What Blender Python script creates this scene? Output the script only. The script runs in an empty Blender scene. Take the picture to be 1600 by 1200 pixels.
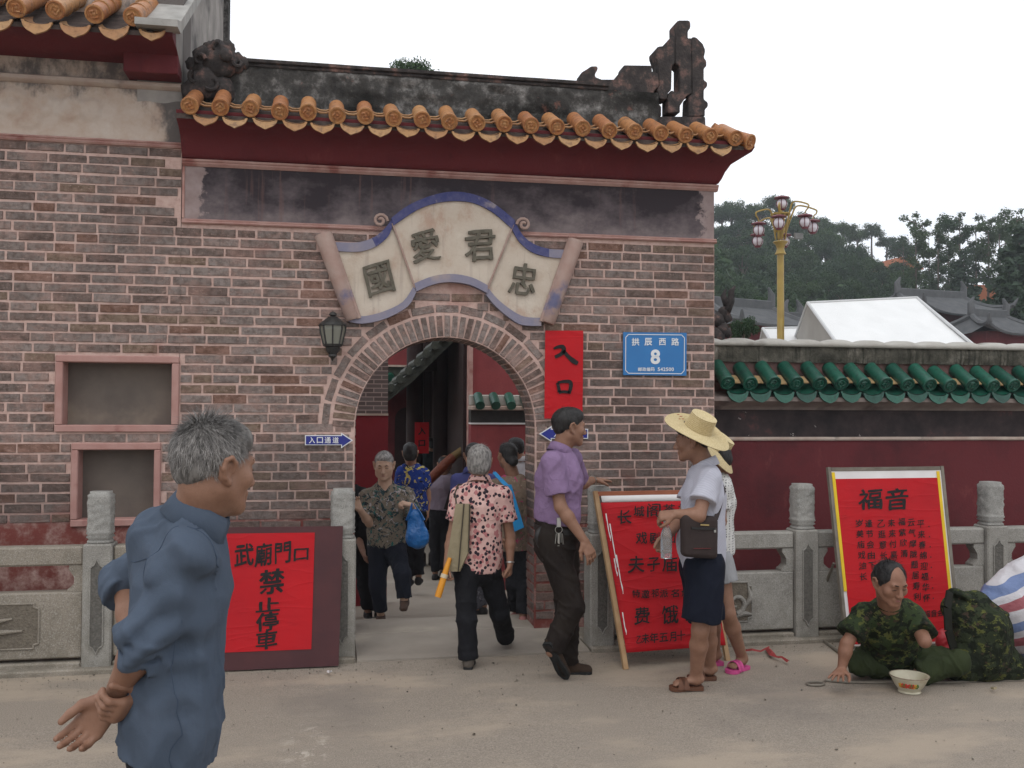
import bpy, bmesh, math, random
import numpy as np
from mathutils import Vector, Matrix, Euler, noise as mnoise

random.seed(11)
RNG = np.random.default_rng(7)
SC = bpy.context.scene
COL = SC.collection

# ------------------------------------------------------------------ camera
# X runs along the temple front (to the right), Y goes into the temple, Z up; the photographer stands at the origin
F_PX, YAW, PITCH, ROLL, EYE = 1500.0, math.radians(10.5), math.atan(35 / 1500), math.radians(0.28), 1.68
CAM_R = Matrix.Rotation(-YAW, 3, 'Z') @ Matrix.Rotation(math.pi / 2 + PITCH, 3, 'X') @ Matrix.Rotation(ROLL, 3, 'Z')
cd = bpy.data.cameras.new('camera')
cd.sensor_width = 36.0
cd.lens = 36.0 * F_PX / 1600.0
cd.clip_start = 0.05
cd.clip_end = 3000
cam = bpy.data.objects.new('camera', cd)
COL.objects.link(cam)
cam.matrix_world = Matrix.Translation((0, 0, EYE)) @ CAM_R.to_4x4()
SC.camera = cam

# ------------------------------------------------------------------ sky, sun, exposure (bright overcast noon)
W = bpy.data.worlds.new('World')
SC.world = W
W.use_nodes = True
wt = W.node_tree
for n in list(wt.nodes):
    wt.nodes.remove(n)
SUN_EL, SUN_AZ = math.radians(58), math.radians(205)
sky = wt.nodes.new('ShaderNodeTexSky')
sky.sky_type = 'NISHITA'
sky.sun_disc = False
sky.sun_elevation = SUN_EL
sky.sun_rotation = SUN_AZ
sky.dust_density = 3.0
tc = wt.nodes.new('ShaderNodeTexCoord')
cn = wt.nodes.new('ShaderNodeTexNoise')
cn.inputs['Scale'].default_value = 1.6
cn.inputs['Detail'].default_value = 4
wt.links.new(tc.outputs['Generated'], cn.inputs['Vector'])
cr = wt.nodes.new('ShaderNodeValToRGB')
cr.color_ramp.elements[0].position = 0.25
cr.color_ramp.elements[0].color = (8.4, 8.9, 9.7, 1)
cr.color_ramp.elements[1].position = 0.6
cr.color_ramp.elements[1].color = (11.0, 11.2, 11.5, 1)
wt.links.new(cn.outputs['Fac'], cr.inputs['Fac'])
mx = wt.nodes.new('ShaderNodeMix')
mx.data_type = 'RGBA'
mx.inputs[0].default_value = 0.9
wt.links.new(sky.outputs['Color'], mx.inputs[6])
wt.links.new(cr.outputs['Color'], mx.inputs[7])
bg = wt.nodes.new('ShaderNodeBackground')
bg.inputs['Strength'].default_value = 0.12
wt.links.new(mx.outputs[2], bg.inputs['Color'])
wo = wt.nodes.new('ShaderNodeOutputWorld')
wt.links.new(bg.outputs['Background'], wo.inputs['Surface'])

sd = bpy.data.lights.new('sun', 'SUN')
sd.energy = 0.75
sd.angle = math.radians(40)
sd.color = (1.0, 0.96, 0.9)
sun = bpy.data.objects.new('sun', sd)
COL.objects.link(sun)
_sdir = Vector((math.sin(SUN_AZ) * math.cos(SUN_EL), math.cos(SUN_AZ) * math.cos(SUN_EL), math.sin(SUN_EL)))
sun.rotation_euler = _sdir.to_track_quat('Z', 'Y').to_euler()
sun.location = (0, 0, 30)

SC.view_settings.view_transform = 'Standard'
SC.view_settings.look = 'None'
SC.view_settings.exposure = 0.0
SC.view_settings.gamma = 1.0
SC.view_settings.use_curve_mapping = False
SC.render.engine = 'CYCLES'
SC.cycles.use_denoising = True
SC.cycles.max_bounces = 6
SC.cycles.diffuse_bounces = 4
SC.cycles.glossy_bounces = 3
SC.cycles.transmission_bounces = 6
SC.cycles.transparent_max_bounces = 8


# ------------------------------------------------------------------ measuring helpers
def ray(px, py):
    return CAM_R @ Vector(((px - 800) / F_PX, (600 - py) / F_PX, -1))

def P(px, py, v):
    """point of the plane Y = v that the photograph shows at this pixel"""
    d = ray(px, py)
    t = v / d.y
    return Vector((d.x * t, v, EYE + d.z * t))

def G(px, py, z=0.0):
    """point at height z"""
    d = ray(px, py)
    t = (z - EYE) / d.z
    return Vector((d.x * t, d.y * t, z))

def PU(px, py, u):
    """point of the plane X = u"""
    d = ray(px, py)
    t = u / d.x
    return Vector((u, d.y * t, EYE + d.z * t))


# ------------------------------------------------------------------ object helpers
def tag(o, label=None, cat=None, group=None, kind=None):
    if label: o['label'] = label
    if cat: o['category'] = cat
    if group: o['group'] = group
    if kind: o['kind'] = kind
    return o

def thing(name, loc, label, cat, group=None):
    o = bpy.data.objects.new(name, None)
    o.empty_display_size = 0.2
    o.location = loc
    COL.objects.link(o)
    return tag(o, label, cat, group)

def attach(o, parent):
    if parent is not None:
        o.parent = parent
        # meshes are modelled in place; only thing-empties carry a location
        o.matrix_parent_inverse = Matrix.Translation(-parent.location) if parent.type == 'EMPTY' else Matrix.Translation(-parent.location)
    return o

def mesh_obj(name, me, mat=None, parent=None, loc=None):
    o = bpy.data.objects.new(name, me)
    if mat is not None and len(me.materials) == 0:
        me.materials.append(mat)
    COL.objects.link(o)
    attach(o, parent)
    if loc is not None:
        o.location = loc
    return o


class MB:
    """collects shapes into one mesh"""
    def __init__(self):
        self.v, self.f = [], []

    def add(self, vs, fs):
        b = len(self.v)
        self.v.extend([tuple(p) for p in vs])
        self.f.extend([tuple(i + b for i in q) for q in fs])
        return self

    def box(self, x0, x1, y0, y1, z0, z1, ch=0.0, M=None):
        if ch > 0:
            pts, fs = chamfer_box(x1 - x0, y1 - y0, z1 - z0, ch)
            c = Vector(((x0 + x1) / 2, (y0 + y1) / 2, (z0 + z1) / 2))
            vs = [Vector(p) + c for p in pts]
        else:
            vs = [Vector((x, y, z)) for x in (x0, x1) for y in (y0, y1) for z in (z0, z1)]
            fs = [(0, 1, 3, 2), (4, 6, 7, 5), (0, 4, 5, 1), (2, 3, 7, 6), (0, 2, 6, 4), (1, 5, 7, 3)]
        if M is not None:
            vs = [M @ p for p in vs]
        return self.add(vs, fs)

    def bar(self, a, b, w, h, up=(0, 0, 1), ch=0.0):
        a, b = Vector(a), Vector(b)
        d = (b - a)
        L = d.length
        d.normalize()
        s = d.cross(Vector(up))
        if s.length < 1e-4:
            s = d.cross(Vector((0, 1, 0)))
        s.normalize()
        t = s.cross(d)
        M = Matrix((d, s, t)).transposed().to_4x4()
        M.translation = a
        return self.box(0, L, -w / 2, w / 2, -h / 2, h / 2, ch, M)

    def tube(self, pts, rad, n=10, caps=True, squash=None):
        pts = [Vector(p) for p in pts]
        m = len(pts)
        if not hasattr(rad, '__len__'):
            rad = [rad] * m
        rings = []
        prev = None
        for i, p in enumerate(pts):
            d = (pts[min(i + 1, m - 1)] - pts[max(i - 1, 0)]).normalized()
            if prev is None:
                s = d.cross(Vector((0, 0, 1)))
                if s.length < 0.05:
                    s = d.cross(Vector((0, 1, 0)))
            else:
                s = prev - d * prev.dot(d)
            s.normalize()
            prev = s
            t = d.cross(s)
            q = squash or 1.0
            rings.append([p + (s * math.cos(2 * math.pi * k / n) + t * math.sin(2 * math.pi * k / n) * q) * rad[i] for k in range(n)])
        return self.loft(rings, caps)

    def loft(self, rings, caps=True, closed=True):
        n = len(rings[0])
        vs = [p for r in rings for p in r]
        fs = []
        for i in range(len(rings) - 1):
            for k in range(n if closed else n - 1):
                a, b = i * n + k, i * n + (k + 1) % n
                fs.append((a, b, b + n, a + n))
        if caps:
            fs.append(tuple(range(n - 1, -1, -1)))
            fs.append(tuple(range((len(rings) - 1) * n, len(rings) * n)))
        return self.add(vs, fs)

    def lathe(self, prof, c, n=16, M=None, caps=True):
        c = Vector(c)
        rings = []
        for r, z in prof:
            ring = [Vector((r * math.cos(2 * math.pi * k / n), r * math.sin(2 * math.pi * k / n), z)) for k in range(n)]
            if M is not None:
                ring = [M @ p for p in ring]
            rings.append([p + c for p in ring])
        return self.loft(rings, caps)

    def prism(self, poly, fn, a, b):
        """poly: 2-D outline; fn(x, y, depth) -> point; extruded from depth a (front) to b"""
        n = len(poly)
        vs = [fn(x, y, a) for x, y in poly] + [fn(x, y, b) for x, y in poly]
        fs = [tuple(range(n)), tuple(range(2 * n - 1, n - 1, -1))]
        fs += [(i, n + i, n + (i + 1) % n, (i + 1) % n) for i in range(n)]
        return self.add(vs, fs)

    def mesh(self, name, smooth=False, fix=True):
        me = bpy.data.meshes.new(name)
        me.from_pydata(self.v, [], self.f)
        if fix:
            bm = bmesh.new()
            bm.from_mesh(me)
            bmesh.ops.recalc_face_normals(bm, faces=bm.faces)
            bm.to_mesh(me)
            bm.free()
        if smooth:
            me.polygons.foreach_set('use_smooth', [True] * len(me.polygons))
            if smooth != 'all':
                me.set_sharp_from_angle(angle=math.radians(40))
        me.update()
        return me

    def build(self, name, mat, parent=None, smooth=False):
        return mesh_obj(name, self.mesh(name, smooth), mat, parent)


def chamfer_box(lx, ly, lz, c):
    bm = bmesh.new()
    bmesh.ops.create_cube(bm, size=1.0)
    for v in bm.verts:
        v.co = Vector((v.co.x * lx, v.co.y * ly, v.co.z * lz))
    bmesh.ops.bevel(bm, geom=list(bm.edges), offset=min(c, lx * .45, ly * .45, lz * .45), segments=1, affect='EDGES')
    pts = [v.co.copy() for v in bm.verts]
    bm.verts.index_update()
    fs = [[v.index for v in f.verts] for f in bm.faces]
    bm.free()
    return pts, fs

def copy_obj(o, parent=None, loc=None):
    c = o.copy()
    COL.objects.link(c)
    if parent is not None:
        attach(c, parent)
    if loc is not None:
        c.location = loc
    return c

def np_mesh(name, V, Fq, smooth=True):
    """V (n,3), Fq (m,4) or (m,3) arrays -> mesh, fast"""
    me = bpy.data.meshes.new(name)
    k = Fq.shape[1]
    me.vertices.add(len(V))
    me.vertices.foreach_set('co', np.ascontiguousarray(V, dtype=np.float32).ravel())
    me.loops.add(Fq.size)
    me.loops.foreach_set('vertex_index', np.ascontiguousarray(Fq, dtype=np.int32).ravel())
    me.polygons.add(len(Fq))
    me.polygons.foreach_set('loop_start', np.arange(0, Fq.size, k, dtype=np.int32))
    if smooth:
        me.polygons.foreach_set('use_smooth', np.ones(len(Fq), dtype=bool))
    me.update(calc_edges=True)
    me.validate()
    return me

def vnoise(p, s, seed=0.0):
    return mnoise.noise(Vector((p[0] * s + seed, p[1] * s - seed * 0.7, p[2] * s + seed * 1.3)))


# ------------------------------------------------------------------ material helpers
class Nodes:
    def __init__(self, name):
        self.m = bpy.data.materials.new(name)
        self.m.use_nodes = True
        self.t = self.m.node_tree
        self.b = self.t.nodes['Principled BSDF']
        self.out = self.t.nodes['Material Output']

    def n(self, typ, **kw):
        nd = self.t.nodes.new(typ)
        for k, v in kw.items():
            setattr(nd, k, v)
        return nd

    def put(self, sock, val):
        if isinstance(val, bpy.types.NodeSocket):
            self.t.links.new(val, sock)
        elif hasattr(val, '__len__') and len(val) == 3 and len(sock.default_value) == 4:
            sock.default_value = (*val, 1)
        else:
            sock.default_value = val

    def pos(self):
        return self.n('ShaderNodeNewGeometry').outputs['Position']

    def obj(self):
        return self.n('ShaderNodeTexCoord').outputs['Object']

    def rnd(self):
        a = self.n('ShaderNodeObjectInfo').outputs['Random']
        b = self.n('ShaderNodeNewGeometry').outputs['Random Per Island']
        return self.math('FRACT', self.math('ADD', a, b))

    def mapv(self, vec, scale=(1, 1, 1), rot=(0, 0, 0), loc=(0, 0, 0)):
        m = self.n('ShaderNodeMapping')
        self.put(m.inputs['Vector'], vec)
        m.inputs['Scale'].default_value = scale
        m.inputs['Rotation'].default_value = rot
        m.inputs['Location'].default_value = loc
        return m.outputs['Vector']

    def noise(self, vec, scale, detail=4, rough=0.55, dist=0.0):
        q = self.n('ShaderNodeTexNoise')
        self.put(q.inputs['Vector'], vec)
        q.inputs['Scale'].default_value = scale
        q.inputs['Detail'].default_value = detail
        q.inputs['Roughness'].default_value = rough
        q.inputs['Distortion'].default_value = dist
        return q.outputs['Fac']

    def ridge(self, vec, scale, power=6.0, dist=.6):
        n = self.noise(vec, scale, 2, .45, dist)
        a = self.math('SUBTRACT', 1.0, self.math('ABSOLUTE', self.math('SUBTRACT', self.math('MULTIPLY', n, 2.0), 1.0)))
        return self.math('POWER', a, power)

    def voro(self, vec, scale, feature='F1', out='Distance', rnd=1.0):
        q = self.n('ShaderNodeTexVoronoi', feature=feature)
        self.put(q.inputs['Vector'], vec)
        q.inputs['Scale'].default_value = scale
        q.inputs['Randomness'].default_value = rnd
        return q.outputs[out]

    def ramp(self, fac, stops, interp='LINEAR'):
        r = self.n('ShaderNodeValToRGB')
        r.color_ramp.interpolation = interp
        e = r.color_ramp.elements
        while len(e) > 1:
            e.remove(e[0])
        for i, (p, c) in enumerate(stops):
            s = e[0] if i == 0 else e.new(p)
            s.position = p
            s.color = (*c, 1) if hasattr(c, '__len__') else (c, c, c, 1)
        self.put(r.inputs['Fac'], fac)
        return r.outputs['Color']

    def step(self, fac, lo, hi):
        m = self.n('ShaderNodeMapRange', interpolation_type='SMOOTHSTEP')
        self.put(m.inputs['Value'], fac)
        m.inputs['From Min'].default_value = lo
        m.inputs['From Max'].default_value = hi
        return m.outputs['Result']

    def math(self, op, a, b=0.0, c=0.0):
        m = self.n('ShaderNodeMath', operation=op)
        self.put(m.inputs[0], a)
        self.put(m.inputs[1], b)
        self.put(m.inputs[2], c)
        return m.outputs[0]

    def mix(self, fac, a, b, blend='MIX'):
        m = self.n('ShaderNodeMix', data_type='RGBA', blend_type=blend)
        self.put(m.inputs[0], fac)
        self.put(m.inputs[6], a)
        self.put(m.inputs[7], b)
        return m.outputs[2]

    def sep(self, vec):
        s = self.n('ShaderNodeSeparateXYZ')
        self.put(s.inputs[0], vec)
        return s.outputs

    def bump(self, h, strength=0.4, dist=0.01):
        b = self.n('ShaderNodeBump')
        b.inputs['Strength'].default_value = strength
        b.inputs['Distance'].default_value = dist
        self.put(b.inputs['Height'], h)
        self.put(self.b.inputs['Normal'], b.outputs['Normal'])

    def done(self, color, rough=0.8, spec=0.3, **kw):
        self.put(self.b.inputs['Base Color'], color)
        self.put(self.b.inputs['Roughness'], rough)
        self.b.inputs['Specular IOR Level'].default_value = spec
        for k, v in kw.items():
            self.put(self.b.inputs[k.replace('_', ' ')], v)
        return self.m


def plain(name, c1, c2=None, scale=8.0, rough=0.75, spec=0.3, bump=0.25, bscale=None, bdist=0.004, c3=None, detail=5, metal=0.0):
    """a painted or stained surface: two or three tones through noise, fine relief"""
    N = Nodes(name)
    p = N.pos()
    c2 = c2 or tuple(x * 0.75 for x in c1)
    f = N.noise(p, scale, detail)
    stops = [(0.3, c1), (0.7, c2)]
    col = N.ramp(f, stops)
    if c3:
        g = N.noise(N.mapv(p, loc=(3.1, 1.7, 5.3)), scale * 0.45, 5)
        col = N.mix(N.step(g, 0.55, 0.72), col, c3)
    if bump:
        N.bump(N.noise(p, bscale or scale * 9, 4), bump, bdist)
    return N.done(col, rough, spec, Metallic=metal)

# ------------------------------------------------------------------ materials of the place
def mat_brick():
    N = Nodes('old_grey_brick')
    p = N.pos()
    r = N.rnd()
    base = N.ramp(r, [(0.0, (.20, .178, .17)), (0.2, (.25, .228, .22)), (0.38, (.165, .14, .13)), (0.52, (.225, .20, .19)),
                      (0.66, (.205, .16, .125)), (0.76, (.15, .12, .11)), (0.86, (.25, .225, .215)), (0.93, (.20, .125, .098)), (1.0, (.12, .085, .075))], 'CONSTANT')
    n1 = N.noise(p, 26, 6, .65)
    base = N.mix(N.step(n1, .38, .66), base, N.mix(1.0, base, (.58, .54, .52), 'MULTIPLY'))
    # pink wash smeared over the faces, lime bloom, soot
    base = N.mix(N.math('MULTIPLY', N.step(N.noise(N.mapv(p, scale=(1, 1, 1.6)), 5.5, 6, .7), .43, .70), .52), base, (.36, .24, .208))
    base = N.mix(N.math('MULTIPLY', N.step(N.noise(N.mapv(p, scale=(1, 1, 1.8), loc=(5, 1, 2)), 32, 6, .8), .55, .66), .6), base, (.42, .32, .29))
    base = N.mix(N.math('MULTIPLY', N.step(N.noise(N.mapv(p, loc=(9, 2, 4)), 17, 7, .75), .6, .78), .55), base, (.44, .40, .385))
    x, y, z = N.sep(p)
    big = N.noise(N.mapv(p, scale=(1, 1, .8), loc=(4.2, 0, 1.1)), 1.1, 5, .6)
    soot = N.step(N.math('ADD', N.math('ADD', big, N.math('MULTIPLY', N.math('MULTIPLY', N.step(x, 1.3, 2.1), N.step(z, 2.5, 1.7)), .12)), N.math('MULTIPLY', N.step(z, 1.6, .85), .27)), .52, .76)
    base = N.mix(N.math('MULTIPLY', soot, .5), base, (.06, .048, .045))
    ru = N.noise(N.mapv(p, scale=(.7, 1, 1), loc=(1, 7, 3)), 2.2, 4, .6)
    base = N.mix(N.math('MULTIPLY', N.step(ru, .62, .75), .4), base, (.20, .075, .06))
    base = N.mix(1.0, base, (1.08, 1.0, .955), 'MULTIPLY')
    # rain streaks running down from the mouldings
    stz = N.noise(N.mapv(p, scale=(9, 1, .35)), 1.6, 4, .6)
    base = N.mix(N.math('MULTIPLY', N.math('MULTIPLY', N.step(stz, .56, .7), N.step(z, 1.9, 2.9)), .45), base, (.09, .07, .062))
    h = N.math('ADD', N.noise(p, 60, 5, .7), N.math('MULTIPLY', N.noise(p, 230, 3), .4))
    N.bump(h, .9, .010)
    return N.done(base, .9, .2)

def mat_mortar():
    N = Nodes('pinkish_lime_mortar')
    p = N.pos()
    base = N.ramp(N.noise(p, 22, 6, .65), [(.25, (.38, .25, .215)), (.5, (.54, .375, .325)), (.75, (.60, .46, .41))])
    x, y, z = N.sep(p)
    big = N.noise(N.mapv(p, scale=(1, 1, .8), loc=(4.2, 0, 1.1)), 1.1, 5, .6)
    soot = N.step(N.math('ADD', big, N.math('MULTIPLY', N.step(z, 1.9, .75), .22)), .56, .8)
    base = N.mix(N.math('MULTIPLY', soot, .45), base, (.16, .125, .115))
    ru = N.noise(N.mapv(p, scale=(.7, 1, 1), loc=(1, 7, 3)), 2.2, 4, .6)
    base = N.mix(N.math('MULTIPLY', N.step(ru, .58, .75), .55), base, (.33, .14, .115))
    # the old red wash left along the foot of the wall
    base = N.mix(N.math('MULTIPLY', N.step(z, .98, .84), N.step(N.noise(p, 7, 5, .7), .25, .6)), base, (.17, .05, .042))
    N.bump(N.noise(p, 90, 5, .7), .6, .006)
    return N.done(base, .95, .15)

def mat_panel_plaster():
    """grey-lilac limewash over the gate, blackened by rain with a ragged edge at each end"""
    N = Nodes('rain_blackened_plaster')
    p = N.pos()
    x, y, z = N.sep(p)
    wob = N.math('MULTIPLY', N.math('SUBTRACT', N.noise(p, 9, 5, .65), .5), .34)
    inner = N.math('MULTIPLY', N.step(N.math('ADD', x, wob), -.93, -.90), N.step(N.math('ADD', x, wob), 2.79, 2.755))
    cloud = N.noise(N.mapv(p, scale=(1.1, 1, 1.5)), 2.0, 6, .65)
    cloud = N.math('ADD', cloud, N.math('MULTIPLY', N.math('SUBTRACT', z, 3.14), .75))
    dark = N.ramp(cloud, [(.34, (.20, .165, .165)), (.5, (.10, .082, .088)), (.62, (.045, .037, .042))])
    st = N.noise(N.mapv(p, scale=(14, 1, .8)), 1.5, 3)
    dark = N.mix(N.math('MULTIPLY', N.step(st, .6, .72), .4), dark, (.17, .10, .09))
    pale = N.ramp(N.noise(p, 12, 5), [(.3, (.34, .27, .26)), (.7, (.25, .185, .175))])
    N.bump(N.noise(p, 70, 5), .3, .004)
    return N.done(N.mix(inner, pale, dark), .92, .15)

def mat_frieze():
    N = Nodes('cream_weathered_plaster')
    p = N.pos()
    x, y, z = N.sep(p)
    base = N.ramp(N.noise(p, 6, 6, .6), [(.3, (.56, .49, .43)), (.55, (.48, .38, .31)), (.75, (.40, .28, .22))])
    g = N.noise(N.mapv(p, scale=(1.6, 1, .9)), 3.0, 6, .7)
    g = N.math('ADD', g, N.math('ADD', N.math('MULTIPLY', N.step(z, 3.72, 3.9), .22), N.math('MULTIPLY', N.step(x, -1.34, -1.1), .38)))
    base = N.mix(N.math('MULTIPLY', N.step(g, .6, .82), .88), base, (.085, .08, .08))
    N.bump(N.noise(p, 60, 5), .35, .005)
    return N.done(base, .93, .15)

def mat_ridge():
    N = Nodes('lichen_blackened_ridge_plaster')
    p = N.pos()
    base = N.ramp(N.noise(p, 7, 7, .72), [(.3, (.028, .027, .026)), (.5, (.07, .066, .062)), (.62, (.20, .19, .18)), (.74, (.46, .44, .42))])
    base = N.mix(N.step(N.noise(N.mapv(p, loc=(3, 8, 1)), 1.3, 3), .46, .64), base, N.mix(1.0, base, (.35, .35, .34), 'MULTIPLY'))
    base = N.mix(N.math('MULTIPLY', N.step(N.noise(N.mapv(p, loc=(1, 3, 8)), 5, 5, .7), .63, .72), .6), base, (.24, .11, .085))
    N.bump(N.noise(p, 45, 6, .7), .8, .012)
    return N.done(base, .95, .12)

def mat_ornament():
    N = Nodes('soot_and_terracotta_ornament')
    p = N.pos()
    base = N.ramp(N.noise(p, 9, 6, .68), [(.3, (.024, .022, .022)), (.52, (.06, .052, .05)), (.60, (.14, .09, .078)), (.72, (.28, .16, .135)), (.82, (.38, .35, .33))])
    N.bump(N.noise(p, 50, 6, .7), .8, .01)
    return N.done(base, .94, .12)

def mat_glaze(name, a, b, c, dirt=(.05, .04, .03), rough=.3):
    N = Nodes(name)
    p = N.pos()
    r = N.rnd()
    base = N.ramp(r, [(0, a), (.4, b), (.75, c), (1, a)])
    n = N.noise(p, 30, 5, .65)
    base = N.mix(N.step(n, .45, .75), base, N.mix(1.0, base, (.55, .5, .48), 'MULTIPLY'))
    base = N.mix(N.math('MULTIPLY', N.step(N.noise(N.mapv(p, loc=(2, 6, 1)), 14, 6, .7), .54, .68), .75), base, dirt)
    N.bump(N.noise(p, 80, 4), .25, .004)
    rr = N.math('ADD', rough, N.math('MULTIPLY', n, .3))
    return N.done(base, rr, .5)

def mat_red_wall(name, c=(.118, .022, .026), d=(.066, .016, .019), e=(.19, .05, .048)):
    N = Nodes(name)
    p = N.pos()
    base = N.ramp(N.noise(p, 1.6, 6, .65), [(.3, d), (.52, c), (.75, c)])
    base = N.mix(N.math('MULTIPLY', N.step(N.noise(N.mapv(p, scale=(1, 1, .45), loc=(3, 2, 7)), 6, 6, .7), .56, .72), .5), base, e)
    base = N.mix(N.math('MULTIPLY', N.step(N.noise(N.mapv(p, scale=(3, 3, .5), loc=(8, 2, 7)), 3, 6, .7), .6, .72), .4), base, (.05, .015, .018))
    N.bump(N.noise(p, 55, 5), .35, .005)
    return N.done(base, .8, .25)

def mat_black_band():
    """black-painted band with plaster flaked off in white lines and patches"""
    N = Nodes('flaking_black_paint_band')
    p = N.pos()
    base = N.ramp(N.noise(p, 5, 6, .65), [(.35, (.022, .018, .019)), (.6, (.05, .036, .036)), (.75, (.13, .05, .05))])
    fl = N.noise(N.mapv(p, scale=(1, 1, 1.6)), 7.5, 6, .75)
    x, y, z = N.sep(p)
    near = N.step(x, 4.8, 4.2)
    fl = N.math('MULTIPLY', N.step(fl, .64, .66), near)
    base = N.mix(N.math('MULTIPLY', fl, .8), base, (.42, .38, .36))
    N.bump(N.noise(p, 60, 5), .3, .004)
    return N.done(base, .8, .25)

def mat_stone(name='grey_granite', a=(.30, .285, .255), b=(.20, .188, .168), moss=.35):
    N = Nodes(name)
    p = N.pos()
    base = N.ramp(N.noise(p, 5, 7, .7), [(.3, b), (.6, a)])
    sp = N.noise(p, 150, 3, .6)
    base = N.mix(N.math('MULTIPLY', N.step(sp, .52, .66), .5), base, (.42, .41, .39))
    base = N.mix(N.math('MULTIPLY', N.step(sp, .45, .33), .5), base, (.09, .085, .08))
    x, y, z = N.sep(p)
    d = N.math('ADD', N.noise(N.mapv(p, loc=(2, 3, 4)), 6, 6, .7), N.math('MULTIPLY', N.step(z, .35, .0), .2))
    base = N.mix(N.math('MULTIPLY', N.step(d, .56, .78), moss), base, (.11, .095, .07))
    N.bump(N.math('ADD', N.noise(p, 40, 6, .7), N.math('MULTIPLY', sp, .5)), .4, .006)
    return N.done(base, .88, .25)

def mat_ground():
    N = Nodes('dusty_worn_asphalt')
    p = N.pos()
    x_, y_, z_ = N.sep(p)
    sp = N.noise(p, 140, 4, .7)
    base = N.ramp(sp, [(.3, (.17, .15, .13)), (.5, (.275, .245, .212)), (.7, (.385, .35, .31))])
    dust = N.noise(N.mapv(p, scale=(.55, 1.2, 1), loc=(3.3, 1.2, 0)), 1.5, 7, .62)
    base = N.mix(N.math('MULTIPLY', N.step(dust, .48, .66), .75), base, (.39, .335, .275))
    d2 = N.noise(N.mapv(p, scale=(.8, 1, 1), loc=(7, 3, 0)), .8, 5, .6)
    base = N.mix(N.math('MULTIPLY', N.step(d2, .55, .7), .5), base, (.17, .155, .145))
    chip = N.math('MULTIPLY', N.step(N.noise(N.mapv(p, loc=(1, 5, 0)), 9, 7, .8), .66, .7), N.step(N.noise(p, .9, 3), .52, .6))
    base = N.mix(N.math('MULTIPLY', chip, .7), base, (.52, .49, .44))
    # worn white road paint and a few hairline cracks
    c0 = G(480, 1160)
    dx = N.math('MULTIPLY', N.math('SUBTRACT', x_, c0.x), 5.5)
    dy = N.math('MULTIPLY', N.math('SUBTRACT', y_, c0.y - .1), 1.7)
    rr = N.math('SQRT', N.math('ADD', N.math('MULTIPLY', dx, dx), N.math('MULTIPLY', dy, dy)))
    pm = N.math('MULTIPLY', N.step(rr, .9, .2), N.step(N.noise(p, 11, 7, .8), .52, .60))
    base = N.mix(N.math('MULTIPLY', pm, .6), base, (.55, .51, .46))
    base = N.mix(1.0, base, (1.06, 1.01, .95), 'MULTIPLY')
    N.bump(N.math('ADD', sp, N.math('MULTIPLY', N.noise(p, 14, 5), 1.2)), .7, .01)
    return N.done(base, .93, .2)

M = {}
M['brick'] = mat_brick()
M['mortar'] = mat_mortar()
M['panel'] = mat_panel_plaster()
M['frieze'] = mat_frieze()
M['ridge'] = mat_ridge()
M['ornament'] = mat_ornament()
M['amber'] = mat_glaze('amber_glazed_tile', (.42, .185, .062), (.36, .135, .045), (.46, .235, .09), (.13, .075, .045), .38)
M['amber_pale'] = mat_glaze('pale_amber_glazed_tile', (.40, .21, .08), (.34, .16, .06), (.43, .25, .11), (.16, .09, .05), .42)
M['green'] = mat_glaze('dark_green_glazed_tile', (.010, .080, .052), (.007, .062, .042), (.015, .105, .068), (.012, .035, .028), .22)
M['tilebed'] = plain('grimy_tile_bed', (.045, .035, .032), (.11, .085, .075), 14, .95, .1, .6, 60, .01)
M['redwall'] = mat_red_wall('oxblood_limewash')
M['redeave'] = mat_red_wall('oxblood_eave_paint', (.135, .024, .028), (.085, .017, .022), (.20, .05, .048))
M['redlight'] = mat_red_wall('faded_red_limewash', (.24, .05, .052), (.17, .034, .038), (.28, .075, .07))
M['black_band'] = mat_black_band()
M['pink_trim'] = plain('pink_limewash_trim', (.47, .31, .27), (.36, .19, .165), 9, .9, .15, .4, 60, .005, c3=(.25, .10, .085))
M['window_trim'] = plain('pink_cement_window_trim', (.36, .195, .17), (.42, .255, .225), 8, .9, .15, .4, 70, .005, c3=(.22, .085, .075))
M['window_board'] = plain('weathered_window_board', (.155, .128, .108), (.105, .088, .078), 4, .85, .2, .3, 40, .004, c3=(.23, .19, .15))
M['cream_trim'] = plain('cream_cement_moulding', (.50, .42, .36), (.38, .28, .235), 8, .92, .15, .4, 60, .005, c3=(.14, .12, .11))
M['granite'] = mat_stone()
M['granite_carved'] = mat_stone('granite_carved', (.34, .33, .305), (.21, .205, .19), .25)
M['granite_warm'] = mat_stone('granite_warm', (.27, .235, .19), (.19, .165, .13), .45)
M['coping'] = plain('pale_cement_coping', (.46, .445, .41), (.34, .32, .285), 5, .92, .15, .5, 40, .01, c3=(.19, .175, .15))
def mat_mossy():
    N = Nodes('mossy_black_cement')
    p = N.pos()
    col = N.ramp(N.noise(p, 8, 7, .72), [(.3, (.035, .034, .028)), (.5, (.085, .08, .065)), (.65, (.17, .155, .13)), (.78, (.36, .34, .31))])
    st = N.noise(N.mapv(p, scale=(12, 1, 1.2)), 2.2, 5, .65)
    col = N.mix(N.math('MULTIPLY', N.step(st, .52, .64), .75), col, (.03, .03, .024))
    N.bump(N.noise(p, 45, 6, .7), .8, .014)
    return N.done(col, .95, .1)
M['mossy'] = mat_mossy()
M['ground'] = mat_ground()
M['threshold'] = plain('worn_threshold_stone', (.30, .265, .225), (.23, .20, .17), 3, .88, .25, .4, 60, .005, c3=(.36, .315, .255))
M['courtyard'] = plain('courtyard_cement', (.36, .315, .26), (.30, .26, .215), 2.5, .9, .2, .3, 60, .004, c3=(.40, .355, .30))
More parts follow.
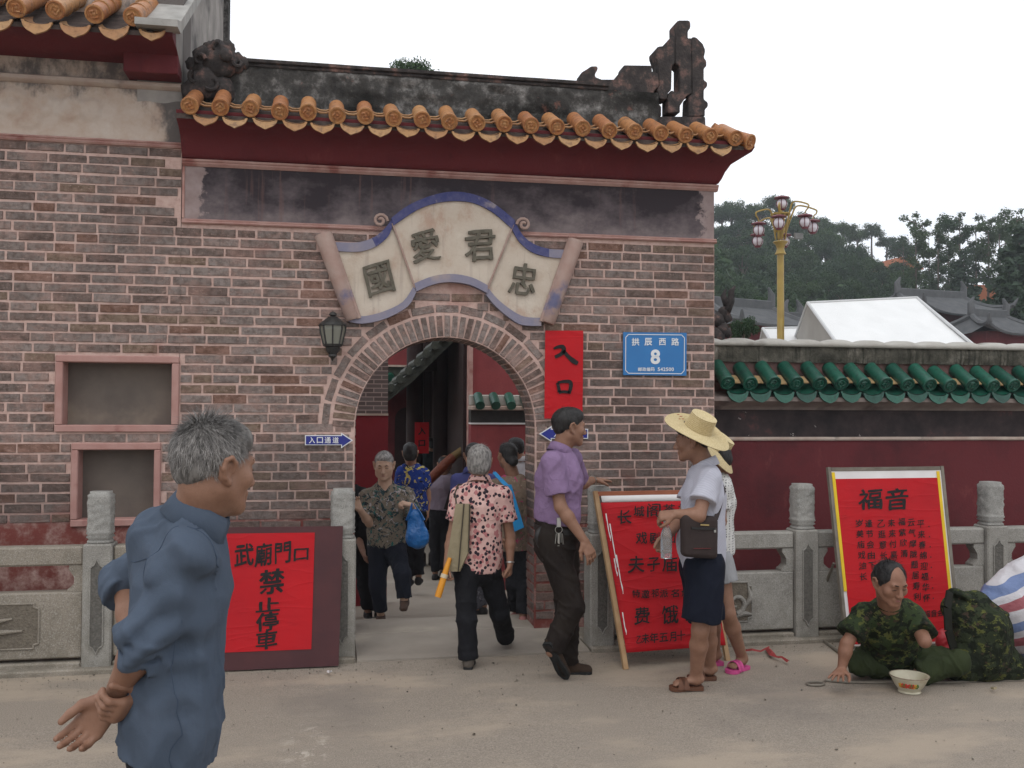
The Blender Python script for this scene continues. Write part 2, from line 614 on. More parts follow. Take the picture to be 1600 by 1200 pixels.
M['black_metal'] = plain('black_lantern_iron', (.02, .02, .02), (.035, .033, .03), 20, .5, .4, .2)
M['ink'] = plain('black_ink', (.012, .010, .011), (.02, .017, .017), 40, .6, .2, 0)
M['relief_char'] = plain('olive_grey_relief', (.10, .09, .07), (.155, .14, .11), 25, .9, .15, .5, 90, .004)
M['plaque_edge'] = plain('pinkish_plaque_edge', (.40, .30, .26), (.34, .22, .185), 9, .9, .15, .5, 60, .006, c3=(.14, .14, .23))
M['plaque_blue'] = plain('worn_blue_border_paint', (.055, .062, .17), (.10, .10, .20), 22, .88, .2, .5, 70, .005, c3=(.27, .235, .26))
M['plaque_greyblue'] = plain('grey_blue_border_paint', (.26, .24, .29), (.20, .195, .27), 8, .88, .2, .4, 70, .004, c3=(.36, .29, .27))

def mat_plaque():
    N = Nodes('cream_plaque_plaster')
    p = N.pos()
    col = N.ramp(N.noise(p, 5, 6, .65), [(.3, (.58, .51, .43)), (.55, (.52, .44, .36)), (.75, (.45, .35, .27))])
    col = N.mix(N.math('MULTIPLY', N.step(N.noise(N.mapv(p, scale=(1, 1, .6), loc=(1, 4, 2)), 4, 6, .7), .52, .70), .65), col, (.40, .25, .185))
    col = N.mix(N.math('MULTIPLY', N.step(N.noise(N.mapv(p, scale=(10, 1, .7)), 2, 4, .6), .56, .7), .4), col, (.30, .235, .20))
    col = N.mix(N.math('MULTIPLY', N.step(N.noise(p, 45, 4, .7), .62, .72), .4), col, (.33, .27, .225))
    N.bump(N.math('ADD', N.noise(p, 60, 5), N.noise(p, 9, 3)), .45, .006)
    return N.done(col, .92, .15)
M['plaque'] = mat_plaque()
def mat_red_paper(name, c=(.47, .008, .013), rel=.22):
    N = Nodes(name)
    p = N.pos()
    col = N.ramp(N.noise(p, 2.5, 5, .6), [(.3, c), (.7, (c[0] * .82, c[1] * .9, c[2]))])
    col = N.mix(N.math('MULTIPLY', N.step(N.noise(N.mapv(p, loc=(2, 8, 3)), 6, 6, .7), .55, .75), .35), col, (c[0] * .7, .012, .014))
    cr = N.math('ADD', N.noise(N.mapv(p, scale=(1, 1, 1.8)), 7, 4, .5), N.math('MULTIPLY', N.ridge(N.mapv(p, scale=(.35, 1, 1.6), rot=(0, .25, 0)), 5, 10), .6))
    N.bump(cr, rel, .014)
    return N.done(col, .72, .25)
M['red_paper'] = mat_red_paper('red_paper')
M['red_cloth'] = mat_red_paper('red_banner_cloth', (.46, .007, .012), .45)
M['maroon_board'] = plain('maroon_board', (.075, .022, .024), (.055, .017, .02), 6, .6, .35, .15, 30)
M['wood_strip'] = plain('raw_timber_strip', (.44, .29, .16), (.36, .215, .11), 12, .7, .25, .3, 60, .003)
M['wood_red'] = plain('reddish_timber_strip', (.40, .15, .085), (.32, .11, .06), 12, .7, .25, .3, 60, .003)
M['white_paper'] = plain('white_paper', (.72, .70, .69), (.64, .61, .60), 5, .8, .2, .2, 30)
M['yellow_edge'] = plain('yellow_paper_edge', (.72, .50, .03), (.62, .42, .03), 8, .7, .2, .1)
M['grey_metal'] = plain('dull_galvanised_frame', (.22, .195, .16), (.15, .13, .105), 14, .55, .4, .2, metal=.3)

# ------------------------------------------------------------------ ground
def ground():
    mb = MB()
    S = 222
    # one sheet: fine near the gate, coarse towards the horizon
    xs = [-S, -60, -12, -6, -4, -3, -2, -1, 0, 1, 2, 3, 4, 5, 6, 8, 12, 20, 60, S]
    ys = [-38, -20, -8, -2, 0, 1, 2, 3, 4, 5, 5.5, 6, 6.5, 7.06, 7.2, 8, 12, 20, 60, 160, S]
    n = len(xs)
    vs = [(x, y, 0.012 * vnoise((x, y, 0), .7) if abs(x) < 8 and 0 < y < 6.2 else (0 if y <= 7.1 else -.62)) for y in ys for x in xs]
    fs = [(j * n + i, j * n + i + 1, (j + 1) * n + i + 1, (j + 1) * n + i) for j in range(len(ys) - 1) for i in range(n - 1)]
    mb.add(vs, fs)
    o = mb.build('ground', M['ground'], smooth=True)
    tag(o, 'dusty worn asphalt forecourt in front of the temple gate', kind='structure')
    # courtyard inside the gate, one low step up
    mb = MB()
    prof = [(7.40, .03), (7.46, .028), (7.8, -.06), (8.5, -.16), (10, -.29), (11.5, -.40), (40, -.45)]
    mb.loft([[(x, y, z) for x in (-7.5, -2, 0, 2, 4, 9)] for y, z in prof], False, closed=False)
    tag(mb.build('courtyard_pavement', M['courtyard']), 'pale cement courtyard beyond the arch', kind='structure')
    return o
GROUND = ground()

# ------------------------------------------------------------------ bricks
ARCH_C = Vector((0.812, 7.0, 1.523))
ARCH_R = 0.662
VOUS = 0.158          # radial length of the voussoirs
RING = 0.078          # header course laid round them
JL, JR = ARCH_C.x - ARCH_R, ARCH_C.x + ARCH_R
V0 = 7.0
PITCH_Z = 0.0685
BRICK_PROTO = []
def make_brick_protos():
    for k in range(8):
        pts, fs = chamfer_box(1.0, 1.0, 1.0, .001)
        bm = bmesh.new()
        bmesh.ops.create_grid(bm, x_segments=1, y_segments=1, size=.5)
        bm.free()
        rr = random.Random(k)
        # unit brick, x -.5...5, front face at y = -.5, ragged front edge ring set back
        xs = [-.5, -.28, .02, .3, .5]
        front, edge, back = [], [], []
        ring = [(x, -.5) for x in xs] + [(.5, -.15), (.5, .2)] + [(x, .5) for x in reversed(xs)] + [(-.5, .2), (-.5, -.15)]
        for x, z in ring:
            fx = x * (1 - .02 - rr.uniform(0, .035))
            fz = z * (1 - .05 - rr.uniform(0, .12))
            front.append((fx, -.5 + rr.uniform(-.04, .06), fz))
            edge.append((x * (1 - rr.uniform(0, .02)), -.28, z * (1 - rr.uniform(0, .08))))
            back.append((x, .5, z))
        n = len(ring)
        vs = front + edge + back
        fs = [tuple(range(n))]
        for a in (0, n):
            fs += [(a + i, a + n + i, a + n + (i + 1) % n, a + (i + 1) % n) for i in range(n)]
        mb = MB()
        mb.add(vs, fs)
        BRICK_PROTO.append(mb)
make_brick_protos()
BRICK_MESH = []
for mb in BRICK_PROTO:
    me = mb.mesh('brick')
    me.materials.append(M['brick'])
    BRICK_MESH.append(me)

BD = 0.030            # brick slip depth (half of it buried in the mortar bed)
def lay_bricks(parent, rows, name='brick', cap=300):
    """rows: (cx, cz, length, height, tilt); the ones nearest the viewer become objects, the rest one part"""
    rows = sorted(rows, key=lambda r: -(r[2] * r[3]) / ((r[0] ** 2 + 49)))
    for i, (cx, cz, L, Hh, tilt) in enumerate(rows[:cap]):
        o = bpy.data.objects.new(name, BRICK_MESH[random.randrange(8)])
        COL.objects.link(o)
        o.parent = parent
        o.location = (cx, V0 + .0085 + random.uniform(-.003, .0025), cz)
        o.scale = (L * random.choice((1, 1, -1)), BD, Hh * random.choice((1, -1)))
        o.rotation_euler = (0, tilt + random.gauss(0, .006), 0)
    if len(rows) > cap:
        mb = MB()
        for (cx, cz, L, Hh, tilt) in rows[cap:]:
            pr = BRICK_PROTO[random.randrange(8)]
            T = Matrix.Translation((cx, V0 + .0085 + random.uniform(-.003, .0025), cz)) @ Matrix.Rotation(tilt + random.gauss(0, .006), 4, 'Y') @ Matrix.Diagonal((L, BD, Hh, 1))
            mb.add([T @ Vector(p) for p in pr.v], pr.f)
        o = mb.build('far_bricks', M['brick'], parent)
        o['kind'] = 'stuff'

def courses(u0, u1, z0, z1, holes, arch=None):
    rows = []
    k = 0
    z = z0 + PITCH_Z / 2
    while z < z1:
        zz = z + random.uniform(-.003, .003)
        x = u0 - random.uniform(0, .2)
        while x < u1:
            q = random.random()
            L = random.uniform(.215, .275) if q < .72 else random.uniform(.11, .14) if q < .93 else random.uniform(.16, .2)
            a, b = max(x, u0), min(x + L, u1)
            x += L + random.uniform(.009, .015)
            spans = [(a, b)]
            for (h0, h1, hz0, hz1) in holes:
                if hz0 - PITCH_Z * .4 < zz < hz1 + PITCH_Z * .4:
                    ns = []
                    for s in spans:
                        if s[1] <= h0 or s[0] >= h1:
                            ns.append(s)
                        else:
                            ns += [(s[0], h0 - .008), (h1 + .008, s[1])]
                    spans = ns
            if arch:
                c, R, jw = arch
                dz = zz - c.z
                if dz < R:
                    half = (math.sqrt(max(R * R - dz * dz, 0)) if dz > 0 else jw) + .012
                    ns = []
                    for s in spans:
                        if s[1] <= c.x - half or s[0] >= c.x + half:
                            ns.append(s)
                        else:
                            ns += [(s[0], c.x - half), (c.x + half, s[1])]
                    spans = ns
            for s in spans:
                if s[1] - s[0] > .035:
                    rows.append(((s[0] + s[1]) / 2, zz, s[1] - s[0], random.uniform(.053, .060), random.gauss(0, .004)))
        z += PITCH_Z
        k += 1
    return rows

# ------------------------------------------------------------------ mouldings along the front
def moulding(name, u0, u1, prof, mat, parent, v=V0):
    """prof: list of (out, z) from wall surface outwards"""
    mb = MB()
    n = max(2, int((u1 - u0) / .25))
    rings = []
    for i in range(n + 1):
        u = u0 + (u1 - u0) * i / n
        w = .0025 * vnoise((u, 3, 1), 3)
        rings.append([(u, v - o, z + w) for o, z in prof])
    mb.loft(rings, True)
    return mb.build(name, mat, parent, smooth=True)

# ------------------------------------------------------------------ tiles
def round_tile_mesh(name, L, R, mat, disc=True):
    """barrel tile lying along +Y (uphill), its decorated end at y = 0"""
    mb = MB()
    n = 16
    ys = [0, .012, .02, L * .5, L * .52, L]
    rs = [R, R * 1.02, R * .96, R * .95, R * .93, R * .93]
    mb.loft([[Vector((r * math.cos(2 * math.pi * k / n), y, r * math.sin(2 * math.pi * k / n))) for k in range(n)] for y, r in zip(ys, rs)], True)
    me = mb.mesh(name, smooth=True)
    me.materials.append(mat)
    return me

def disc_mesh(name, R, mat):
    """round end medallion: raised rim and a swirl boss"""
    mb = MB()
    n = 20
    prof = [(R, .004), (R, -.004), (R * .84, -.006), (R * .78, 0.001), (R * .55, .002), (R * .45, -.004), (R * .22, -.001), (R * .1, -.006), (0.0005, -.007)]
    mb.loft([[Vector((r * math.cos(2 * math.pi * k / n), y, r * math.sin(2 * math.pi * k / n))) for k in range(n)] for r, y in prof], True)
    # characters worn to a swirl
    for a in range(0, 360, 90):
        t = math.radians(a)
        pts = [Vector((R * .3 * math.cos(t + s * .9) * (1 + s * .75), -.005, R * .3 * math.sin(t + s * .9) * (1 + s * .75))) for s in (0, .5, 1)]
        mb.tube(pts, .006, 5)
    me = mb.mesh(name, smooth=True)
    me.materials.append(mat)
    return me

def drip_mesh(name, Wd, Hd, mat, tip=.012):
    """curved drip tile: tongue with pointed tip and raised border"""
    mb = MB()
    n = 14
    top, out = [], []
    for i in range(n + 1):
        t = -1 + 2 * i / n
        x = t * Wd / 2
        ztop = -.028 * (1 - t * t)
        zb = -Hd * (1 - abs(t) ** 2.3) ** .62 - tip * max(0, 1 - abs(t) * 3)
        y = .012 * (t * t)
        top.append((x, y, ztop))
        out.append((x, y - .006, min(zb, ztop - .004)))
    ins = [(p[0] * .8, p[1] + .003, (p[2] - top[i][2]) * .78 + top[i][2]) for i, p in enumerate(out)]
    back = [(p[0], p[1] + .016, p[2]) for p in out]
    topb = [(p[0], p[1] + .016, p[2]) for p in top]
    m = n + 1
    vs = top + ins + out + back + topb
    fs = []
    for a in range(4):
        fs += [(a * m + i, a * m + i + 1, (a + 1) * m + i + 1, (a + 1) * m + i) for i in range(n)]
    mb.add(vs, fs)
    # the trough running uphill behind it
    tr = []
    for y in (0.014, .34):
        ring = []
        for i in range(9):
            t = -1 + 2 * i / 8
            ring.append((t * Wd / 2, y, -.028 * (1 - t * t) + y * .5))
        tr.append(ring)
    mb.loft(tr, False, closed=False)
    me = mb.mesh(name, smooth=True)
    me.materials.append(mat)
    return me

def eave(parent, us, v, z, slope, tile_me, disc_me, drip_me, drop, jit=.006, zf=lambda u: 0.0):
    for i, u in enumerate(us):
        dz = zf(u) + random.uniform(-jit, jit)
        rot = (slope + random.gauss(0, .02), 0, random.gauss(0, .02))
        t = mesh_obj('round_tile', tile_me, None, parent, (u + random.uniform(-.004, .004), v + random.uniform(-.008, .008), z + dz))
        t.rotation_euler = rot
        d = bpy.data.objects.new('tile_end', disc_me)
        COL.objects.link(d)
        d.parent = t
        d.rotation_euler = (0, random.uniform(0, 6.28), 0)
        d.location = (0, -.003, 0)
        if i + 1 < len(us):
            um = (u + us[i + 1]) / 2
            q = mesh_obj('drip_tile', drip_me, None, parent, (um + random.uniform(-.005, .005), v + .012, z - drop + zf(um) + random.uniform(-jit, jit)))
            q.rotation_euler = (random.gauss(-.05, .03), random.gauss(0, .04), random.gauss(0, .03))

# ------------------------------------------------------------------ the gate house
U0, U1 = -1.06, 2.885
GATE = thing('gate_house', (0.9, 7.0, 0), 'brick temple gate house with round arch and amber tiled eave', 'building')

def arch_wall():
    """mortar core of the wall with the arched opening cut through it"""
    mb = MB()
    T = .36
    zt = 2.965
    zb = -.1
    def quad(x0, x1, z0, z1, y):
        mb.add([(x0, y, z0), (x1, y, z0), (x1, y, z1), (x0, y, z1)], [(0, 1, 2, 3)])
    n = 40
    arc = [(ARCH_C.x + ARCH_R * math.cos(math.pi * i / n), ARCH_C.z + ARCH_R * math.sin(math.pi * i / n)) for i in range(n + 1)]  # right to left
    for y in (V0, V0 + T):
        quad(U0, JL, zb, ARCH_C.z, y)
        quad(JR, U1, zb, ARCH_C.z, y)
        quad(U0, JL, ARCH_C.z, zt, y)
        quad(JR, U1, ARCH_C.z, zt, y)
        for i in range(n):
            (x0, z0), (x1, z1) = arc[i], arc[i + 1]
            mb.add([(x1, y, z1), (x0, y, z0), (x0, y, zt), (x1, y, zt)], [(0, 1, 2, 3)])
    inner = [(JR, zb)] + arc + [(JL, zb)]
    for (x0, z0), (x1, z1) in zip(inner[:-1], inner[1:]):
        mb.add([(x0, V0, z0), (x1, V0, z1), (x1, V0 + T, z1), (x0, V0 + T, z0)], [(0, 1, 2, 3)])
    mb.add([(U1, V0, zb), (U1, V0 + T, zb), (U1, V0 + T, zt), (U1, V0, zt)], [(0, 1, 2, 3)])
    mb.add([(U0, V0, zt), (U1, V0, zt), (U1, V0 + T, zt), (U0, V0 + T, zt)], [(0, 1, 2, 3)])
    o = mesh_obj('wall', mb.mesh('wall', fix=False), M['mortar'], GATE)
    return o
GW = arch_wall()

_rout = ARCH_R + VOUS + RING + .016
plq = [(.02, 1.66, 2.30, 2.70)]
WIN = [(-1.865, -1.06, 1.49, 2.015), (-1.755, -1.175, .845, 1.415)]
ALL_ROWS = courses(-2.75, U1 - .004, .80, 3.485, WIN, (ARCH_C, _rout, ARCH_R))
gate_rows = [r for r in ALL_ROWS if r[0] >= U0 - .04 and r[1] < 2.935]
hall_rows = [r for r in ALL_ROWS if r[0] < U0 - .04]
hall_rows = [((r[0], r[1], r[2], r[3], r[4]) if r[0] + r[2] / 2 < U0 or r[1] < 2.93 else ((r[0] - r[2] / 2 + U0 - .006) / 2, r[1], U0 - .006 - (r[0] - r[2] / 2), r[3], r[4])) for r in hall_rows]
# jamb bricks run straight down from the springing; nothing hidden by the plaque needs laying
gate_rows = [r for r in gate_rows if not (.12 < r[0] < 1.55 and 2.52 < r[1] < 2.88)]
lay_bricks(GW, gate_rows)
# right and left jamb foot (below the dado line the balustrade hides the wall)
foot = [r for r in courses(U0 + .012, U1 - .004, .1, .80, [], (ARCH_C, _rout, ARCH_R)) if abs(r[0] - ARCH_C.x) < 1.3]
mbf = MB()
for (cx, cz, L, Hh, tilt) in foot:
    pr = BRICK_PROTO[random.randrange(8)]
    T = Matrix.Translation((cx, V0 + .0085, cz)) @ Matrix.Diagonal((L, BD, Hh, 1))
    mbf.add([T @ Vector(p) for p in pr.v], pr.f)
o = mbf.build('footing_bricks', M['brick'], GW)
o['kind'] = 'stuff'
# voussoirs
nv = 43
for i in range(nv):
    a = math.pi * (i + .5) / nv
    o = bpy.data.objects.new('voussoir', BRICK_MESH[random.randrange(8)])
    COL.objects.link(o)
    o.parent = GW
    rr = ARCH_R + VOUS / 2 + .004
    o.location = (ARCH_C.x + rr * math.cos(a), V0 + .009 + random.uniform(-.003, .003), ARCH_C.z + rr * math.sin(a))
    o.scale = (VOUS * random.uniform(.94, .99), BD * 1.2, math.pi * (ARCH_R + VOUS * .5) / nv * random.uniform(.72, .80))
    o.rotation_euler = (0, -a + random.gauss(0, .012), 0)
nh = 15
for i in range(nh):
    a = math.pi * (i + .5) / nh
    o = bpy.data.objects.new('ring_brick', BRICK_MESH[random.randrange(8)])
    COL.objects.link(o)
    o.parent = GW
    rr = ARCH_R + VOUS + RING / 2 + .012
    o.location = (ARCH_C.x + rr * math.cos(a), V0 + .009 + random.uniform(-.003, .003), ARCH_C.z + rr * math.sin(a))
    o.scale = (math.pi * rr / nh * random.uniform(.88, .93), BD, RING * random.uniform(.68, .78))
    o.rotation_euler = (0, math.pi / 2 - a, 0)
# bricks lining the reveal on the far jamb and in the soffit
mb = MB()
for k in range(26):
    z = .12 + PITCH_Z * k
    if z > ARCH_C.z: break
    for j in range(2):
        off = (k % 2) * .08
        y0, y1 = V0 + .02 + j * .17 + off * (j > 0), V0 + .02 + (j + 1) * .17 - .012 + off * (j == 0)
        for s, x in ((1, JR), (-1, JL)):
            mb.box(x - .006, x + .006, y0, min(y1, V0 + .355), z - .026, z + .026, .004)
for i in range(nv):
    a = math.pi * (i + .5) / nv
    for j in range(2):
        T = Matrix.Translation((ARCH_C.x + (ARCH_R) * math.cos(a), V0 + .1 + .17 * j, ARCH_C.z + ARCH_R * math.sin(a))) @ Matrix.Rotation(-a, 4, 'Y')
        mb.box(-.006, .006, -.078, .078, -.019, .019, .004, T)
o = mb.build('reveal_bricks', M['brick'], GW)
o['kind'] = 'stuff'

# plaster panel over the bricks, with its two mouldings
mb = MB()
mb.box(U0 + .004, U1 - .004, V0 - .006, V0 + .33, 2.967, 3.40)
GP = mb.build('plaster_panel', M['panel'], GATE)
moulding('moulding', U0 + .003, U1 + .012, [(-.02, 2.948), (.022, 2.948), (.030, 2.956), (.018, 2.966), (.022, 2.974), (.008, 2.984), (-.02, 2.984)], M['pink_trim'], GATE)
moulding('moulding', U0 + .003, U1 + .022, [(-.02, 3.352), (.014, 3.352), (.03, 3.368), (.03, 3.378), (.04, 3.384), (.04, 3.398), (-.02, 3.398)], M['pink_trim'], GATE)
mb = MB()
mb.box(U0 + .002, U0 + .02, V0 - .014, V0 + .01, 2.985, 3.351, .004)
mb.build('panel_edge', M['pink_trim'], GATE)
# red cove under the eave, returning round the end
cove = [(.0, 3.399), (.035, 3.41), (.06, 3.44), (.085, 3.485), (.13, 3.535), (.20, 3.575), (.29, 3.598), (.31, 3.625), (.31, 3.66), (.0, 3.66)]
mb = MB()
prev = None
us_ = [(U0 + .003, 0)] + [(U0 + .02 + (U1 - U0 - .02) * i / 16, 0) for i in range(17)] + [(U1, 1)]
rings = []
for u, k in us_:
    rings.append([(u + (o * .62 if k else 0), V0 - o, z) for o, z in cove])
back = [(U1 + o * .62, V0 + .36 + o, z) for o, z in cove]
rings.append(back)
mb.loft(rings, True)
mb.build('eave_cove', M['redeave'], GATE, smooth=True)

# roof: bed, tiles, ridge
RTL, RTR = .30, .058
TM = round_tile_mesh('round_tile', RTL, RTR, M['amber'])
DM = disc_mesh('tile_end', RTR, M['amber'])
DRM = drip_mesh('drip_tile', .168, .068, M['amber_pale'])
SL = math.radians(27)
EV, EZ = 6.62, 3.668
du = .1925
ue0 = P(297, 178, EV).x
us = [ue0 + du * i for i in range(21)]
eave(GATE, us, EV, EZ, SL, TM, DM, DRM, .055)
# corner tile running diagonally down the hip
t = mesh_obj('round_tile', TM, None, GATE, (us[-1] + .13, EV + .03, EZ - .015))
t.rotation_euler = (SL * .9, 0, math.radians(32))
d = bpy.data.objects.new('tile_end', DM); COL.objects.link(d); d.parent = t; d.location = (0, -.003, 0)
# tiles round the end of the roof
for i, vy in enumerate((6.84, 7.03, 7.22, 7.41)):
    t = mesh_obj('round_tile', TM, None, GATE, (us[-1] + .17, vy, EZ - .015))
    t.rotation_euler = (SL, 0, math.radians(90))
    d = bpy.data.objects.new('tile_end', DM); COL.objects.link(d); d.parent = t; d.location = (0, -.003, 0)
mb = MB()   # bed under the tiles, both slopes
u0r, u1r = U0 + .004, us[-1] + .09
for i in range(2):
    s = 1 if i == 0 else -1
    yc = V0 + .18
    a = (yc - s * (yc - (EV + .045)), EZ - .045)
    b = (yc - s * .10, EZ + .165)
    q = [(a[0], a[1]), (b[0], b[1]), (b[0], b[1] - .06), (a[0], a[1] - .03)]
    mb.loft([[(u, y, z) for y, z in q] for u in (u0r, u1r)], True)
mb.box(u0r, U1, V0 + .02, V0 + .34, 3.6, 3.80)
mb.build('tile_bed', M['tilebed'], GATE)
# small lime-bedded pan rims between the barrels
mb = MB()
for i in range(len(us) - 1):
    for k in range(2):
        y = EV + .10 + k * .10
        z = EZ - .012 + (y - EV) * math.tan(SL) * .9
        um = (us[i] + us[i + 1]) / 2
        mb.tube([(um - .05, y, z + .012), (um - .02, y, z), (um + .02, y, z), (um + .05, y, z + .012)], .008, 6)
mb.build('pan_tile_edges', M['amber_pale'], GATE, smooth=True)['kind'] = 'stuff'

# ridge wall with worn carving
def carved_wall(name, u0, u1, z0, z1, v, thick, mat, parent, amp=.018, seed=3.0, nx=150, nz=18, taper=0.0):
    mb = MB()
    vs = []
    for j in range(nz + 1):
        for i in range(nx + 1):
            u = u0 + (u1 - u0) * i / nx
            z = z0 + (z1 - z0) * j / nz
            p = (u, 0, z)
            h = abs(vnoise(p, 7, seed)) * 1.5 + .6 * abs(vnoise(p, 15, seed + 2)) + .35 * vnoise(p, 3, seed + 5)
            e = min(1, j / 2, (nz - j) / 2)
            mid = max(0, min(1, (u - (u0 + .75)) * 3)) * max(0, min(1, (u1 - .5 - u) * 3))
            vs.append((u, v - amp * h * e * (.35 + .65 * mid) , z))
    n = nx + 1
    fs = [(j * n + i, j * n + i + 1, (j + 1) * n + i + 1, (j + 1) * n + i) for j in range(nz) for i in range(nx)]
    b = len(vs)
    vs += [(u0, v + thick, z0), (u1, v + thick, z0), (u1, v + thick, z1), (u0, v + thick, z1)]
    fs += [(b + 1, b, b + 3, b + 2)]
    tl, tr = nz * n, nz * n + nx
    fs += [(tuple(range(tl, tr + 1)) + (b + 2, b + 3)), (b, b + 1) + tuple(range(nx, -1, -1))]
    fs += [tuple([b + 3, b] + [j * n for j in range(nz + 1)]), tuple([b + 1, b + 2] + [j * n + nx for j in range(nz, -1, -1)])]
    mb.add(vs, fs)
    return mb.build(name, mat, parent, smooth=True)
RV = 6.97
RIDGE = carved_wall('ridge_wall', U0 + .06, 2.42, 3.76, 4.085, RV, .26, M['ridge'], GATE, .03)
moulding('ridge_cap', U0 + .3, 2.02, [(-.27, 4.075), (.014, 4.075), (.02, 4.088), (.008, 4.096), (.028, 4.104), (.028, 4.126), (-.28, 4.126)], M['ornament'], GATE, RV)
moulding('ridge_foot', U0 + .05, 2.5, [(-.27, 3.745), (.05, 3.745), (.05, 3.775), (.03, 3.79), (-.27, 3.79)], M['ridge'], GATE, RV)

# finial: outline of the upright ornament with its openings, 0.11 m thick
def px_prism(name, outlines, v, thick, mat, parent, bev=.005):
    mb = MB()
    for poly in outlines:
        pts = [P(x, y, v) for x, y in poly]
        pp = [(p.x, p.z) for p in pts]
        mb.prism(pp, lambda x, z, d: Vector((x, v + d, z)), 0, thick)
    me = mb.mesh(name)
    if bev:
        bm = bmesh.new(); bm.from_mesh(me)
        ed = [e for e in bm.edges if len(e.link_faces) == 2 and e.calc_face_angle(0) > .5]
        bmesh.ops.bevel(bm, geom=ed, offset=bev, segments=2, affect='EDGES', clamp_overlap=True)
        bm.to_mesh(me); bm.free()
    return mesh_obj(name, me, mat, parent)

_z3 = lambda pts: [(700 + x / 3, y / 3) for x, y in pts]
FIN = [_z3(q) for q in (
    # low scroll creeping along the ridge
    [(623, 388), (622, 360), (625, 340), (650, 325), (672, 310), (700, 310), (703, 325), (690, 345), (690, 360), (720, 372), (785, 372), (795, 350), (815, 340), (825, 305), (955, 307), (957, 338), (985, 340), (990, 400), (965, 430), (965, 460), (975, 475), (1000, 497), (1000, 545), (870, 545), (830, 440), (640, 402)],
    # left upright of the frame
    [(985, 300), (970, 255), (968, 237), (985, 218), (1010, 215), (1030, 190), (1050, 168), (1065, 170), (1064, 296), (1050, 308), (1047, 420), (1030, 438), (1028, 464), (1003, 464), (990, 460), (980, 420), (990, 400)],
    # middle stem and knob
    [(1066, 170), (1065, 110), (1080, 95), (1130, 95), (1137, 105), (1137, 130), (1125, 145), (1125, 180), (1141, 177), (1144, 438), (1122, 446), (1088, 495), (1088, 528), (1031, 528), (1031, 440), (1049, 422), (1066, 432), (1086, 426), (1086, 308), (1067, 297)],
    # right upright with its row of knobs
    [(1142, 177), (1150, 172), (1165, 175), (1195, 205), (1207, 235), (1200, 270), (1212, 285), (1212, 310), (1200, 320), (1200, 375), (1216, 385), (1216, 405), (1200, 420), (1200, 465), (1219, 480), (1219, 500), (1205, 512), (1205, 544), (1126, 544), (1130, 452), (1145, 440)],
    [(865, 600), (870, 546), (1206, 546), (1209, 600)])]
px_prism('ridge_finial', FIN, RV + .03, .14, M['ornament'], GATE)

# dragon-head ornament swallowing the other end of the ridge
mb = MB()
def blob(mb, c, r, n=12, sy=.7, seed=1.0, amp=.15):
    rings = []
    for i in range(1, n):
        th = math.pi * i / n
        ring = []
        for k in range(n + 4):
            ph = 2 * math.pi * k / (n + 4)
            d = Vector((math.sin(th) * math.cos(ph), math.sin(th) * math.sin(ph) * sy, math.cos(th)))
            q = Vector(c) + d * r * (1 + amp * vnoise(d, 2.3, seed))
            ring.append(q)
        rings.append(ring)
    mb.loft(rings, True)
for i, (x, y, r) in enumerate(((345, 95, 28), (318, 88, 16), (312, 103, 14), (368, 98, 15), (380, 99, 9), (330, 78, 14), (355, 76, 12), (300, 100, 10), (322, 132, 26), (345, 140, 20), (302, 140, 18), (356, 148, 10))):
    p = P(x, y, RV - .02)
    blob(mb, p, r * .0047, 10, .62, i * 3.3, .25)
pe = P(353, 86, RV - .12)
blob(mb, pe, .045, 10, .8, 4, .05)
DR = mb.build('ridge_dragon', M['ornament'], GATE, smooth='all')
tag(DR, 'sooty dragon-head ornament at the end of the ridge')
# curling mane scrolls
mb = MB()
for (x, y, s, t0) in ((310, 92, .05, 0), (304, 120, .045, 2), (372, 96, .04, 3), (338, 72, .035, 1), (330, 128, .06, 4)):
    c = P(x, y, RV - .10)
    pts = [c + Vector((math.cos(t0 + a * .6) * s * (1 - a / 11), 0.004 * a, math.sin(t0 + a * .6) * s * (1 - a / 11))) for a in range(10)]
    mb.tube(pts, [.016 - .001 * a for a in range(10)], 7)
mb.build('mane_scrolls', M['ornament'], GATE, smooth=True)['kind'] = 'stuff'

# ------------------------------------------------------------------ the hall to the left of the gate
HALL = thing('temple_hall', (-1.9, 7.2, 0), 'taller brick temple hall with cream frieze, joined to the gate', 'building')
HU0, HU1 = -4.2, U0 - .004
mb = MB()
WIN = [(-1.865, -1.06, 1.49, 2.015), (-1.755, -1.175, .845, 1.415)]
# wall core with two niches
xs = sorted({HU0, HU1, -1.82, -1.105, -1.715, -1.215})
zs = sorted({-.1, 3.49, 1.535, 1.972, .89, 1.372})
holes = [(-1.82, -1.105, 1.535, 1.972), (-1.715, -1.215, .89, 1.372)]
for i in range(len(xs) - 1):
    for j in range(len(zs) - 1):
        cx, cz = (xs[i] + xs[i + 1]) / 2, (zs[j] + zs[j + 1]) / 2
        if any(h[0] < cx < h[1] and h[2] < cz < h[3] for h in holes):
            continue
        mb.add([(xs[i], V0, zs[j]), (xs[i + 1], V0, zs[j]), (xs[i + 1], V0, zs[j + 1]), (xs[i], V0, zs[j + 1])], [(0, 1, 2, 3)])
for h in holes:
    a, b, c, d = h
    y1 = V0 + .16
    mb.add([(a, V0, c), (b, V0, c), (b, y1, c), (a, y1, c)], [(0, 1, 2, 3)])
    mb.add([(a, V0, d), (a, y1, d), (b, y1, d), (b, V0, d)], [(0, 1, 2, 3)])
    mb.add([(a, V0, c), (a, y1, c), (a, y1, d), (a, V0, d)], [(0, 1, 2, 3)])
    mb.add([(b, V0, c), (b, V0, d), (b, y1, d), (b, y1, c)], [(0, 1, 2, 3)])
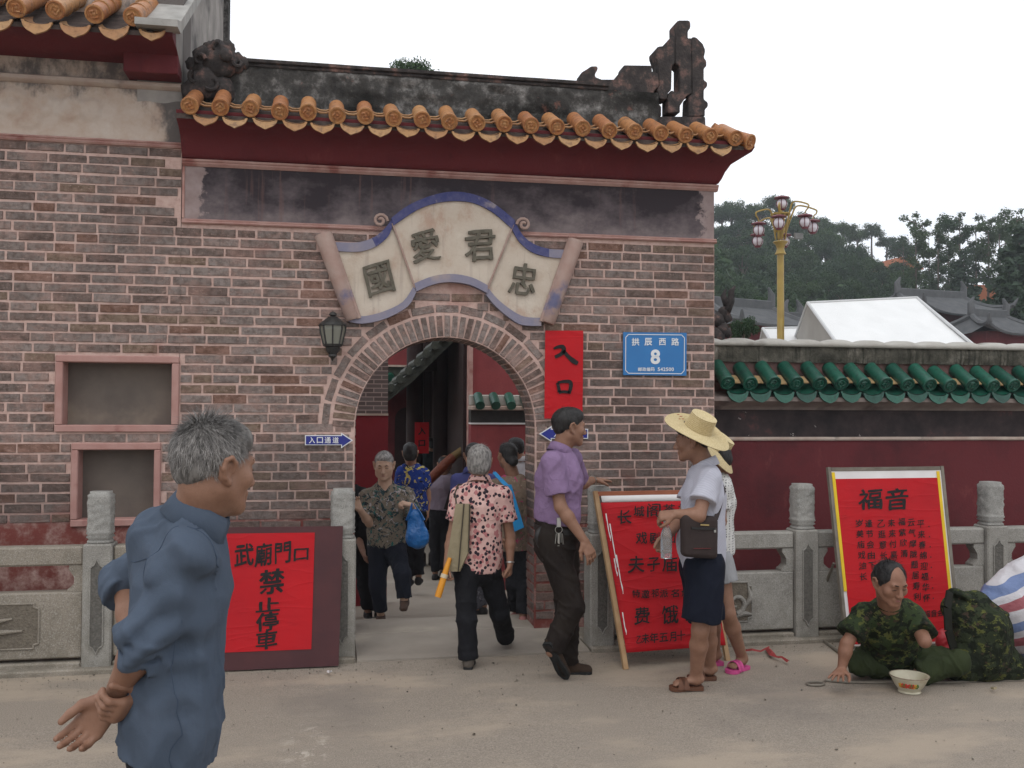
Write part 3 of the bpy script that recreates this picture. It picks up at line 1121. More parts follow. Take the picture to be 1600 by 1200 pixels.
mb.add([(HU0, V0 + .4, -.1), (HU1, V0 + .4, -.1), (HU1, V0 + .4, 3.49), (HU0, V0 + .4, 3.49)], [(3, 2, 1, 0)])
HW = mesh_obj('wall', mb.mesh('wall', fix=False), M['mortar'], HALL)
lay_bricks(HW, [r for r in hall_rows if r[1] > .86])
# blocked windows: cement surround and old board
for k, (a, b, c, d) in enumerate(WIN):
    ha, hb, hc, hd = holes[k]
    mb = MB()
    mb.box(ha - .002, hb + .002, V0 + .125, V0 + .158, hc - .002, hd + .002)
    W_ = mb.build('window', M['window_board'], HALL)
    tag(W_, ['wide blocked window recessed in pink surround', 'smaller blocked window in pink surround'][k])
    for nm, q in (('frame_top', (a, b, hd - .004, d)), ('frame_bottom', (a, b, c, hc + .004)), ('frame_side', (a, ha + .004, hc + .005, hd - .005)), ('frame_side', (hb - .004, b, hc + .005, hd - .005))):
        mb = MB()
        mb.box(q[0], q[1], V0 - .024, V0 + .12, q[2], q[3], .006)
        mb.build(nm, M['window_trim'], W_)
# frieze of worn plaster relief
mb = MB()
nx, nz = 130, 24
vs = []
rel = []   # vine scrolls
for (cx, cz, s, ph) in ((-2.18, 3.72, .10, 0), (-1.97, 3.74, .09, 1.4), (-1.80, 3.73, .085, 3), (-2.40, 3.73, .1, 2), (-2.06, 3.64, .06, 4), (-1.66, 3.70, .06, 1)):
    for a in range(26):
        t = a / 25
        ang = ph + t * 7.5
        rr = s * (1 - t * .85)
        rel.append((cx + rr * math.cos(ang), cz + rr * math.sin(ang), .016 * (1 - t * .4)))
for j in range(nz + 1):
    for i in range(nx + 1):
        u = -2.9 + (HU1 + 2.9) * i / nx
        z = 3.50 + .385 * j / nz
        h = 0
        for (a, b, r) in rel:
            d2 = (u - a) ** 2 + (z - b) ** 2
            if d2 < .0012:
                h = max(h, 1 - d2 / .0012)
        vs.append((u, V0 - .004 - .020 * h ** .6 - .003 * vnoise((u, 0, z), 6), z))
n = nx + 1
mb.add(vs, [(j * n + i, j * n + i + 1, (j + 1) * n + i + 1, (j + 1) * n + i) for j in range(nz) for i in range(nx)])
mb.build('frieze', M['frieze'], HALL, smooth='all')
mb = MB()
mb.box(HU0, -2.9, V0 - .004, V0 + .03, 3.50, 3.885)
mb.box(HU0, HU1, V0 + .0, V0 + .35, 3.49, 4.6)
mb.build('upper_wall', M['frieze'], HALL)
moulding('moulding', HU0, HU1, [(-.02, 3.472), (.018, 3.472), (.028, 3.484), (.014, 3.494), (.024, 3.503), (.01, 3.515), (-.02, 3.515)], M['pink_trim'], HALL)
moulding('moulding', HU0, HU1 - .006, [(-.02, 3.872), (.02, 3.872), (.045, 3.892), (.045, 3.915), (.03, 3.925), (-.02, 3.93)], M['cream_trim'], HALL)
# red timber: fascia and the beam end block
mb = MB()
mb.box(-1.42, HU1 - .003, V0 - .20, V0 + .01, 3.932, 4.10, .006)
mb.build('beam_end', M['redeave'], HALL)
cv = [(.0, 4.05), (.10, 4.055), (.21, 4.06), (.24, 4.08), (.34, 4.09), (.42, 4.105), (.42, 4.14), (.0, 4.25)]
mb = MB()
mb.loft([[(u, V0 - o, z) for o, z in cv] for u in (HU0, -3.2, -2.2, -1.42, HU1 - .004)], True)
mb.build('eave_cove', M['redeave'], HALL, smooth=True)
HV = 6.48
HZ = P(207, 26, HV).z
HTM = round_tile_mesh('round_tile', 1.0, .060, M['amber'])
hus = [P(207, 26, HV).x - .232 * i for i in range(6)][::-1]
eave(HALL, hus, HV, HZ, math.radians(30), HTM, DM, drip_mesh('drip_tile', .19, .085, M['amber_pale']), .062)
q = mesh_obj('drip_tile', DRM, None, HALL, (hus[-1] + .115, HV + .02, HZ - .062))
mb = MB()
a_ = math.radians(30)
mb.loft([[(u, HV + .05, HZ - .07), (u, HV + 1.6, HZ - .05 + 1.55 * math.tan(a_)), (u, HV + 1.6, HZ - .12 + 1.55 * math.tan(a_)), (u, HV + .05, HZ - .10)] for u in (HU0, HU1 - .12)], True)
mb.build('tile_bed', M['tilebed'], HALL)
# segmented joints on the long barrels
mb = MB()
for u in hus:
    for k in range(1, 5):
        s = .19 * k
        T = Matrix.Translation((u, HV + s * math.cos(a_), HZ + s * math.sin(a_))) @ Matrix.Rotation(a_, 4, 'X')
        mb.loft([[T @ Vector((r * math.cos(t * .3927), y, r * math.sin(t * .3927))) for t in range(16)] for r, y in ((.058, -.006), (.0625, -.003), (.0625, .004), (.058, .006))], True)
mb.build('tile_joints', M['amber_pale'], HALL)['kind'] = 'stuff'
# gable end wall rising behind, with its stone kneeler
mb = MB()
gz = lambda y: 4.17 + (y - 6.72) * .62
ring = [(7.02, 3.6), (6.97, 4.0), (6.72, 4.1), (6.70, 4.18), (7.2, gz(7.2) + .12), (9.55, gz(9.55) + .2), (9.55, 3.0), (7.36, 3.0)]
mb.loft([[(u, y, z) for y, z in ring] for u in (HU1 - .30, HU1 - .002)], True)
mb.build('gable_wall', plain('rain_streaked_gable_plaster', (.42, .39, .36), (.18, .165, .155), 3, .92, .15, .4, 50, .006, c3=(.06, .055, .055)), HALL)
mb = MB()
cap = [(6.46, 4.13), (6.46, 4.175), (6.60, 4.22), (9.6, gz(9.6) + .27), (9.6, gz(9.6) + .16), (6.66, 4.175), (6.60, 4.135)]
mb.loft([[(u, y, z) for y, z in cap] for u in (HU1 - .22, HU1 + .045)], True)
mb.build('kneeler_coping', plain('grey_kneeler_stone', (.40, .385, .36), (.28, .27, .25), 8, .9, .2, .5, 50, .006), HALL)
mb = MB()
mb.box(HU1 - .05, HU1 + .04, 9.40, 9.58, 3.0, 6.3)
mb.build('gable_back_edge', M['ridge'], HALL)

# ------------------------------------------------------------------ lettering
_GL = {}
def glyph(ch, bold=0.0, res=6, size=1.0):
    """flat outline mesh of one character: (verts 2-D centred on its box, faces)"""
    key = (ch, bold, res)
    if key in _GL:
        return _GL[key]
    cu = bpy.data.curves.new('lettering_source', 'FONT')
    cu.body = ch
    cu.size = 1.0
    cu.offset = bold
    cu.resolution_u = res
    ob = bpy.data.objects.new('lettering_source', cu)
    COL.objects.link(ob)
    dg = bpy.context.evaluated_depsgraph_get()
    me = bpy.data.meshes.new_from_object(ob.evaluated_get(dg))
    bm = bmesh.new()
    bm.from_mesh(me)
    bmesh.ops.remove_doubles(bm, verts=bm.verts, dist=1e-5)
    ed = [e for e in bm.edges if len(e.link_faces) == 1 and e.calc_length() > .09]
    if ed:
        bmesh.ops.subdivide_edges(bm, edges=ed, cuts=3)
    bm.verts.index_update()
    V = np.array([v.co[:2] for v in bm.verts]) if len(bm.verts) else np.zeros((0, 2))
    bn = np.zeros_like(V)
    for e in bm.edges:
        if len(e.link_faces) == 1:
            a, b = e.verts
            d = (b.co - a.co)
            n = np.array((d.y, -d.x))
            L = np.linalg.norm(n)
            if L < 1e-9: continue
            n /= L
            c = e.link_faces[0].calc_center_median()
            m = (a.co + b.co) / 2
            if n[0] * (m.x - c.x) + n[1] * (m.y - c.y) < 0:
                n = -n
            bn[a.index] += n
            bn[b.index] += n
    nn = np.linalg.norm(bn, axis=1)
    bn[nn > 0] /= nn[nn > 0][:, None]
    Fc = [tuple(v.index for v in f.verts) for f in bm.faces]
    bm.free()
    bpy.data.meshes.remove(me)
    bpy.data.objects.remove(ob)
    bpy.data.curves.remove(cu)
    if len(V):
        lo, hi = V.min(0), V.max(0)
        V = V - (lo + hi) / 2
    _GL[key] = (V, Fc, bn)
    return _GL[key]

def brush(ch, seed, bold=.012, shear=.10, wob=.03, thick=.028):
    """the character as if written with a soft brush: slanted strokes, swelling and thinning"""
    V, Fc, bn = glyph(ch, 0.0)
    V = V.copy()
    q = np.zeros(len(V))
    w = np.zeros((len(V), 2))
    for i, p in enumerate(V):
        q[i] = mnoise.noise(Vector((p[0] * 4.1 + seed, p[1] * 4.1, seed * 1.7)))
        w[i] = (mnoise.noise(Vector((p[0] * 2 + seed, p[1] * 2, 3.1))), mnoise.noise(Vector((p[0] * 2, p[1] * 2 + seed, 9.7))))
    V += bn * (bold + q * thick)[:, None] + w * wob
    V[:, 1] += shear * V[:, 0]
    return V, Fc

class Letters:
    """each written character becomes a part of its own"""
    def __init__(self): self.items = []
    def add(self, vs, fs): self.items.append(([tuple(p) for p in vs], fs))
    def build(self, name, mat, parent):
        for vs, fs in self.items:
            mb = MB(); mb.add(vs, fs)
            mesh_obj('character', mb.mesh('character', fix=False), mat, parent)

def write(mb, items, fn, hand=True, bold=.012, flat=.55):
    """items: (char, x, y, w, h[, rot]) in board coordinates; fn(x, y, lift) -> point"""
    for i, it in enumerate(items):
        ch, x, y, w, h = it[:5]
        rot = it[5] if len(it) > 5 else 0
        if hand:
            V, Fc = brush(ch, i * 7.3 + ord(ch) * .13, bold)
        else:
            V, Fc, bn_ = glyph(ch, 0.0)
            V = V + bn_ * bold
        if not len(V):
            continue
        ext = V.max(0) - V.min(0)
        V = V / np.maximum(ext, 1e-3 if not hand else .3) * np.array((w, h))
        c, s = math.cos(rot), math.sin(rot)
        V = V @ np.array(((c, s), (-s, c)))
        mb.add([fn(x + a, y + b, 0) for a, b in V], Fc)

# ------------------------------------------------------------------ scroll plaque over the arch
PV = V0 - .05
def pz(x, y, d=0.0):
    p = P(x, y, V0 - .03)
    return Vector((p.x, PV + d, p.z))
def px_fn(d0):
    return lambda x, y, d: pz(x, y, d0 + d)
def strip(name, a, b, d0, d1, mat, parent):
    """band between two pixel polylines"""
    mb = MB()
    poly = list(a) + list(reversed(b))
    mb.prism(poly, px_fn(0), d0, d1)
    return mb.build(name, mat, parent)
PLQ = thing('scroll_plaque', P(705, 450, V0), 'cream scroll-shaped plaster plaque with four raised characters and blue border', 'plaque')
def arcpts(p):
    """smooth a pixel polyline"""
    out = []
    n = len(p)
    for i in range(n - 1):
        p0, p1, p2, p3 = p[max(i - 1, 0)], p[i], p[i + 1], p[min(i + 2, n - 1)]
        for k in range(4):
            t = k / 4
            out.append(tuple(.5 * ((2 * p1[c]) + (-p0[c] + p2[c]) * t + (2 * p0[c] - 5 * p1[c] + 4 * p2[c] - p3[c]) * t * t + (-p0[c] + 3 * p1[c] - 3 * p2[c] + p3[c]) * t ** 3) for c in (0, 1)))
    out.append(p[-1])
    return out
c_out = arcpts([(611, 342), (638, 322), (674, 307), (707, 301), (740, 305.5), (770, 319), (803, 345)])
c_in = arcpts([(614, 354), (650, 330), (680, 319), (710, 315.5), (740, 319), (770, 334), (799, 359)])
b_in = arcpts([(647, 443.5), (677, 432), (707, 429), (737, 434.5), (761, 446.5)])
b_out = arcpts([(650, 456), (677, 445), (704, 441.5), (734, 446), (761, 459)])
strip('centre_panel', c_in, b_in, 0, .08, M['plaque'], PLQ)
strip('top_border', c_out, c_in, -.016, .08, M['plaque_blue'], PLQ)
strip('bottom_border', b_in, b_out, -.014, .08, M['plaque_greyblue'], PLQ)
l_out = arcpts([(612, 343), (599, 360), (581, 373), (557, 379.5), (524, 379)])
l_in = arcpts([(613, 355), (606, 370), (587, 386), (560, 394), (528, 393)])
lb_in = arcpts([(647, 446), (629, 472), (599, 487), (572, 494), (560, 494)])
lb_out = arcpts([(650, 457), (638, 478), (614, 493), (590, 502), (563, 506), (542, 502)])
strip('side_panel', l_in, lb_in, .012, .08, M['plaque'], PLQ)
strip('top_border', l_out[:9], l_in[:9], -.004, .08, M['plaque_blue'], PLQ)
strip('top_border', l_out[8:], l_in[8:], -.003, .08, M['plaque_greyblue'], PLQ)
strip('bottom_border', lb_in, lb_out, -.004, .08, M['plaque_greyblue'], PLQ)
r_out = arcpts([(803, 345), (815, 367), (833, 382), (857, 389.5), (884, 391)])
r_in = arcpts([(799, 359), (811, 379), (831, 395), (857, 402.5), (880, 404)])
rb_in = arcpts([(761, 449), (776, 467), (797, 484), (818, 495), (845, 497)])
rb_out = arcpts([(759, 461), (773, 478), (794, 496), (815, 508), (845, 509.5)])
strip('side_panel', r_in, rb_in, .012, .08, M['plaque'], PLQ)
strip('top_border', r_out[:13], r_in[:13], -.004, .08, M['plaque_blue'], PLQ)
strip('top_border', r_out[12:], r_in[12:], -.003, .08, M['plaque_greyblue'], PLQ)
strip('bottom_border', rb_in, rb_out, -.004, .08, M['plaque_greyblue'], PLQ)
# rolled ends
def roll(a, b, ra, rb, mat, nm):
    mb = MB()
    A, B = pz(*a, .01), pz(*b, .01)
    pts = [A + (B - A) * t for t in (0, .02, .5, .98, 1)]
    mb.tube(pts, [ra * .9, ra, (ra + rb) / 2, rb, rb * .85], 14)
    o = mb.build(nm, mat, PLQ, smooth=True)
    # lip of the roll
    mb = MB()
    off = Vector((.045 if nm == 'rolled_end' and a[0] < 700 else -.045, -.012, .01))
    mb.tube([A + off, (A + B) / 2 + off, B + off], .017, 8)
    mb.build('roll_lip', M['plaque_edge'], PLQ, smooth=True)
roll((505, 366), (551, 500), .066, .05, M['plaque_edge'], 'rolled_end')
roll((899, 376), (854, 505), .062, .058, M['plaque_edge'], 'rolled_end')
# little spirals beside the centre panel
for (x, y, s) in ((594, 346, 1), (817, 352, -1)):
    c = pz(x, y, -.005)
    mb = MB()
    mb.tube([c + Vector((s * math.cos(a * .55) * (.052 - .0027 * a), -.001 * a, math.sin(a * .55) * (.052 - .0027 * a))) for a in range(18)], [.012] * 17 + [.006], 7)
    mb.build('spiral', M['plaque_edge'], PLQ, smooth=True)
# frame lines between panels
for a, b in (((613, 350), (648, 450)), ((801, 352), (760, 454))):
    mb = MB()
    mb.tube([pz(*a, -.004), pz(*b, -.004)], .008, 6)
    mb.build('panel_seam', M['plaque_edge'], PLQ, smooth=True)
for ch, x, y, w, h, rot in (('國', 592, 436, 44, 52, .22), ('愛', 664, 385, 44, 52, .12), ('君', 749, 385, 48, 50, .02), ('忠', 817, 437, 42, 50, -.16)):
    V, Fc = brush(ch, ord(ch) * .37, .014, .06, .03, .02)
    ext = V.max(0) - V.min(0)
    V = V / ext * np.array((w, h))
    c_, s_ = math.cos(rot), math.sin(rot)
    V = V @ np.array(((c_, s_), (-s_, c_)))
    me = bpy.data.meshes.new('character')
    dd = .012 if ch in '國忠' else 0.0
    me.from_pydata([pz(x + a, y - b, dd - .001) for a, b in V], [], Fc)
    bm = bmesh.new(); bm.from_mesh(me)
    r_ = bmesh.ops.extrude_face_region(bm, geom=list(bm.faces))
    top = [v for v in r_['geom'] if isinstance(v, bmesh.types.BMVert)]
    for v in top:
        v.co.y -= .022
    bmesh.ops.recalc_face_normals(bm, faces=bm.faces)
    te = [e for e in bm.edges if e.verts[0] in top and e.verts[1] in top and e.calc_face_angle(0) > .8] if False else [e for e in bm.edges if all(v in top for v in e.verts) and any(not all(v in top for v in f.verts) for f in e.link_faces)]
    bmesh.ops.bevel(bm, geom=te, offset=.006, segments=2, affect='EDGES', clamp_overlap=True)
    bm.to_mesh(me); bm.free()
    mesh_obj('character', me, M['relief_char'], PLQ)

# ------------------------------------------------------------------ wall lantern
def lantern():
    c = P(520, 520, V0 - .16)
    s = 7.0 / 1500
    t = thing('wall_lantern', P(520, 550, V0), 'black iron half-lantern with grimy glass mounted beside the arch', 'lantern')
    mb = MB()
    mb.lathe([(.012, .115), (.03, .125), (.022, .14), (.006, .15)], c, 12)
    mb.lathe([(.098, .052), (.09, .066), (.06, .09), (.035, .11), (.012, .118)], c, 8)
    mb.build('roof', M['black_metal'], t, smooth=True)
    mb = MB()
    mb.lathe([(.062, -.082), (.086, .02), (.088, .05)], c, 8)
    N = Nodes('grimy_lantern_glass')
    g = N.done((.20, .20, .165), .25, .5)
    mb.build('glass', g, t)
    mb = MB()
    for k in range(8):
        a = 2 * math.pi * k / 8
        e = Vector((math.cos(a), math.sin(a), 0))
        mb.tube([c + e * .064 + Vector((0, 0, -.084)), c + e * .088 + Vector((0, 0, .02)), c + e * .09 + Vector((0, 0, .052))], .006, 5)
    mb.lathe([(.1, .048), (.1, .056), (.085, .056)], c, 16)
    mb.build('cage', M['black_metal'], t, smooth=True)
    mb = MB()
    mb.lathe([(.07, -.08), (.066, -.095), (.05, -.10), (.045, -.13), (.028, -.15), (.03, -.165), (.012, -.18), (.002, -.2)], c, 10)
    mb.build('base', M['black_metal'], t, smooth=True)
    mb = MB()
    mb.tube([c + Vector((0, 0, -.10)), c + Vector((.01, .08, -.12)), c + Vector((.02, .15, -.10))], .012, 8)
    mb.lathe([(.035, 0), (.035, .02)], c + Vector((.02, .16, -.10)), 12, Matrix.Rotation(math.pi / 2, 3, 'X'))
    mb.build('bracket', M['black_metal'], t, smooth=True)
lantern()

# ------------------------------------------------------------------ flat signs on the wall
def sign_plate(name, corners, v, thick, mat, label, cat, group=None):
    """corners in pixels: outline of a plate standing off the wall"""
    pts = [P(x, y, v) for x, y in corners]
    c = sum(pts, Vector()) / len(pts)
    t = thing(name, (c.x, c.y, min(p.z for p in pts)), label, cat, group)
    mb = MB()
    mb.prism([(p.x, p.z) for p in pts], lambda x, z, d: Vector((x, v + d, z)), 0, thick)
    mb.build('plate', mat, t)
    return t

SV = V0 - .034
def sfn(v, k=1):
    return lambda x, y, d: (lambda p: Vector((p.x, v + d, p.z)))(P(x, y, v))

# blue house-number sign
blue = plain('blue_enamel', (.015, .16, .42), (.012, .14, .38), 6, .35, .5, .05)
navy = plain('navy_enamel', (.012, .02, .22), (.010, .016, .18), 6, .4, .5, .05)
white = plain('white_enamel', (.72, .73, .74), (.66, .67, .68), 12, .4, .4, 0)
t = sign_plate('street_number_sign', [(974, 519), (1073, 520), (1072.5, 587), (974, 586)], SV, .014, blue, 'blue street number plate with white 8 on the brick wall', 'sign')
mb = MB()
fn = sfn(SV - .003)
def seg(mb, a, b, w, fn):
    a, b = Vector(a), Vector(b)
    d = (b - a).normalized()
    n = Vector((-d.y, d.x)) * w / 2
    mb.add([fn(*q, 0) for q in (a + n, b + n, b - n, a - n)], [(0, 1, 2, 3)])
for a, b in (((982, 522.5), (1065, 523.3)), ((1069.5, 528), (1069, 579)), ((1064.5, 584), (982, 583.2)), ((977.5, 578.5), (977.8, 527)), ((982, 522.5), (977.8, 527)), ((1065, 523.3), (1069.5, 528)), ((1069, 579), (1064.5, 584)), ((982, 583.2), (977.5, 578.5))):
    seg(mb, a, b, 1.1, fn)
mb.build('border_line', white, t)
mb = Letters()
fny = lambda f: (lambda x, y, d: f(x, -y, d))
write(mb, [('拱', 993, -534, 12, 12), ('辰', 1013, -534, 12, 12), ('西', 1035, -534, 11, 11), ('路', 1055, -534, 12, 12)], fny(fn), False, .02)
write(mb, [('8', 1024, -557.5, 15, 23)], fny(fn), False, .035)
write(mb, [(c, 1000 + 6.6 * i, -577, 6, 6) for i, c in enumerate('邮政编码')] + [(c, 1029.5 + 4.3 * i, -577, 3.8, 5.6) for i, c in enumerate('542500')], fny(fn), False, .02)
mb.build('lettering', white, t)

# navy arrow signs
t = sign_plate('arrow_sign', [(476.5, 680), (533, 680), (533, 676), (551.5, 688), (533, 700.5), (533, 695.5), (476.5, 695.5)], SV - .004, .008, white, 'navy arrow sign pointing at the arch, wall side of the lantern', 'sign')
mb = MB()
mb.prism([(P(x, y, SV - .004).x, P(x, y, SV - .004).z) for x, y in ((478, 681.3), (534.5, 681.3), (534.5, 678.8), (548.8, 688), (534.5, 697.8), (534.5, 694.3), (478, 694.3))], lambda x, z, d: Vector((x, SV - .006 + d, z)), 0, .001)
mb.build('arrow_face', navy, t)
mb = Letters()
write(mb, [(c, 487.5 + 12.3 * i, -687.8, 9.6, 9.6) for i, c in enumerate('入口通道')], fny(sfn(SV - .009)), False, .014)
mb.build('lettering', white, t)
t = sign_plate('arrow_sign', [(842.5, 678), (862, 665.5), (862, 670), (919, 670), (919, 685.5), (862, 685.5), (862, 690.5)], SV - .004, .008, white, 'navy arrow sign behind the man in the lilac shirt', 'sign')
mb = MB()
mb.prism([(P(x, y, SV - .004).x, P(x, y, SV - .004).z) for x, y in ((845.2, 678), (860.5, 668.3), (860.5, 671.3), (917.5, 671.3), (917.5, 684.2), (860.5, 684.2), (860.5, 687.8))], lambda x, z, d: Vector((x, SV - .006 + d, z)), 0, .001)
mb.build('arrow_face', navy, t)
mb = Letters()
write(mb, [(c, 870 + 12.3 * i, -677.8, 9.6, 9.6) for i, c in enumerate('入口通道')], fny(sfn(SV - .009)), False, .014)
mb.build('lettering', white, t)

# red paper strip: ENTRANCE
t = thing('red_paper_strip', P(882, 652, SV), 'red paper strip with two brushed characters pasted beside the arch', 'banner')
mb = MB()
nx, nz = 5, 14
vs = []
for j in range(nz + 1):
    for i in range(nx + 1):
        x = 852 + (911.5 - 852) * i / nx - 1.3 * j / nz
        y = 516.5 + (654 - 516.5) * j / nz
        p = P(x, y, SV)
        vs.append((p.x, SV + .006 * vnoise((p.x, 0, p.z), 5), p.z))
n = nx + 1
mb.add(vs, [(j * n + i, j * n + i + 1, (j + 1) * n + i + 1, (j + 1) * n + i) for j in range(nz) for i in range(nx)])
mb.add([(p[0], p[1] + .003, p[2]) for p in vs], [(j * n + i, (j + 1) * n + i, (j + 1) * n + i + 1, j * n + i + 1) for j in range(nz) for i in range(nx)])
mb.build('paper', M['red_paper'], t, smooth='all')
def stroke(mb, pts, ws, fn, n=5):
    """one brush stroke through control points with widths"""
    pts = [Vector(p) for p in pts]
    P2, W2 = [], []
    m = len(pts)
    for i in range(m - 1):
        p0, p1, p2, p3 = pts[max(i - 1, 0)], pts[i], pts[i + 1], pts[min(i + 2, m - 1)]
        for k in range(n):
            t = k / n
            P2.append(.5 * ((2 * p1) + (p2 - p0) * t + (2 * p0 - 5 * p1 + 4 * p2 - p3) * t * t + (3 * p1 - p0 - 3 * p2 + p3) * t ** 3))
            W2.append(ws[i] * (1 - t) + ws[i + 1] * t)
    P2.append(pts[-1]); W2.append(ws[-1])
    L, R = [], []
    for i, p in enumerate(P2):
        d = (P2[min(i + 1, len(P2) - 1)] - P2[max(i - 1, 0)]).normalized()
        nn = Vector((-d.y, d.x)) * W2[i] / 2
        L.append(p + nn); R.append(p - nn)
    vs = [fn(*q, 0) for q in L] + [fn(*q, 0) for q in R]
    k = len(L)
    mb.add(vs, [(i, i + 1, k + i + 1, k + i) for i in range(k - 1)])
mb = MB()
f2 = sfn(SV - .010)
stroke(mb, [(865, 545), (872, 542), (879, 542), (881, 547), (877, 553), (867, 558)], [3, 5, 7, 7, 6, 5], f2)
stroke(mb, [(880, 548), (888, 557), (896, 564), (903, 568)], [6, 6, 8, 6], f2)
mb.build('character', M['ink'], t)
mb = MB()
stroke(mb, [(871, 598), (873, 606), (874, 613)], [5, 5, 6], f2)
stroke(mb, [(871, 598), (882, 596), (891, 597), (892, 604), (889, 615)], [4, 5, 6, 6, 5], f2)
stroke(mb, [(873, 613), (881, 612), (890, 613)], [5, 4.5, 5], f2)
mb.build('character', M['ink'], t)

# ------------------------------------------------------------------ boundary wall on the far side of the gate
BV = 7.34
BU0, BU1 = U1 - .05, 8.6
BW = thing('boundary_wall', (5.2, BV, 0), 'oxblood temple boundary wall with green glazed tile eave and wavy cement top', 'wall')
zz = lambda y: P(1350, y, BV).z
mb = MB()
mb.box(BU0, BU1, BV, BV + .3, -.1, zz(685))
mb.build('red_wall', M['redwall'], BW)
mb = MB()
mb.box(BU0, BU1, BV - .004, BV + .29, zz(684), zz(641))
mb.build('flaking_band', M['black_band'], BW)
moulding('moulding', U1 + .012, BU1, [(-.02, zz(688)), (.014, zz(688)), (.02, zz(686)), (.014, zz(682.5)), (-.02, zz(682.5))], M['cream_trim'], BW, BV)
# cement eave shelf under the tiles
moulding('eave_shelf', U1 + .012, BU1, [(-.05, zz(641)), (.03, zz(641)), (.05, zz(637)), (.10, zz(634)), (.17, zz(628)), (.17, zz(622)), (-.05, zz(612))], plain('grey_pink_cement', (.30, .25, .225), (.20, .16, .145), 7, .92, .15, .5, 50, .006, c3=(.11, .085, .08)), BW, BV)
# back course above the tiles: pinkish plaster, then mossy cement, then wavy coping
mb = MB()
mb.box(BU0, BU1, BV + .02, BV + .28, zz(640), zz(566))
mb.build('pink_course', plain('pink_plaster_course', (.20, .11, .10), (.13, .075, .068), 8, .92, .15, .6, 40, .01, c3=(.09, .085, .065)), BW)
carved_wall('mossy_course', BU0, BU1, zz(568), zz(543), BV - .01, .32, M['mossy'], BW, .016, 9.0, 120, 6)
mb = MB()
n = 150
rings = []
for i in range(n + 1):
    u = BU0 + (BU1 - BU0) * i / n
    w = .030 * abs(math.sin(math.pi * (u - BU0) / .292)) + .004 * vnoise((u, 0, 0), 4)
    rings.append([(u, BV - .035, zz(543.5)), (u, BV - .045, zz(539)), (u, BV + .02, zz(537) + w), (u, BV + .16, zz(535) + w), (u, BV + .33, zz(541)), (u, BV + .33, zz(543.5))])
mb.loft(rings, True)
mb.build('wavy_coping', M['coping'], BW, smooth='all')
GTM = round_tile_mesh('round_tile', .26, .060, M['green'])
GDM = disc_mesh('tile_end', .060, M['green'])
GDR = drip_mesh('drip_tile', .185, .088, M['green'], .006)
gv = BV - .21
gz_ = P(1380, 601, gv).z
gu = [P(1136, 603, gv).x + .196 * i for i in range(20)]
eave(BW, gu, gv, gz_, math.radians(32), GTM, GDM, GDR, .058)
# pans between, with scraps of yellow mortar
mb = MB()
for i, u in enumerate(gu[:-1]):
    T = Matrix.Translation((u + .098, gv + .09, gz_ + .045)) @ Matrix.Rotation(math.radians(32), 4, 'X') @ Matrix.Rotation(random.uniform(-.1, .1), 4, 'Z')
    q = random.uniform(.03, .07)
    mb.box(-.042, .042, -q, q, -.02, -.006, .005, T)
ob_ = mb.build('mortar_scraps', plain('ochre_mortar', (.42, .29, .14), (.24, .16, .09), 25, .95, .1, .7, 60, .012, c3=(.09, .07, .05)), BW)
ob_['kind'] = 'stuff'
# pink pilaster strip where it meets the gate house
mb = MB()
mb.box(U1 + .006, U1 + .075, BV - .10, BV + .06, -.05, zz(640) , .006)
mb.box(U1 + .004, U1 + .05, BV - .12, BV + .06, zz(640) , zz(566), .006)
mb.build('end_pilaster', M['window_trim'], BW)

# ------------------------------------------------------------------ stone balustrade
LV = 6.52     # its centre line
PW = .175
def post(parent, u, v=LV):
    mb = MB()
    h = .80
    mb.box(u - PW / 2, u + PW / 2, v - PW / 2, v + PW / 2, -.06, h, .010)
    po = mb.build('post', M['granite'], parent)
    mb = MB()     # sunk ornament panel on the face, with pointed ends
    f = v - PW / 2 - .004
    y0, y1 = .12, .70
    w = .035
    out = [(-w, y0 + .05), (-w * .45, y0 + .035), (0, y0), (w * .45, y0 + .035), (w, y0 + .05), (w, y1 - .05), (w * .45, y1 - .035), (0, y1), (-w * .45, y1 - .035), (-w, y1 - .05)]
    mb.prism([(u + a, b) for a, b in out], lambda x, z, d: Vector((x, f + d, z)), 0, .003)
    mb.build('sunk_panel', plain('rough_dark_granite', (.16, .15, .135), (.10, .095, .085), 60, .95, .1, .9, 90, .012), po)
    mb = MB()
    for a, b in zip(out, out[1:] + out[:1]):
        mb.tube([(u + a[0] * 1.12, f - .002, .41 + (a[1] - .41) * 1.02), (u + b[0] * 1.12, f - .002, .41 + (b[1] - .41) * 1.02)], .0045, 5)
    mb.build('panel_rim', M['granite'], po)
    # carved drum cap
    mb = MB()
    nz, nk = 26, 40
    rings = []
    for j in range(nz + 1):
        t = j / nz
        z = h + .002 + t * .325
        if t < .06: r = .078
        elif t < .10: r = .066
        elif t < .15: r = .084
        elif t < .18: r = .074
        elif t < .22: r = .085
        elif t > .96: r = .066
        else: r = .079
        ring = []
        for k in range(nk):
            a = 2 * math.pi * k / nk
            sq = 1 / max(abs(math.cos(a)), abs(math.sin(a)))
            rr = r * (1 + (sq - 1) * .42)
            if .24 < t < .94:
                q = Vector((math.cos(a) * 1.2, math.sin(a) * 1.2, z * 9 + u * 3))
                rr += .013 * abs(mnoise.noise(q * 2.6)) + .006 * mnoise.noise(q * 6) - .004
            ring.append((u + rr * math.cos(a), v + rr * math.sin(a), z))
        rings.append(ring)
    mb.loft(rings, True)
    mb.build('cap', M['granite_carved'], po, smooth='all')
    return po

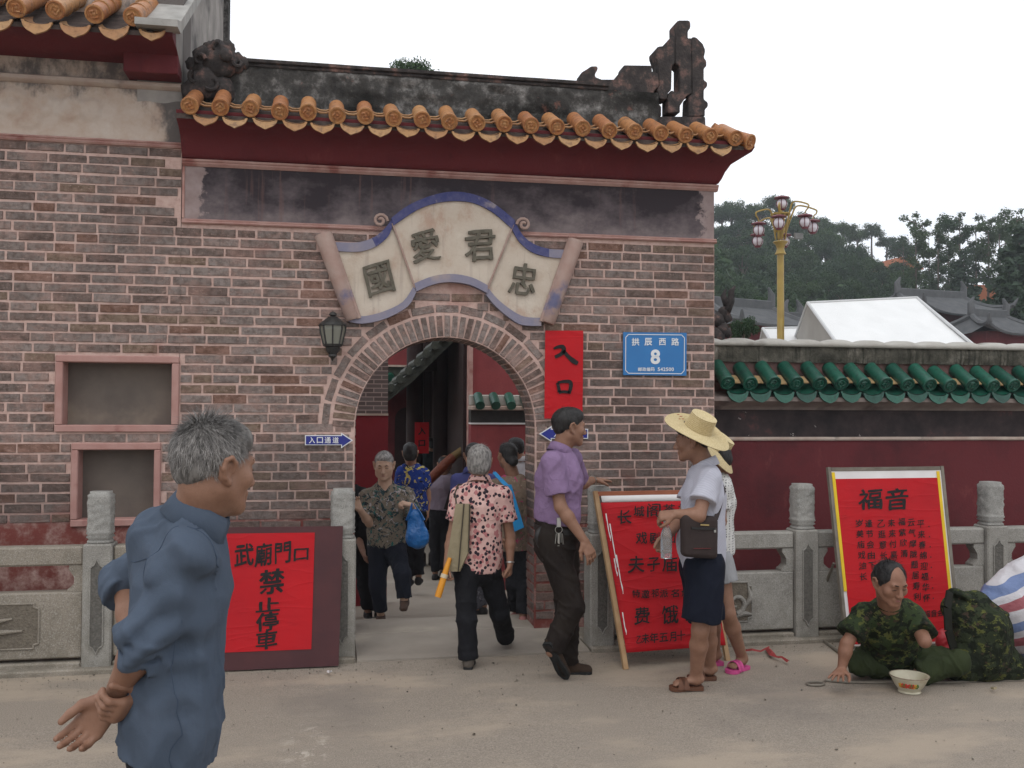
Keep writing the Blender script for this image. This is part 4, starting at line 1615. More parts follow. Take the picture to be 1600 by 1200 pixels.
def bay(parent, u0, u1, relief, v=LV, mat=None):
    mat = mat or M['granite']
    mb = MB()
    mb.box(u0, u1, v - .055, v + .055, .665, .785, .012)
    mb.build('rail', mat, parent)
    # cloud-cut brackets beside each post
    for s, ub in ((1, u0), (-1, u1)):
        mb = MB()
        prof = [(0, .665), (.085, .665), (.088, .64), (.07, .615), (.055, .59), (.055, .55), (.075, .53), (.095, .515), (.095, .50), (0, .50)]
        mb.prism([(ub + s * (a + .001), z) for a, z in prof], lambda x, z, d: Vector((x, v + d, z)), -.045, .045)
        mb.build('bracket', mat, parent)
    mb = MB()
    mb.box(u0, u1, v - .05, v + .05, .085, .50, .010)
    pa = mb.build('panel', mat, parent)
    if relief:
        a, b = relief
        z0, z1 = .155, .435
        mb = MB()
        c = .03
        out = [(a + c, z0), (b - c, z0), (b - c, z0 + c * .8), (b, z0 + c), (b, z1 - c), (b - c, z1 - c * .8), (b - c, z1), (a + c, z1), (a + c, z1 - c * .8), (a, z1 - c), (a, z0 + c), (a + c, z0 + c * .8)]
        mb.prism(out, lambda x, z, d: Vector((x, v - .054 + d, z)), 0, .003)
        mb.build('sunk_field', plain('rough_stone_field', (.19, .165, .13), (.13, .11, .09), 50, .95, .1, .9, 80, .012), pa)
        mb = MB()
        for p, q in zip(out, out[1:] + out[:1]):
            mb.tube([(p[0], v - .055, p[1]), (q[0], v - .055, q[1])], .006, 5)
        mb.build('field_rim', mat, pa)
        # leaf scrolls
        def leaf(pts, ws):
            mb = MB()
            sm, rr = [], []
            for i in range(len(pts) - 1):
                for k in range(4):
                    t_ = k / 4
                    sm.append(Vector(pts[i]).lerp(Vector(pts[i + 1]), t_)); rr.append(ws[i] * (1 - t_) + ws[i + 1] * t_)
            sm.append(Vector(pts[-1])); rr.append(ws[-1])
            mb.tube(sm, rr, 8)
            mb.build('carved_leaf', mat, pa, smooth=True)
        if mat is M['granite']:
            for q, (cx, s, sz) in enumerate(((a + (b - a) * .25, 1, .10), (a + (b - a) * .55, -1, .085), (a + (b - a) * .8, 1, .075))):
                cz = z0 + .17 - .02 * q
                leaf([(cx + s * sz * math.cos(-1.5 + k * .62) * (1 - k * .075), v - .056 - .001 * k, cz + sz * math.sin(-1.5 + k * .62) * (1 - k * .075)) for k in range(11)], [.020 - .0014 * k for k in range(11)])
                leaf([(cx - s * .02, v - .057, z0 + .03), (cx + s * .05, v - .062, z0 + .06), (cx + s * .12, v - .060, z0 + .05)], [.008, .020, .006])
                leaf([(cx + s * .06, v - .057, z0 + .10), (cx + s * .11, v - .063, z0 + .17), (cx + s * .09, v - .058, z0 + .25)], [.008, .022, .006])
        else:
            n_ = 9
            for i in range(n_):
                an = math.radians(-78 + 156 * i / (n_ - 1))
                L_ = min(.42 * (b - a), .20 + .16 * abs(math.sin(an)))
                cx = (a + b) / 2
                top = min(.235, L_ * math.cos(an) + .05)
                leaf([(cx + .02 * math.sin(an), v - .057, z0 + .03), (cx + L_ * .5 * math.sin(an), v - .064, z0 + .03 + top * .62), (cx + L_ * math.sin(an) * .95, v - .060, z0 + .02 + top * (.95 if abs(an) < .6 else .75))], [.008, .020, .005])
    mb = MB()
    mb.box(u0 + .004, u1 - .004, v - .07, v + .07, -.05, .065, .01)
    mb.build('plinth', M['granite_warm'], parent)

BL = thing('stone_balustrade', (-.8, LV, 0), 'weathered stone balustrade beside the no-parking board', 'balustrade')
BR = thing('stone_balustrade', (3.4, LV, 0), 'grey stone balustrade behind the seated man and gospel board', 'balustrade')
ul = [-3.0, -1.455, .065]
ur = [1.835, 3.365, 4.905, 6.45]
for u in ul: post(BL, u)
for u in ur: post(BR, u)
h = PW / 2 + .001
bay(BL, ul[0] + h, ul[1] - h, (-2.65, -1.80), mat=M['granite_warm'])
bay(BL, ul[1] + h, ul[2] - h, (-1.1, -.3), mat=M['granite_warm'])
bay(BR, ur[0] + h, ur[1] - h, (2.35, 2.95))
bay(BR, ur[1] + h, ur[2] - h, None)
bay(BR, ur[2] + h, ur[3] - h, (5.3, 6.0))

# threshold between the gate posts
mb = MB()
mb.loft([[(x, 6.40, -.05), (x, 6.40, .012), (x, 6.46, .02), (x, 7.02, .038), (x, 7.02, -.05)] for x in (ul[2] + h + .01, ur[0] - h - .01)], True)
mb.box(JL - .02, JR + .02, 7.022, 7.46, -.05, .046, .008)
tag(mb.build('threshold_step', M['threshold']), 'worn stone threshold step under the arch', kind='structure')
# kerb strip the balustrade stands on
mb = MB()
mb.box(-4.5, ul[2] + h, LV - .14, LV + .40, -.05, .035, .01)
mb.box(ur[0] - h, 7.5, LV - .14, LV + .75, -.05, .035, .01)
tag(mb.build('kerb', M['granite_warm']), 'low stone kerb under the balustrade', kind='structure')

# ------------------------------------------------------------------ boards and posters
def board_frame(bl, br, tl, tr):
    """bilinear map of a (possibly leaning) board: fn(s, t, lift), s,t in 0..1 from bottom-left"""
    bl, br, tl, tr = map(Vector, (bl, br, tl, tr))
    nrm = (br - bl).cross(tl - bl).normalized()
    if nrm.y > 0: nrm = -nrm
    def fn(s, t, d=0.0):
        return bl * (1 - s) * (1 - t) + br * s * (1 - t) + tl * (1 - s) * t + tr * s * t + nrm * d
    return fn
def slab(mb, fn, s0, s1, t0, t1, d0, d1, nx=1, nz=1, wave=0.0, seed=0.0):
    """sheet from depth d0 (back) to d1 (front, towards the viewer)"""
    vs = []
    for d in (d1, d0):
        for j in range(nz + 1):
            for i in range(nx + 1):
                s, t = s0 + (s1 - s0) * i / nx, t0 + (t1 - t0) * j / nz
                w = wave * vnoise((s * 1.5, t * 4, seed), 2.2, seed) if wave else 0
                vs.append(fn(s, t, d + w))
    m = nx + 1
    k = m * (nz + 1)
    fs = [(j * m + i, j * m + i + 1, (j + 1) * m + i + 1, (j + 1) * m + i) for j in range(nz) for i in range(nx)]
    fs += [(k + a, k + d_, k + c, k + b) for (a, b, c, d_) in fs]
    rim = [i for i in range(m)] + [j * m + nx for j in range(1, nz + 1)] + [nz * m + i for i in range(nx - 1, -1, -1)] + [j * m for j in range(nz - 1, 0, -1)]
    fs += [(a, k + a, k + b, b) for a, b in zip(rim, rim[1:] + rim[:1])]
    mb.add(vs, fs)

# 1. no-parking board leaning on the balustrade
t = thing('notice_board', (-.3, 6.3, 0), 'maroon board with red no-parking paper leaning on the stone post', 'notice board')
a, b = G(341, 1056), G(529, 1047)
va, vb = 6.30, 6.30
bl, br = Vector((P(341, 1056, va).x, va, .01)), Vector((P(529, 1047, vb).x, vb, .01))
tl, tr = P(346, 824, 6.42), P(536, 822, 6.42)
fn = board_frame(bl, br, tl, tr)
mb = MB(); slab(mb, fn, 0, 1, 0, 1, -.02, 0)
mb.build('board', M['maroon_board'], t)
q = lambda px, py: None
mb = MB(); slab(mb, fn, .02, .765, .125, .955, .002, .004, 6, 8, .002)
mb.build('paper', M['red_paper'], t)
mb = Letters()
def bmap(fn, x0, x1, y0, y1, lift):
    """pixel box of the board face (left, right, top, bottom) to its s,t"""
    return lambda x, y, d: fn((x - x0) / (x1 - x0), (y1 + y) / (y1 - y0), lift + d)
g = bmap(fn, 342, 532, 823, 1051, .008)
write(mb, [('武', 378, -868, 30, 38), ('廟', 408, -868, 27, 40), ('門', 438, -866, 26, 38), ('口', 467, -869, 24, 22)], g, True, .022)
write(mb, [('禁', 422, -912, 40, 42), ('止', 417, -949, 38, 24), ('停', 417, -976, 36, 32), ('車', 416, -1005, 34, 30)], g, True, .024)
mb.build('lettering', M['ink'], t)

# 2. red cloth banner on a timber frame leaning against the gate post
t = thing('banner_stand', (2.3, 6.1, 0), 'red cloth banner with theatre announcement on leaning timber frame', 'banner stand')
bl, br = G(977, 1046), G(1140, 1032)
tl, tr = P(929, 767, 6.40), P(1092, 764, 6.40)
fn = board_frame(bl, br, tl, tr)
for nm, s in (('frame_side', 0.012), ('frame_side', .988)):
    mb = MB()
    mb.bar(fn(s, 0, -.012), fn(s, 1, -.012), .032, .024)
    mb.build(nm, M['wood_strip'], t)
for nm, tt in (('frame_top', .985), ('frame_bottom', .12)):
    mb = MB()
    mb.bar(fn(.03, tt, -.012), fn(.97, tt, -.012), .022, .03)
    mb.build(nm, M['wood_red'], t)
mb = MB()
for s in (.15, .85):
    mb.bar(fn(s, .7, -.02), Vector((fn(s, .7).x, 6.43, fn(s, .7).z)), .02, .02)
mb.build('back_struts', M['wood_strip'], t)['kind'] = 'stuff'
mb = MB(); slab(mb, fn, .035, .985, .085, .928, .004, .006, 14, 30, .005, 2.0)
mb.build('cloth', M['red_cloth'], t, smooth='all')
mb = MB(); slab(mb, fn, .05, .985, .930, .968, .004, .006, 10, 2, .005, 2.0)
mb.build('paper_strip', M['white_paper'], t, smooth='all')
mb = MB()
# paint scuffs down the edge where the paper tore
for (s, ta, tb) in ((.055, .86, .70), (.075, .80, .55), (.06, .60, .50), (.085, .62, .40), (.05, .30, .18)):
    vs = [fn(s + .012 * vnoise((k, s, 1), .9), ta + (tb - ta) * k / 6, .018) for k in range(7)] + [fn(s + .006 + .012 * vnoise((k, s, 5), .9), ta + (tb - ta) * k / 6, .018) for k in range(7)]
    mb.add(vs, [(k, k + 1, k + 8, k + 7) for k in range(6)])
mb.build('torn_edge', M['white_paper'], t)['kind'] = 'stuff'
mb = Letters()
def gq(px, py):
    """pixel -> s,t on this leaning board (its rows run parallel)"""
    tt = ((1046 - (px - 977) / 163 * 14) - py) / 279
    x0 = 977 + (929 - 977) * tt
    return (px - x0) / 163.0, tt
gg = lambda x, y, d: fn(*gq(x, -y), .022 + d)
for row in (
    [('长', 974, -813, 22, 24), ('城', 996, -802, 17, 18), ('阁', 1019, -799, 22, 24), ('茶', 1043, -797, 20, 20), ('社', 1066, -795, 18, 20)],
    [('戏', 1000, -846, 18, 20), ('剧', 1020, -845, 16, 20), ('团', 1044, -843, 18, 20), ('演', 1068, -841, 18, 20)],
    [('夫', 992, -888, 26, 28), ('子', 1019, -887, 20, 24), ('庙', 1044, -885, 24, 26), ('会', 1074, -883, 24, 26)],
    [('特', 992, -934, 12, 13), ('邀', 1006, -934, 13, 14), ('祁', 1021, -932, 12, 14), ('派', 1035, -932, 13, 14), ('名', 1052, -931, 13, 13), ('角', 1068, -930, 13, 13), ('来', 1084, -929, 13, 13)],
    [('费', 1001, -967, 24, 28), ('饿', 1044, -964, 26, 30), ('免', 1078, -962, 20, 22)],
    [('乙', 996, -1003, 8, 12), ('未', 1006, -1001, 12, 15), ('年', 1019, -1000, 14, 15), ('五', 1034, -999, 14, 14), ('月', 1048, -998, 11, 16), ('十', 1061, -996, 13, 16), ('一', 1072, -995, 9, 2), ('日', 1081, -994, 7, 9), ('下', 1094, -993, 12, 14), ('午', 1110, -991, 12, 14)],
):
    write(mb, row, gg, True, .016)
mb.build('lettering', M['ink'], t)

# 3. gospel board on a metal frame
t = thing('poster_board', (3.95, 6.3, 0), 'red poster of brushed columns on grey metal frame behind the seated man', 'poster board')
vb_, vt_ = 6.16, 6.34
bl, br = P(1322, 1010, vb_), P(1502, 1004, vb_)
tl, tr = P(1293, 730, vt_), P(1474, 728, vt_)
fn = board_frame(bl, br, tl, tr)
for s in (.012, .988):
    mb = MB()
    mb.bar(fn(s, -.10 if s < .5 else -.06, -.01), fn(s, 1, -.01), .024, .024)
    mb.build('frame_side', M['grey_metal'], t)
mb = MB()
mb.bar(fn(.03, .988, -.01), fn(.97, .988, -.01), .024, .024)
mb.build('frame_top', M['grey_metal'], t)
mb = MB()   # stand: back leg and floor bar
A = G(1322, 1030); B = G(1262, 985); Cc = P(1303, 880, 6.38)
mb.tube([A + Vector((0, 0, .012)), B + Vector((0, 0, .012))], .011, 8)
mb.tube([B + Vector((0, 0, .012)), Cc], .010, 8)
mb.build('back_leg', M['grey_metal'], t)
mb = MB(); slab(mb, fn, .02, .98, .0, .976, -.012, -.004)
mb.build('backing', M['white_paper'], t)
for nm, s0, s1, t0, t1 in (('paper_edge', .03, .055, .30, .97), ('paper_edge', .935, .96, .02, .97)):
    mb = MB(); slab(mb, fn, s0, s1, t0, t1, -.003, .002)
    mb.build(nm, M['yellow_edge'], t)
mb = MB(); slab(mb, fn, .056, .934, .01, .932, -.002, .002, 6, 8, .002)
mb.build('paper', M['red_paper'], t)
mb = Letters()
def g3(x, y, d):
    tt = ((1007 - (x - 1322) / 180 * 5) + y) / 278.0
    x0 = 1322 + (1293 - 1322) * tt
    return fn((x - x0) / 180.5, tt, .007 + d)
write(mb, [('福', 1358, -780, 38, 34), ('音', 1400, -779, 36, 36)], g3, True, .022)
cols = [(1435, '平来春绵迎福华怀', 818), (1420, '云气摩陇题居寿利', 816), (1405, '福紫欣清', 815), (1389, '未来付喜', 817), (1373, '乙逛意长', 818), (1354, '逢节会由下', 818), (1339, '岁美庙戏油长', 818)]
for cx, txt, y0 in cols:
    write(mb, [(c, cx + 2 + .085 * k * 16, -(y0 + 16.5 * k), 11.5, 12.5) for k, c in enumerate(txt)], g3, True, .012)
write(mb, [('福', 1447, -958, 10, 11), ('音', 1458, -957, 10, 11), ('会', 1469, -956, 11, 11)], g3, True, .012)
write(mb, [('.', 1450 + 1.0 * k, -(822 + 16 * k), 2.2, 2.2) for k in range(8)], g3, False, .012)
mb.build('lettering', M['ink'], t)

# ------------------------------------------------------------------ courtyard seen through the arch
cy_brick = Nodes('fine_far_brickwork')
_p = cy_brick.pos()
_b = cy_brick.n('ShaderNodeTexBrick')
cy_brick.put(_b.inputs['Vector'], cy_brick.mapv(_p, rot=(math.pi / 2, 0, 0)))
for k, v in (('Color1', (.16, .13, .125, 1)), ('Color2', (.11, .085, .08, 1)), ('Mortar', (.33, .26, .24, 1))):
    _b.inputs[k].default_value = v
for k, v in (('Scale', 1.0), ('Mortar Size', .005), ('Brick Width', .15), ('Row Height', .042)):
    _b.inputs[k].default_value = v
cy_brick.bump(cy_brick.noise(_p, 50, 4), .4, .006)
cy_brick = cy_brick.done(_b.outputs['Color'], .92, .15)
dark_wood_and_shade = plain('dark_timber_and_shade', (.020, .010, .010), (.032, .016, .015), 6, .7, .25, .2)  # porch timber, and the sheet that paints shade on the porch side wall
dark_tile = plain('dark_glazed_roof', (.03, .036, .03), (.055, .06, .045), 14, .6, .35, .5, 40, .01)

t = thing('side_wall', (P(575, 700, 9.3).x, 9.3, .085), 'brick courtyard wall with red painted dado inside the arch', 'wall')
x0, x1 = -1.2, P(606, 640, 9.3).x
zl = P(580, 646, 9.3).z
mb = MB(); mb.box(x0, x1, 9.3, 9.6, zl, 3.3); mb.build('upper_wall', cy_brick, t)
mb = MB(); mb.box(x0, x1 + .003, 9.296, 9.6, -.5, zl - .02); mb.build('red_dado', plain('bright_red_dado', (.21, .018, .026), (.17, .014, .02), 5, .8, .25, .2), t)
mb = MB(); mb.box(x0, x1 + .004, 9.285, 9.6, zl - .02, zl); mb.build('dado_line', M['cream_trim'], t)

t = thing('inner_wall', (P(640, 700, 15).x, 15, .085), 'dark red inner courtyard wall pierced by a small arched doorway', 'wall')
x0, x1 = P(560, 640, 15).x, P(760, 640, 15).x
zt = P(640, 600, 15).z
da, db = P(617, 640, 15).x, P(657, 640, 15).x
dzt = P(637, 636, 15).z
mb = MB()
mb.box(x0, da, 15, 15.3, -.6, zt); mb.box(db, x1, 15, 15.3, -.6, zt)
mb.build('wall_face', M['redwall'], t)
cdx, rdx = (da + db) / 2, (db - da) / 2
poly = [(da, zt), (da, dzt - rdx)] + [(cdx - rdx * math.cos(math.pi * k / 12), dzt - rdx + rdx * math.sin(math.pi * k / 12)) for k in range(13)] + [(db, zt)]
mb = MB(); mb.prism(poly, lambda x, z, d: Vector((x, 15 + d, z)), .002, .3)
mb.build('door_head', M['redwall'], t)
mb = MB(); mb.box(da - .3, db + .3, 16.4, 16.5, -.6, zt + 1); mb.build('door_dark', dark_wood_and_shade, t)
za, zb = P(640, 600, 15).z, P(640, 574, 15).z
mb = MB(); mb.box(x0, x1, 14.9, 15.4, za, zb, .01); mb.build('tile_band', dark_tile, t)
for k in range(14):
    u = x0 + .16 * k
    mb = MB(); mb.lathe([(.06, 0), (.06, .3)], (u, 14.85, (za + zb) / 2 - .04), 10, Matrix.Rotation(-math.pi / 2 + .4, 3, 'X'))
    mb.build('round_tile', M['green'], t, smooth=True)
mb = MB(); mb.box(x0, x1, 14.86, 15.45, zb, zb + .03); mb.build('band_line', M['cream_trim'], t)
mb = MB(); mb.box(x0, x1, 15.1, 15.5, zb + .03, P(640, 500, 15).z); mb.build('upper_red_wall', M['redlight'], t)

t = thing('porch_hall', (P(700, 700, 12).x, 12, .085), 'dark open porch hall with sloping roof beyond the arch', 'building')
pr = [(597, 620), (640, 582), (692, 528), (760, 470), (760, 486), (696, 546), (645, 596), (600, 632)]
mb = MB()
rings = [[(P(x, y, 11.4).x, v, P(x, y, 11.4).z) for x, y in pr] for v in (11.4, 16.5)]
mb.loft(rings, True)
mb.build('roof', dark_tile, t)
mb = MB()
for k in range(8):
    f = k / 7
    a, b = P(597, 622, 11.4), P(692, 530, 11.4)
    p = a + (b - a) * f
    mb.tube([(p.x, 11.32, p.z + .02), (p.x, 12.2, p.z + .02)], .05, 8)
mb.build('verge_tiles', dark_tile, t, smooth=True)['kind'] = 'stuff'
x0, x1 = P(662, 640, 14.6).x, P(742, 640, 14.6).x
mb = MB(); mb.box(x0, x1 + 1, 14.6, 14.8, -.6, 5); mb.build('back_wall', dark_wood_and_shade, t)
for px_ in (648, 690):
    p = P(px_, 640, 12.6)
    mb = MB(); mb.lathe([(.16, -.5), (.16, -.25), (.11, -.2), (.11, 4.2)], (p.x, 12.6, 0), 14)
    mb.build('column', dark_wood_and_shade, t, smooth=True)
mb = MB(); mb.box(P(640, 600, 12.6).x, P(742, 600, 12.6).x, 12.52, 12.68, P(690, 580, 12.6).z, P(690, 560, 12.6).z); mb.build('beam', dark_wood_and_shade, t)
mb = MB(); mb.box(P(733, 640, 10.9).x, P(880, 640, 10.9).x, 10.9, 16, -.5, 5.2); mb.build('side_wall', M['redlight'], t)
mb = MB(); q_ = P(733, 640, 10.9).x; mb.box(q_ - .06, q_ - .004, 10.97, 16, -.5, 5.2); mb.build('porch_shade_sheet', dark_wood_and_shade, t)  # added dark sheet, stands in for porch shade on the red side wall
mb = MB(); mb.box(P(731, 640, 10.85).x, P(738, 640, 10.85).x, 10.82, 10.95, -.5, 5.2); mb.build('corner_pilaster', M['pink_trim'], t)

t = thing('courtyard_wall', (P(790, 700, 10.3).x, 10.3, .085), 'low red courtyard wall capped with green tiles inside the arch', 'wall')
x0, x1 = P(736, 640, 10.3).x, P(900, 640, 10.3).x
z = lambda y: P(790, y, 10.3).z
mb = MB(); mb.box(x0, x1, 10.3, 10.5, -.5, z(663)); mb.build('red_wall', M['redlight'], t)
mb = MB(); mb.box(x0, x1, 10.28, 10.5, z(663), z(660.5)); mb.build('white_line', M['white_paper'], t)
mb = MB(); mb.box(x0, x1, 10.31, 10.5, z(660.5), z(641)); mb.build('black_band', M['black_metal'], t)
mb = MB(); mb.box(x0, x1, 10.2, 10.55, z(641), z(634), .01); mb.build('eave_shelf', M['cream_trim'], t)
mb = MB(); mb.box(x0, x1, 10.34, 10.5, z(634), z(617), .01); mb.build('cap', M['coping'], t)
for k in range(7):
    u = x0 + .08 + .17 * k
    mb = MB(); mb.lathe([(.052, 0), (.052, .22)], (u, 10.16, z(634)), 10, Matrix.Rotation(-math.pi / 2 + .5, 3, 'X'))
    mb.build('round_tile', M['green'], t, smooth=True)
p = P(659, 684, 12.4)
t = thing('red_hanging_sign', (p.x, 12.4, p.z - .3), 'small red sign with dark character hung in the porch shade', 'sign')
mb = MB(); mb.box(p.x - .09, p.x + .09, 12.38, 12.4, p.z - .2, p.z + .2); mb.build('plate', M['red_paper'], t)
mb = Letters(); write(mb, [('入', p.x, p.z + .09, .1, .1), ('口', p.x, p.z - .07, .09, .09)], lambda x, y, d: Vector((x, 12.374, y)), True, .03); mb.build('lettering', M['ink'], t)

# ------------------------------------------------------------------ street lamp with palace lanterns
def street_lamp():
    v = 20.0
    base = P(1218, 620, v)
    s = v / 1500 / math.cos(YAW)
    gold = plain('gold_painted_metal', (.36, .25, .05), (.28, .185, .04), 5, .45, .5, .1)
    maroon = plain('maroon_lantern_metal', (.15, .025, .035), (.11, .02, .028), 9, .5, .4, .1)
    globe = plain('milky_glass_globe', (.62, .58, .62), (.56, .52, .56), 6, .3, .5, 0)
    t = thing('street_lamp', (base.x, v, 0), 'gold street lamp with clustered white palace lanterns behind the wall', 'street lamp')
    Q = lambda x, y, d=0.0: (lambda p: Vector((p.x, v + d, p.z)))(P(x, y, v))
    cx = Q(1219.5, 400).x
    zt = Q(1220, 396).z
    mb = MB(); mb.lathe([(.13, 0), (.13, .5), (.085, .6), (.075, zt)], (cx, v, 0), 12); mb.build('pole', gold, t, smooth=True)
    mb = MB(); mb.lathe([(.075, 0), (.13, .01), (.10, .06), (.08, .14), (.11, .22), (.17, .28), (.155, .30), (.075, .30)], (cx, v, Q(1220, 398).z), 14); mb.build('collar', gold, t, smooth=True)
    mb = MB()
    z0, z1 = Q(1220, 374).z, Q(1220, 336).z
    for k in range(8):
        a = 2 * math.pi * k / 8
        e = Vector((math.cos(a), math.sin(a), 0))
        mb.tube([Vector((cx, v, z0)) + e * .11, Vector((cx, v, (z0 + z1) / 2)) + e * .15, Vector((cx, v, z1)) + e * .2], .016, 6)
    mb.lathe([(.22, 0), (.22, .03), (.1, .05), (.1, 0)], (cx, v, z1), 14)
    mb.lathe([(.045, 0), (.05, .25), (.045, z1 - z0 + .12)], (cx, v, z0), 10)
    mb.build('crown_cage', gold, t, smooth=True)
    def lamp(c, r):
        la = MB()
        la.lathe([(r * .45, -r * 1.18), (r * .62, -r * 1.05), (r * .6, -r * .95), (r * .5, -r * .85)], c, 12)
        la.lathe([(r * .55, r * .85), (r * .68, r * 1.05), (r * 1.5, r * 1.08), (r * 1.45, r * 1.2), (r * .6, r * 1.5), (r * .15, r * 1.55), (.004, r * 1.6)], c, 6)
        for k in range(6):
            a = 2 * math.pi * k / 6
            e = Vector((math.cos(a), math.sin(a), 0)) * r * 1.03
            la.tube([c + e * .6 + Vector((0, 0, -r * .88)), c + e * .98 + Vector((0, 0, -r * .3)), c + e * .98 + Vector((0, 0, r * .3)), c + e * .6 + Vector((0, 0, r * .88))], .010, 5)
        o = la.build('lantern', maroon, t, smooth=True)
        g = MB()
        g.lathe([(r * math.sin(math.pi * k / 10) + .001, -r * math.cos(math.pi * k / 10)) for k in range(11)], c, 16)
        g.build('globe', globe, o, smooth='all')
    R = .122
    lamp(Q(1221.5, 319, 0), R)
    arms = [((1178, 363), -.25), ((1199.5, 356), -.55), ((1199, 371), .5), ((1241, 354), -.5), ((1263, 358), -.2), ((1240, 372), .45)]
    for (x, y), d in arms:
        c = Q(x, y, d)
        lamp(c, R)
        out = Vector((c.x - cx, d, 0)).normalized()
        top = c + Vector((0, 0, R * 1.6))
        st = Vector((cx, v, z0 + .15)) + out * .12
        mid = Vector((cx, v, top.z + .30)) + out * ((Vector((c.x, c.y, 0)) - Vector((cx, v, 0))).length * .55)
        mb = MB()
        loop = [top, top + Vector((0, 0, .06)), top - out * .06 + Vector((0, 0, .12)), top + Vector((0, 0, .19)), top + out * .07 + Vector((0, 0, .13))]
        pts = [st, (st + mid) / 2 + Vector((0, 0, .1)), mid, top + out * .05 + Vector((0, 0, .21)), top + out * .085 + Vector((0, 0, .13)), top + out * .03 + Vector((0, 0, .07)), top]
        sm = []
        for i in range(len(pts) - 1):
            p0, p1, p2, p3 = pts[max(i - 1, 0)], pts[i], pts[i + 1], pts[min(i + 2, len(pts) - 1)]
            for q in range(6):
                u = q / 6
                sm.append(.5 * ((2 * p1) + (p2 - p0) * u + (2 * p0 - 5 * p1 + 4 * p2 - p3) * u * u + (3 * p1 - p0 - 3 * p2 + p3) * u ** 3))
        sm.append(pts[-1])
        mb.tube(sm, [.022 - .009 * i / len(sm) for i in range(len(sm))], 7)
        mb.build('arm', gold, t, smooth=True)
    mb = MB()
    c = Q(1241, 371, -.2)
    mb.box(c.x - .1, c.x + .1, c.y - .04, c.y + .04, c.z - .07, c.z + .06, .01, None)
    mb.build('floodlight', plain('grey_floodlight', (.22, .22, .21), (.16, .16, .155), 8, .5, .4, .1), t)
street_lamp()

# ------------------------------------------------------------------ marquee tents
def tent(name, A, B, fl, fr, bk, label, group=None):
    """A,B ridge ends; fl,fr front eave ends; bk back eave left"""
    canvas = M.get('canvas') or plain('white_pvc_canvas', (.78, .78, .77), (.70, .70, .69), 1.4, .55, .3, .3, 3, .02)
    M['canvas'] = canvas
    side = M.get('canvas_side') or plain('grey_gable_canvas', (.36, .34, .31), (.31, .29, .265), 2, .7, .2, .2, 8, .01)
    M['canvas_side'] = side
    A, B, fl, fr, bk = map(Vector, (A, B, fl, fr, bk))
    br_ = bk + (fr - fl)
    t = thing(name, (fl.x, fl.y, 0), label, 'tent', group)
    def sheet(p, q, r, s, n=14, m=8, sag=.10):
        mb = MB()
        vs = []
        for j in range(m + 1):
            for i in range(n + 1):
                a, b = i / n, j / m
                pt = p * (1 - a) * (1 - b) + q * a * (1 - b) + r * a * b + s * (1 - a) * b
                pt = pt - Vector((0, 0, sag * math.sin(math.pi * b) * (.6 + .4 * abs(math.sin(math.pi * a * 3)))))
                vs.append(pt)
        w = n + 1
        mb.add(vs, [(j * w + i, j * w + i + 1, (j + 1) * w + i + 1, (j + 1) * w + i) for j in range(m) for i in range(n)])
        return mb
    sheet(A, B, fr, fl).build('roof_slope', canvas, t, smooth='all')
    sheet(A, B, br_, bk).build('roof_slope', canvas, t, smooth='all')
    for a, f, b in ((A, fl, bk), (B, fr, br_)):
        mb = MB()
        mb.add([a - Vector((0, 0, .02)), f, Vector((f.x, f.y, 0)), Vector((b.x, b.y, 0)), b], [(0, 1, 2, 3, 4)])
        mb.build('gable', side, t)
    for a, b in ((fl, fr), (bk, br_)):
        mb = MB()
        mb.add([a, b, Vector((b.x, b.y, 0)), Vector((a.x, a.y, 0))], [(0, 1, 2, 3)])
        mb.build('side_wall', canvas, t)
    pole = plain('tent_pole_metal', (.55, .55, .55), (.5, .5, .5), 5, .4, .5, 0)
    for a, b in ((A, B), (A, fl), (A, bk), (B, fr), (B, br_)):
        mb = MB(); mb.tube([a, b], .035, 6); mb.build('pole', pole, t)
A, B = P(1262, 473, 20), P(1432, 465, 20.3)
fl, fr, bk = P(1345, 588, 17), P(1580, 588, 17.2), P(1217, 597, 23)
tent('marquee_tent', A, B, fl, fr, bk, 'large white marquee tent with grey gable above the wall coping')
A, B = P(1192, 513, 21.5), P(1250, 512, 21.5)
tent('marquee_tent', A, B, P(1232, 580, 19.5), P(1300, 580, 19.5), P(1180, 580, 23.5), 'small white tent roof between the lamp pole and the marquee')

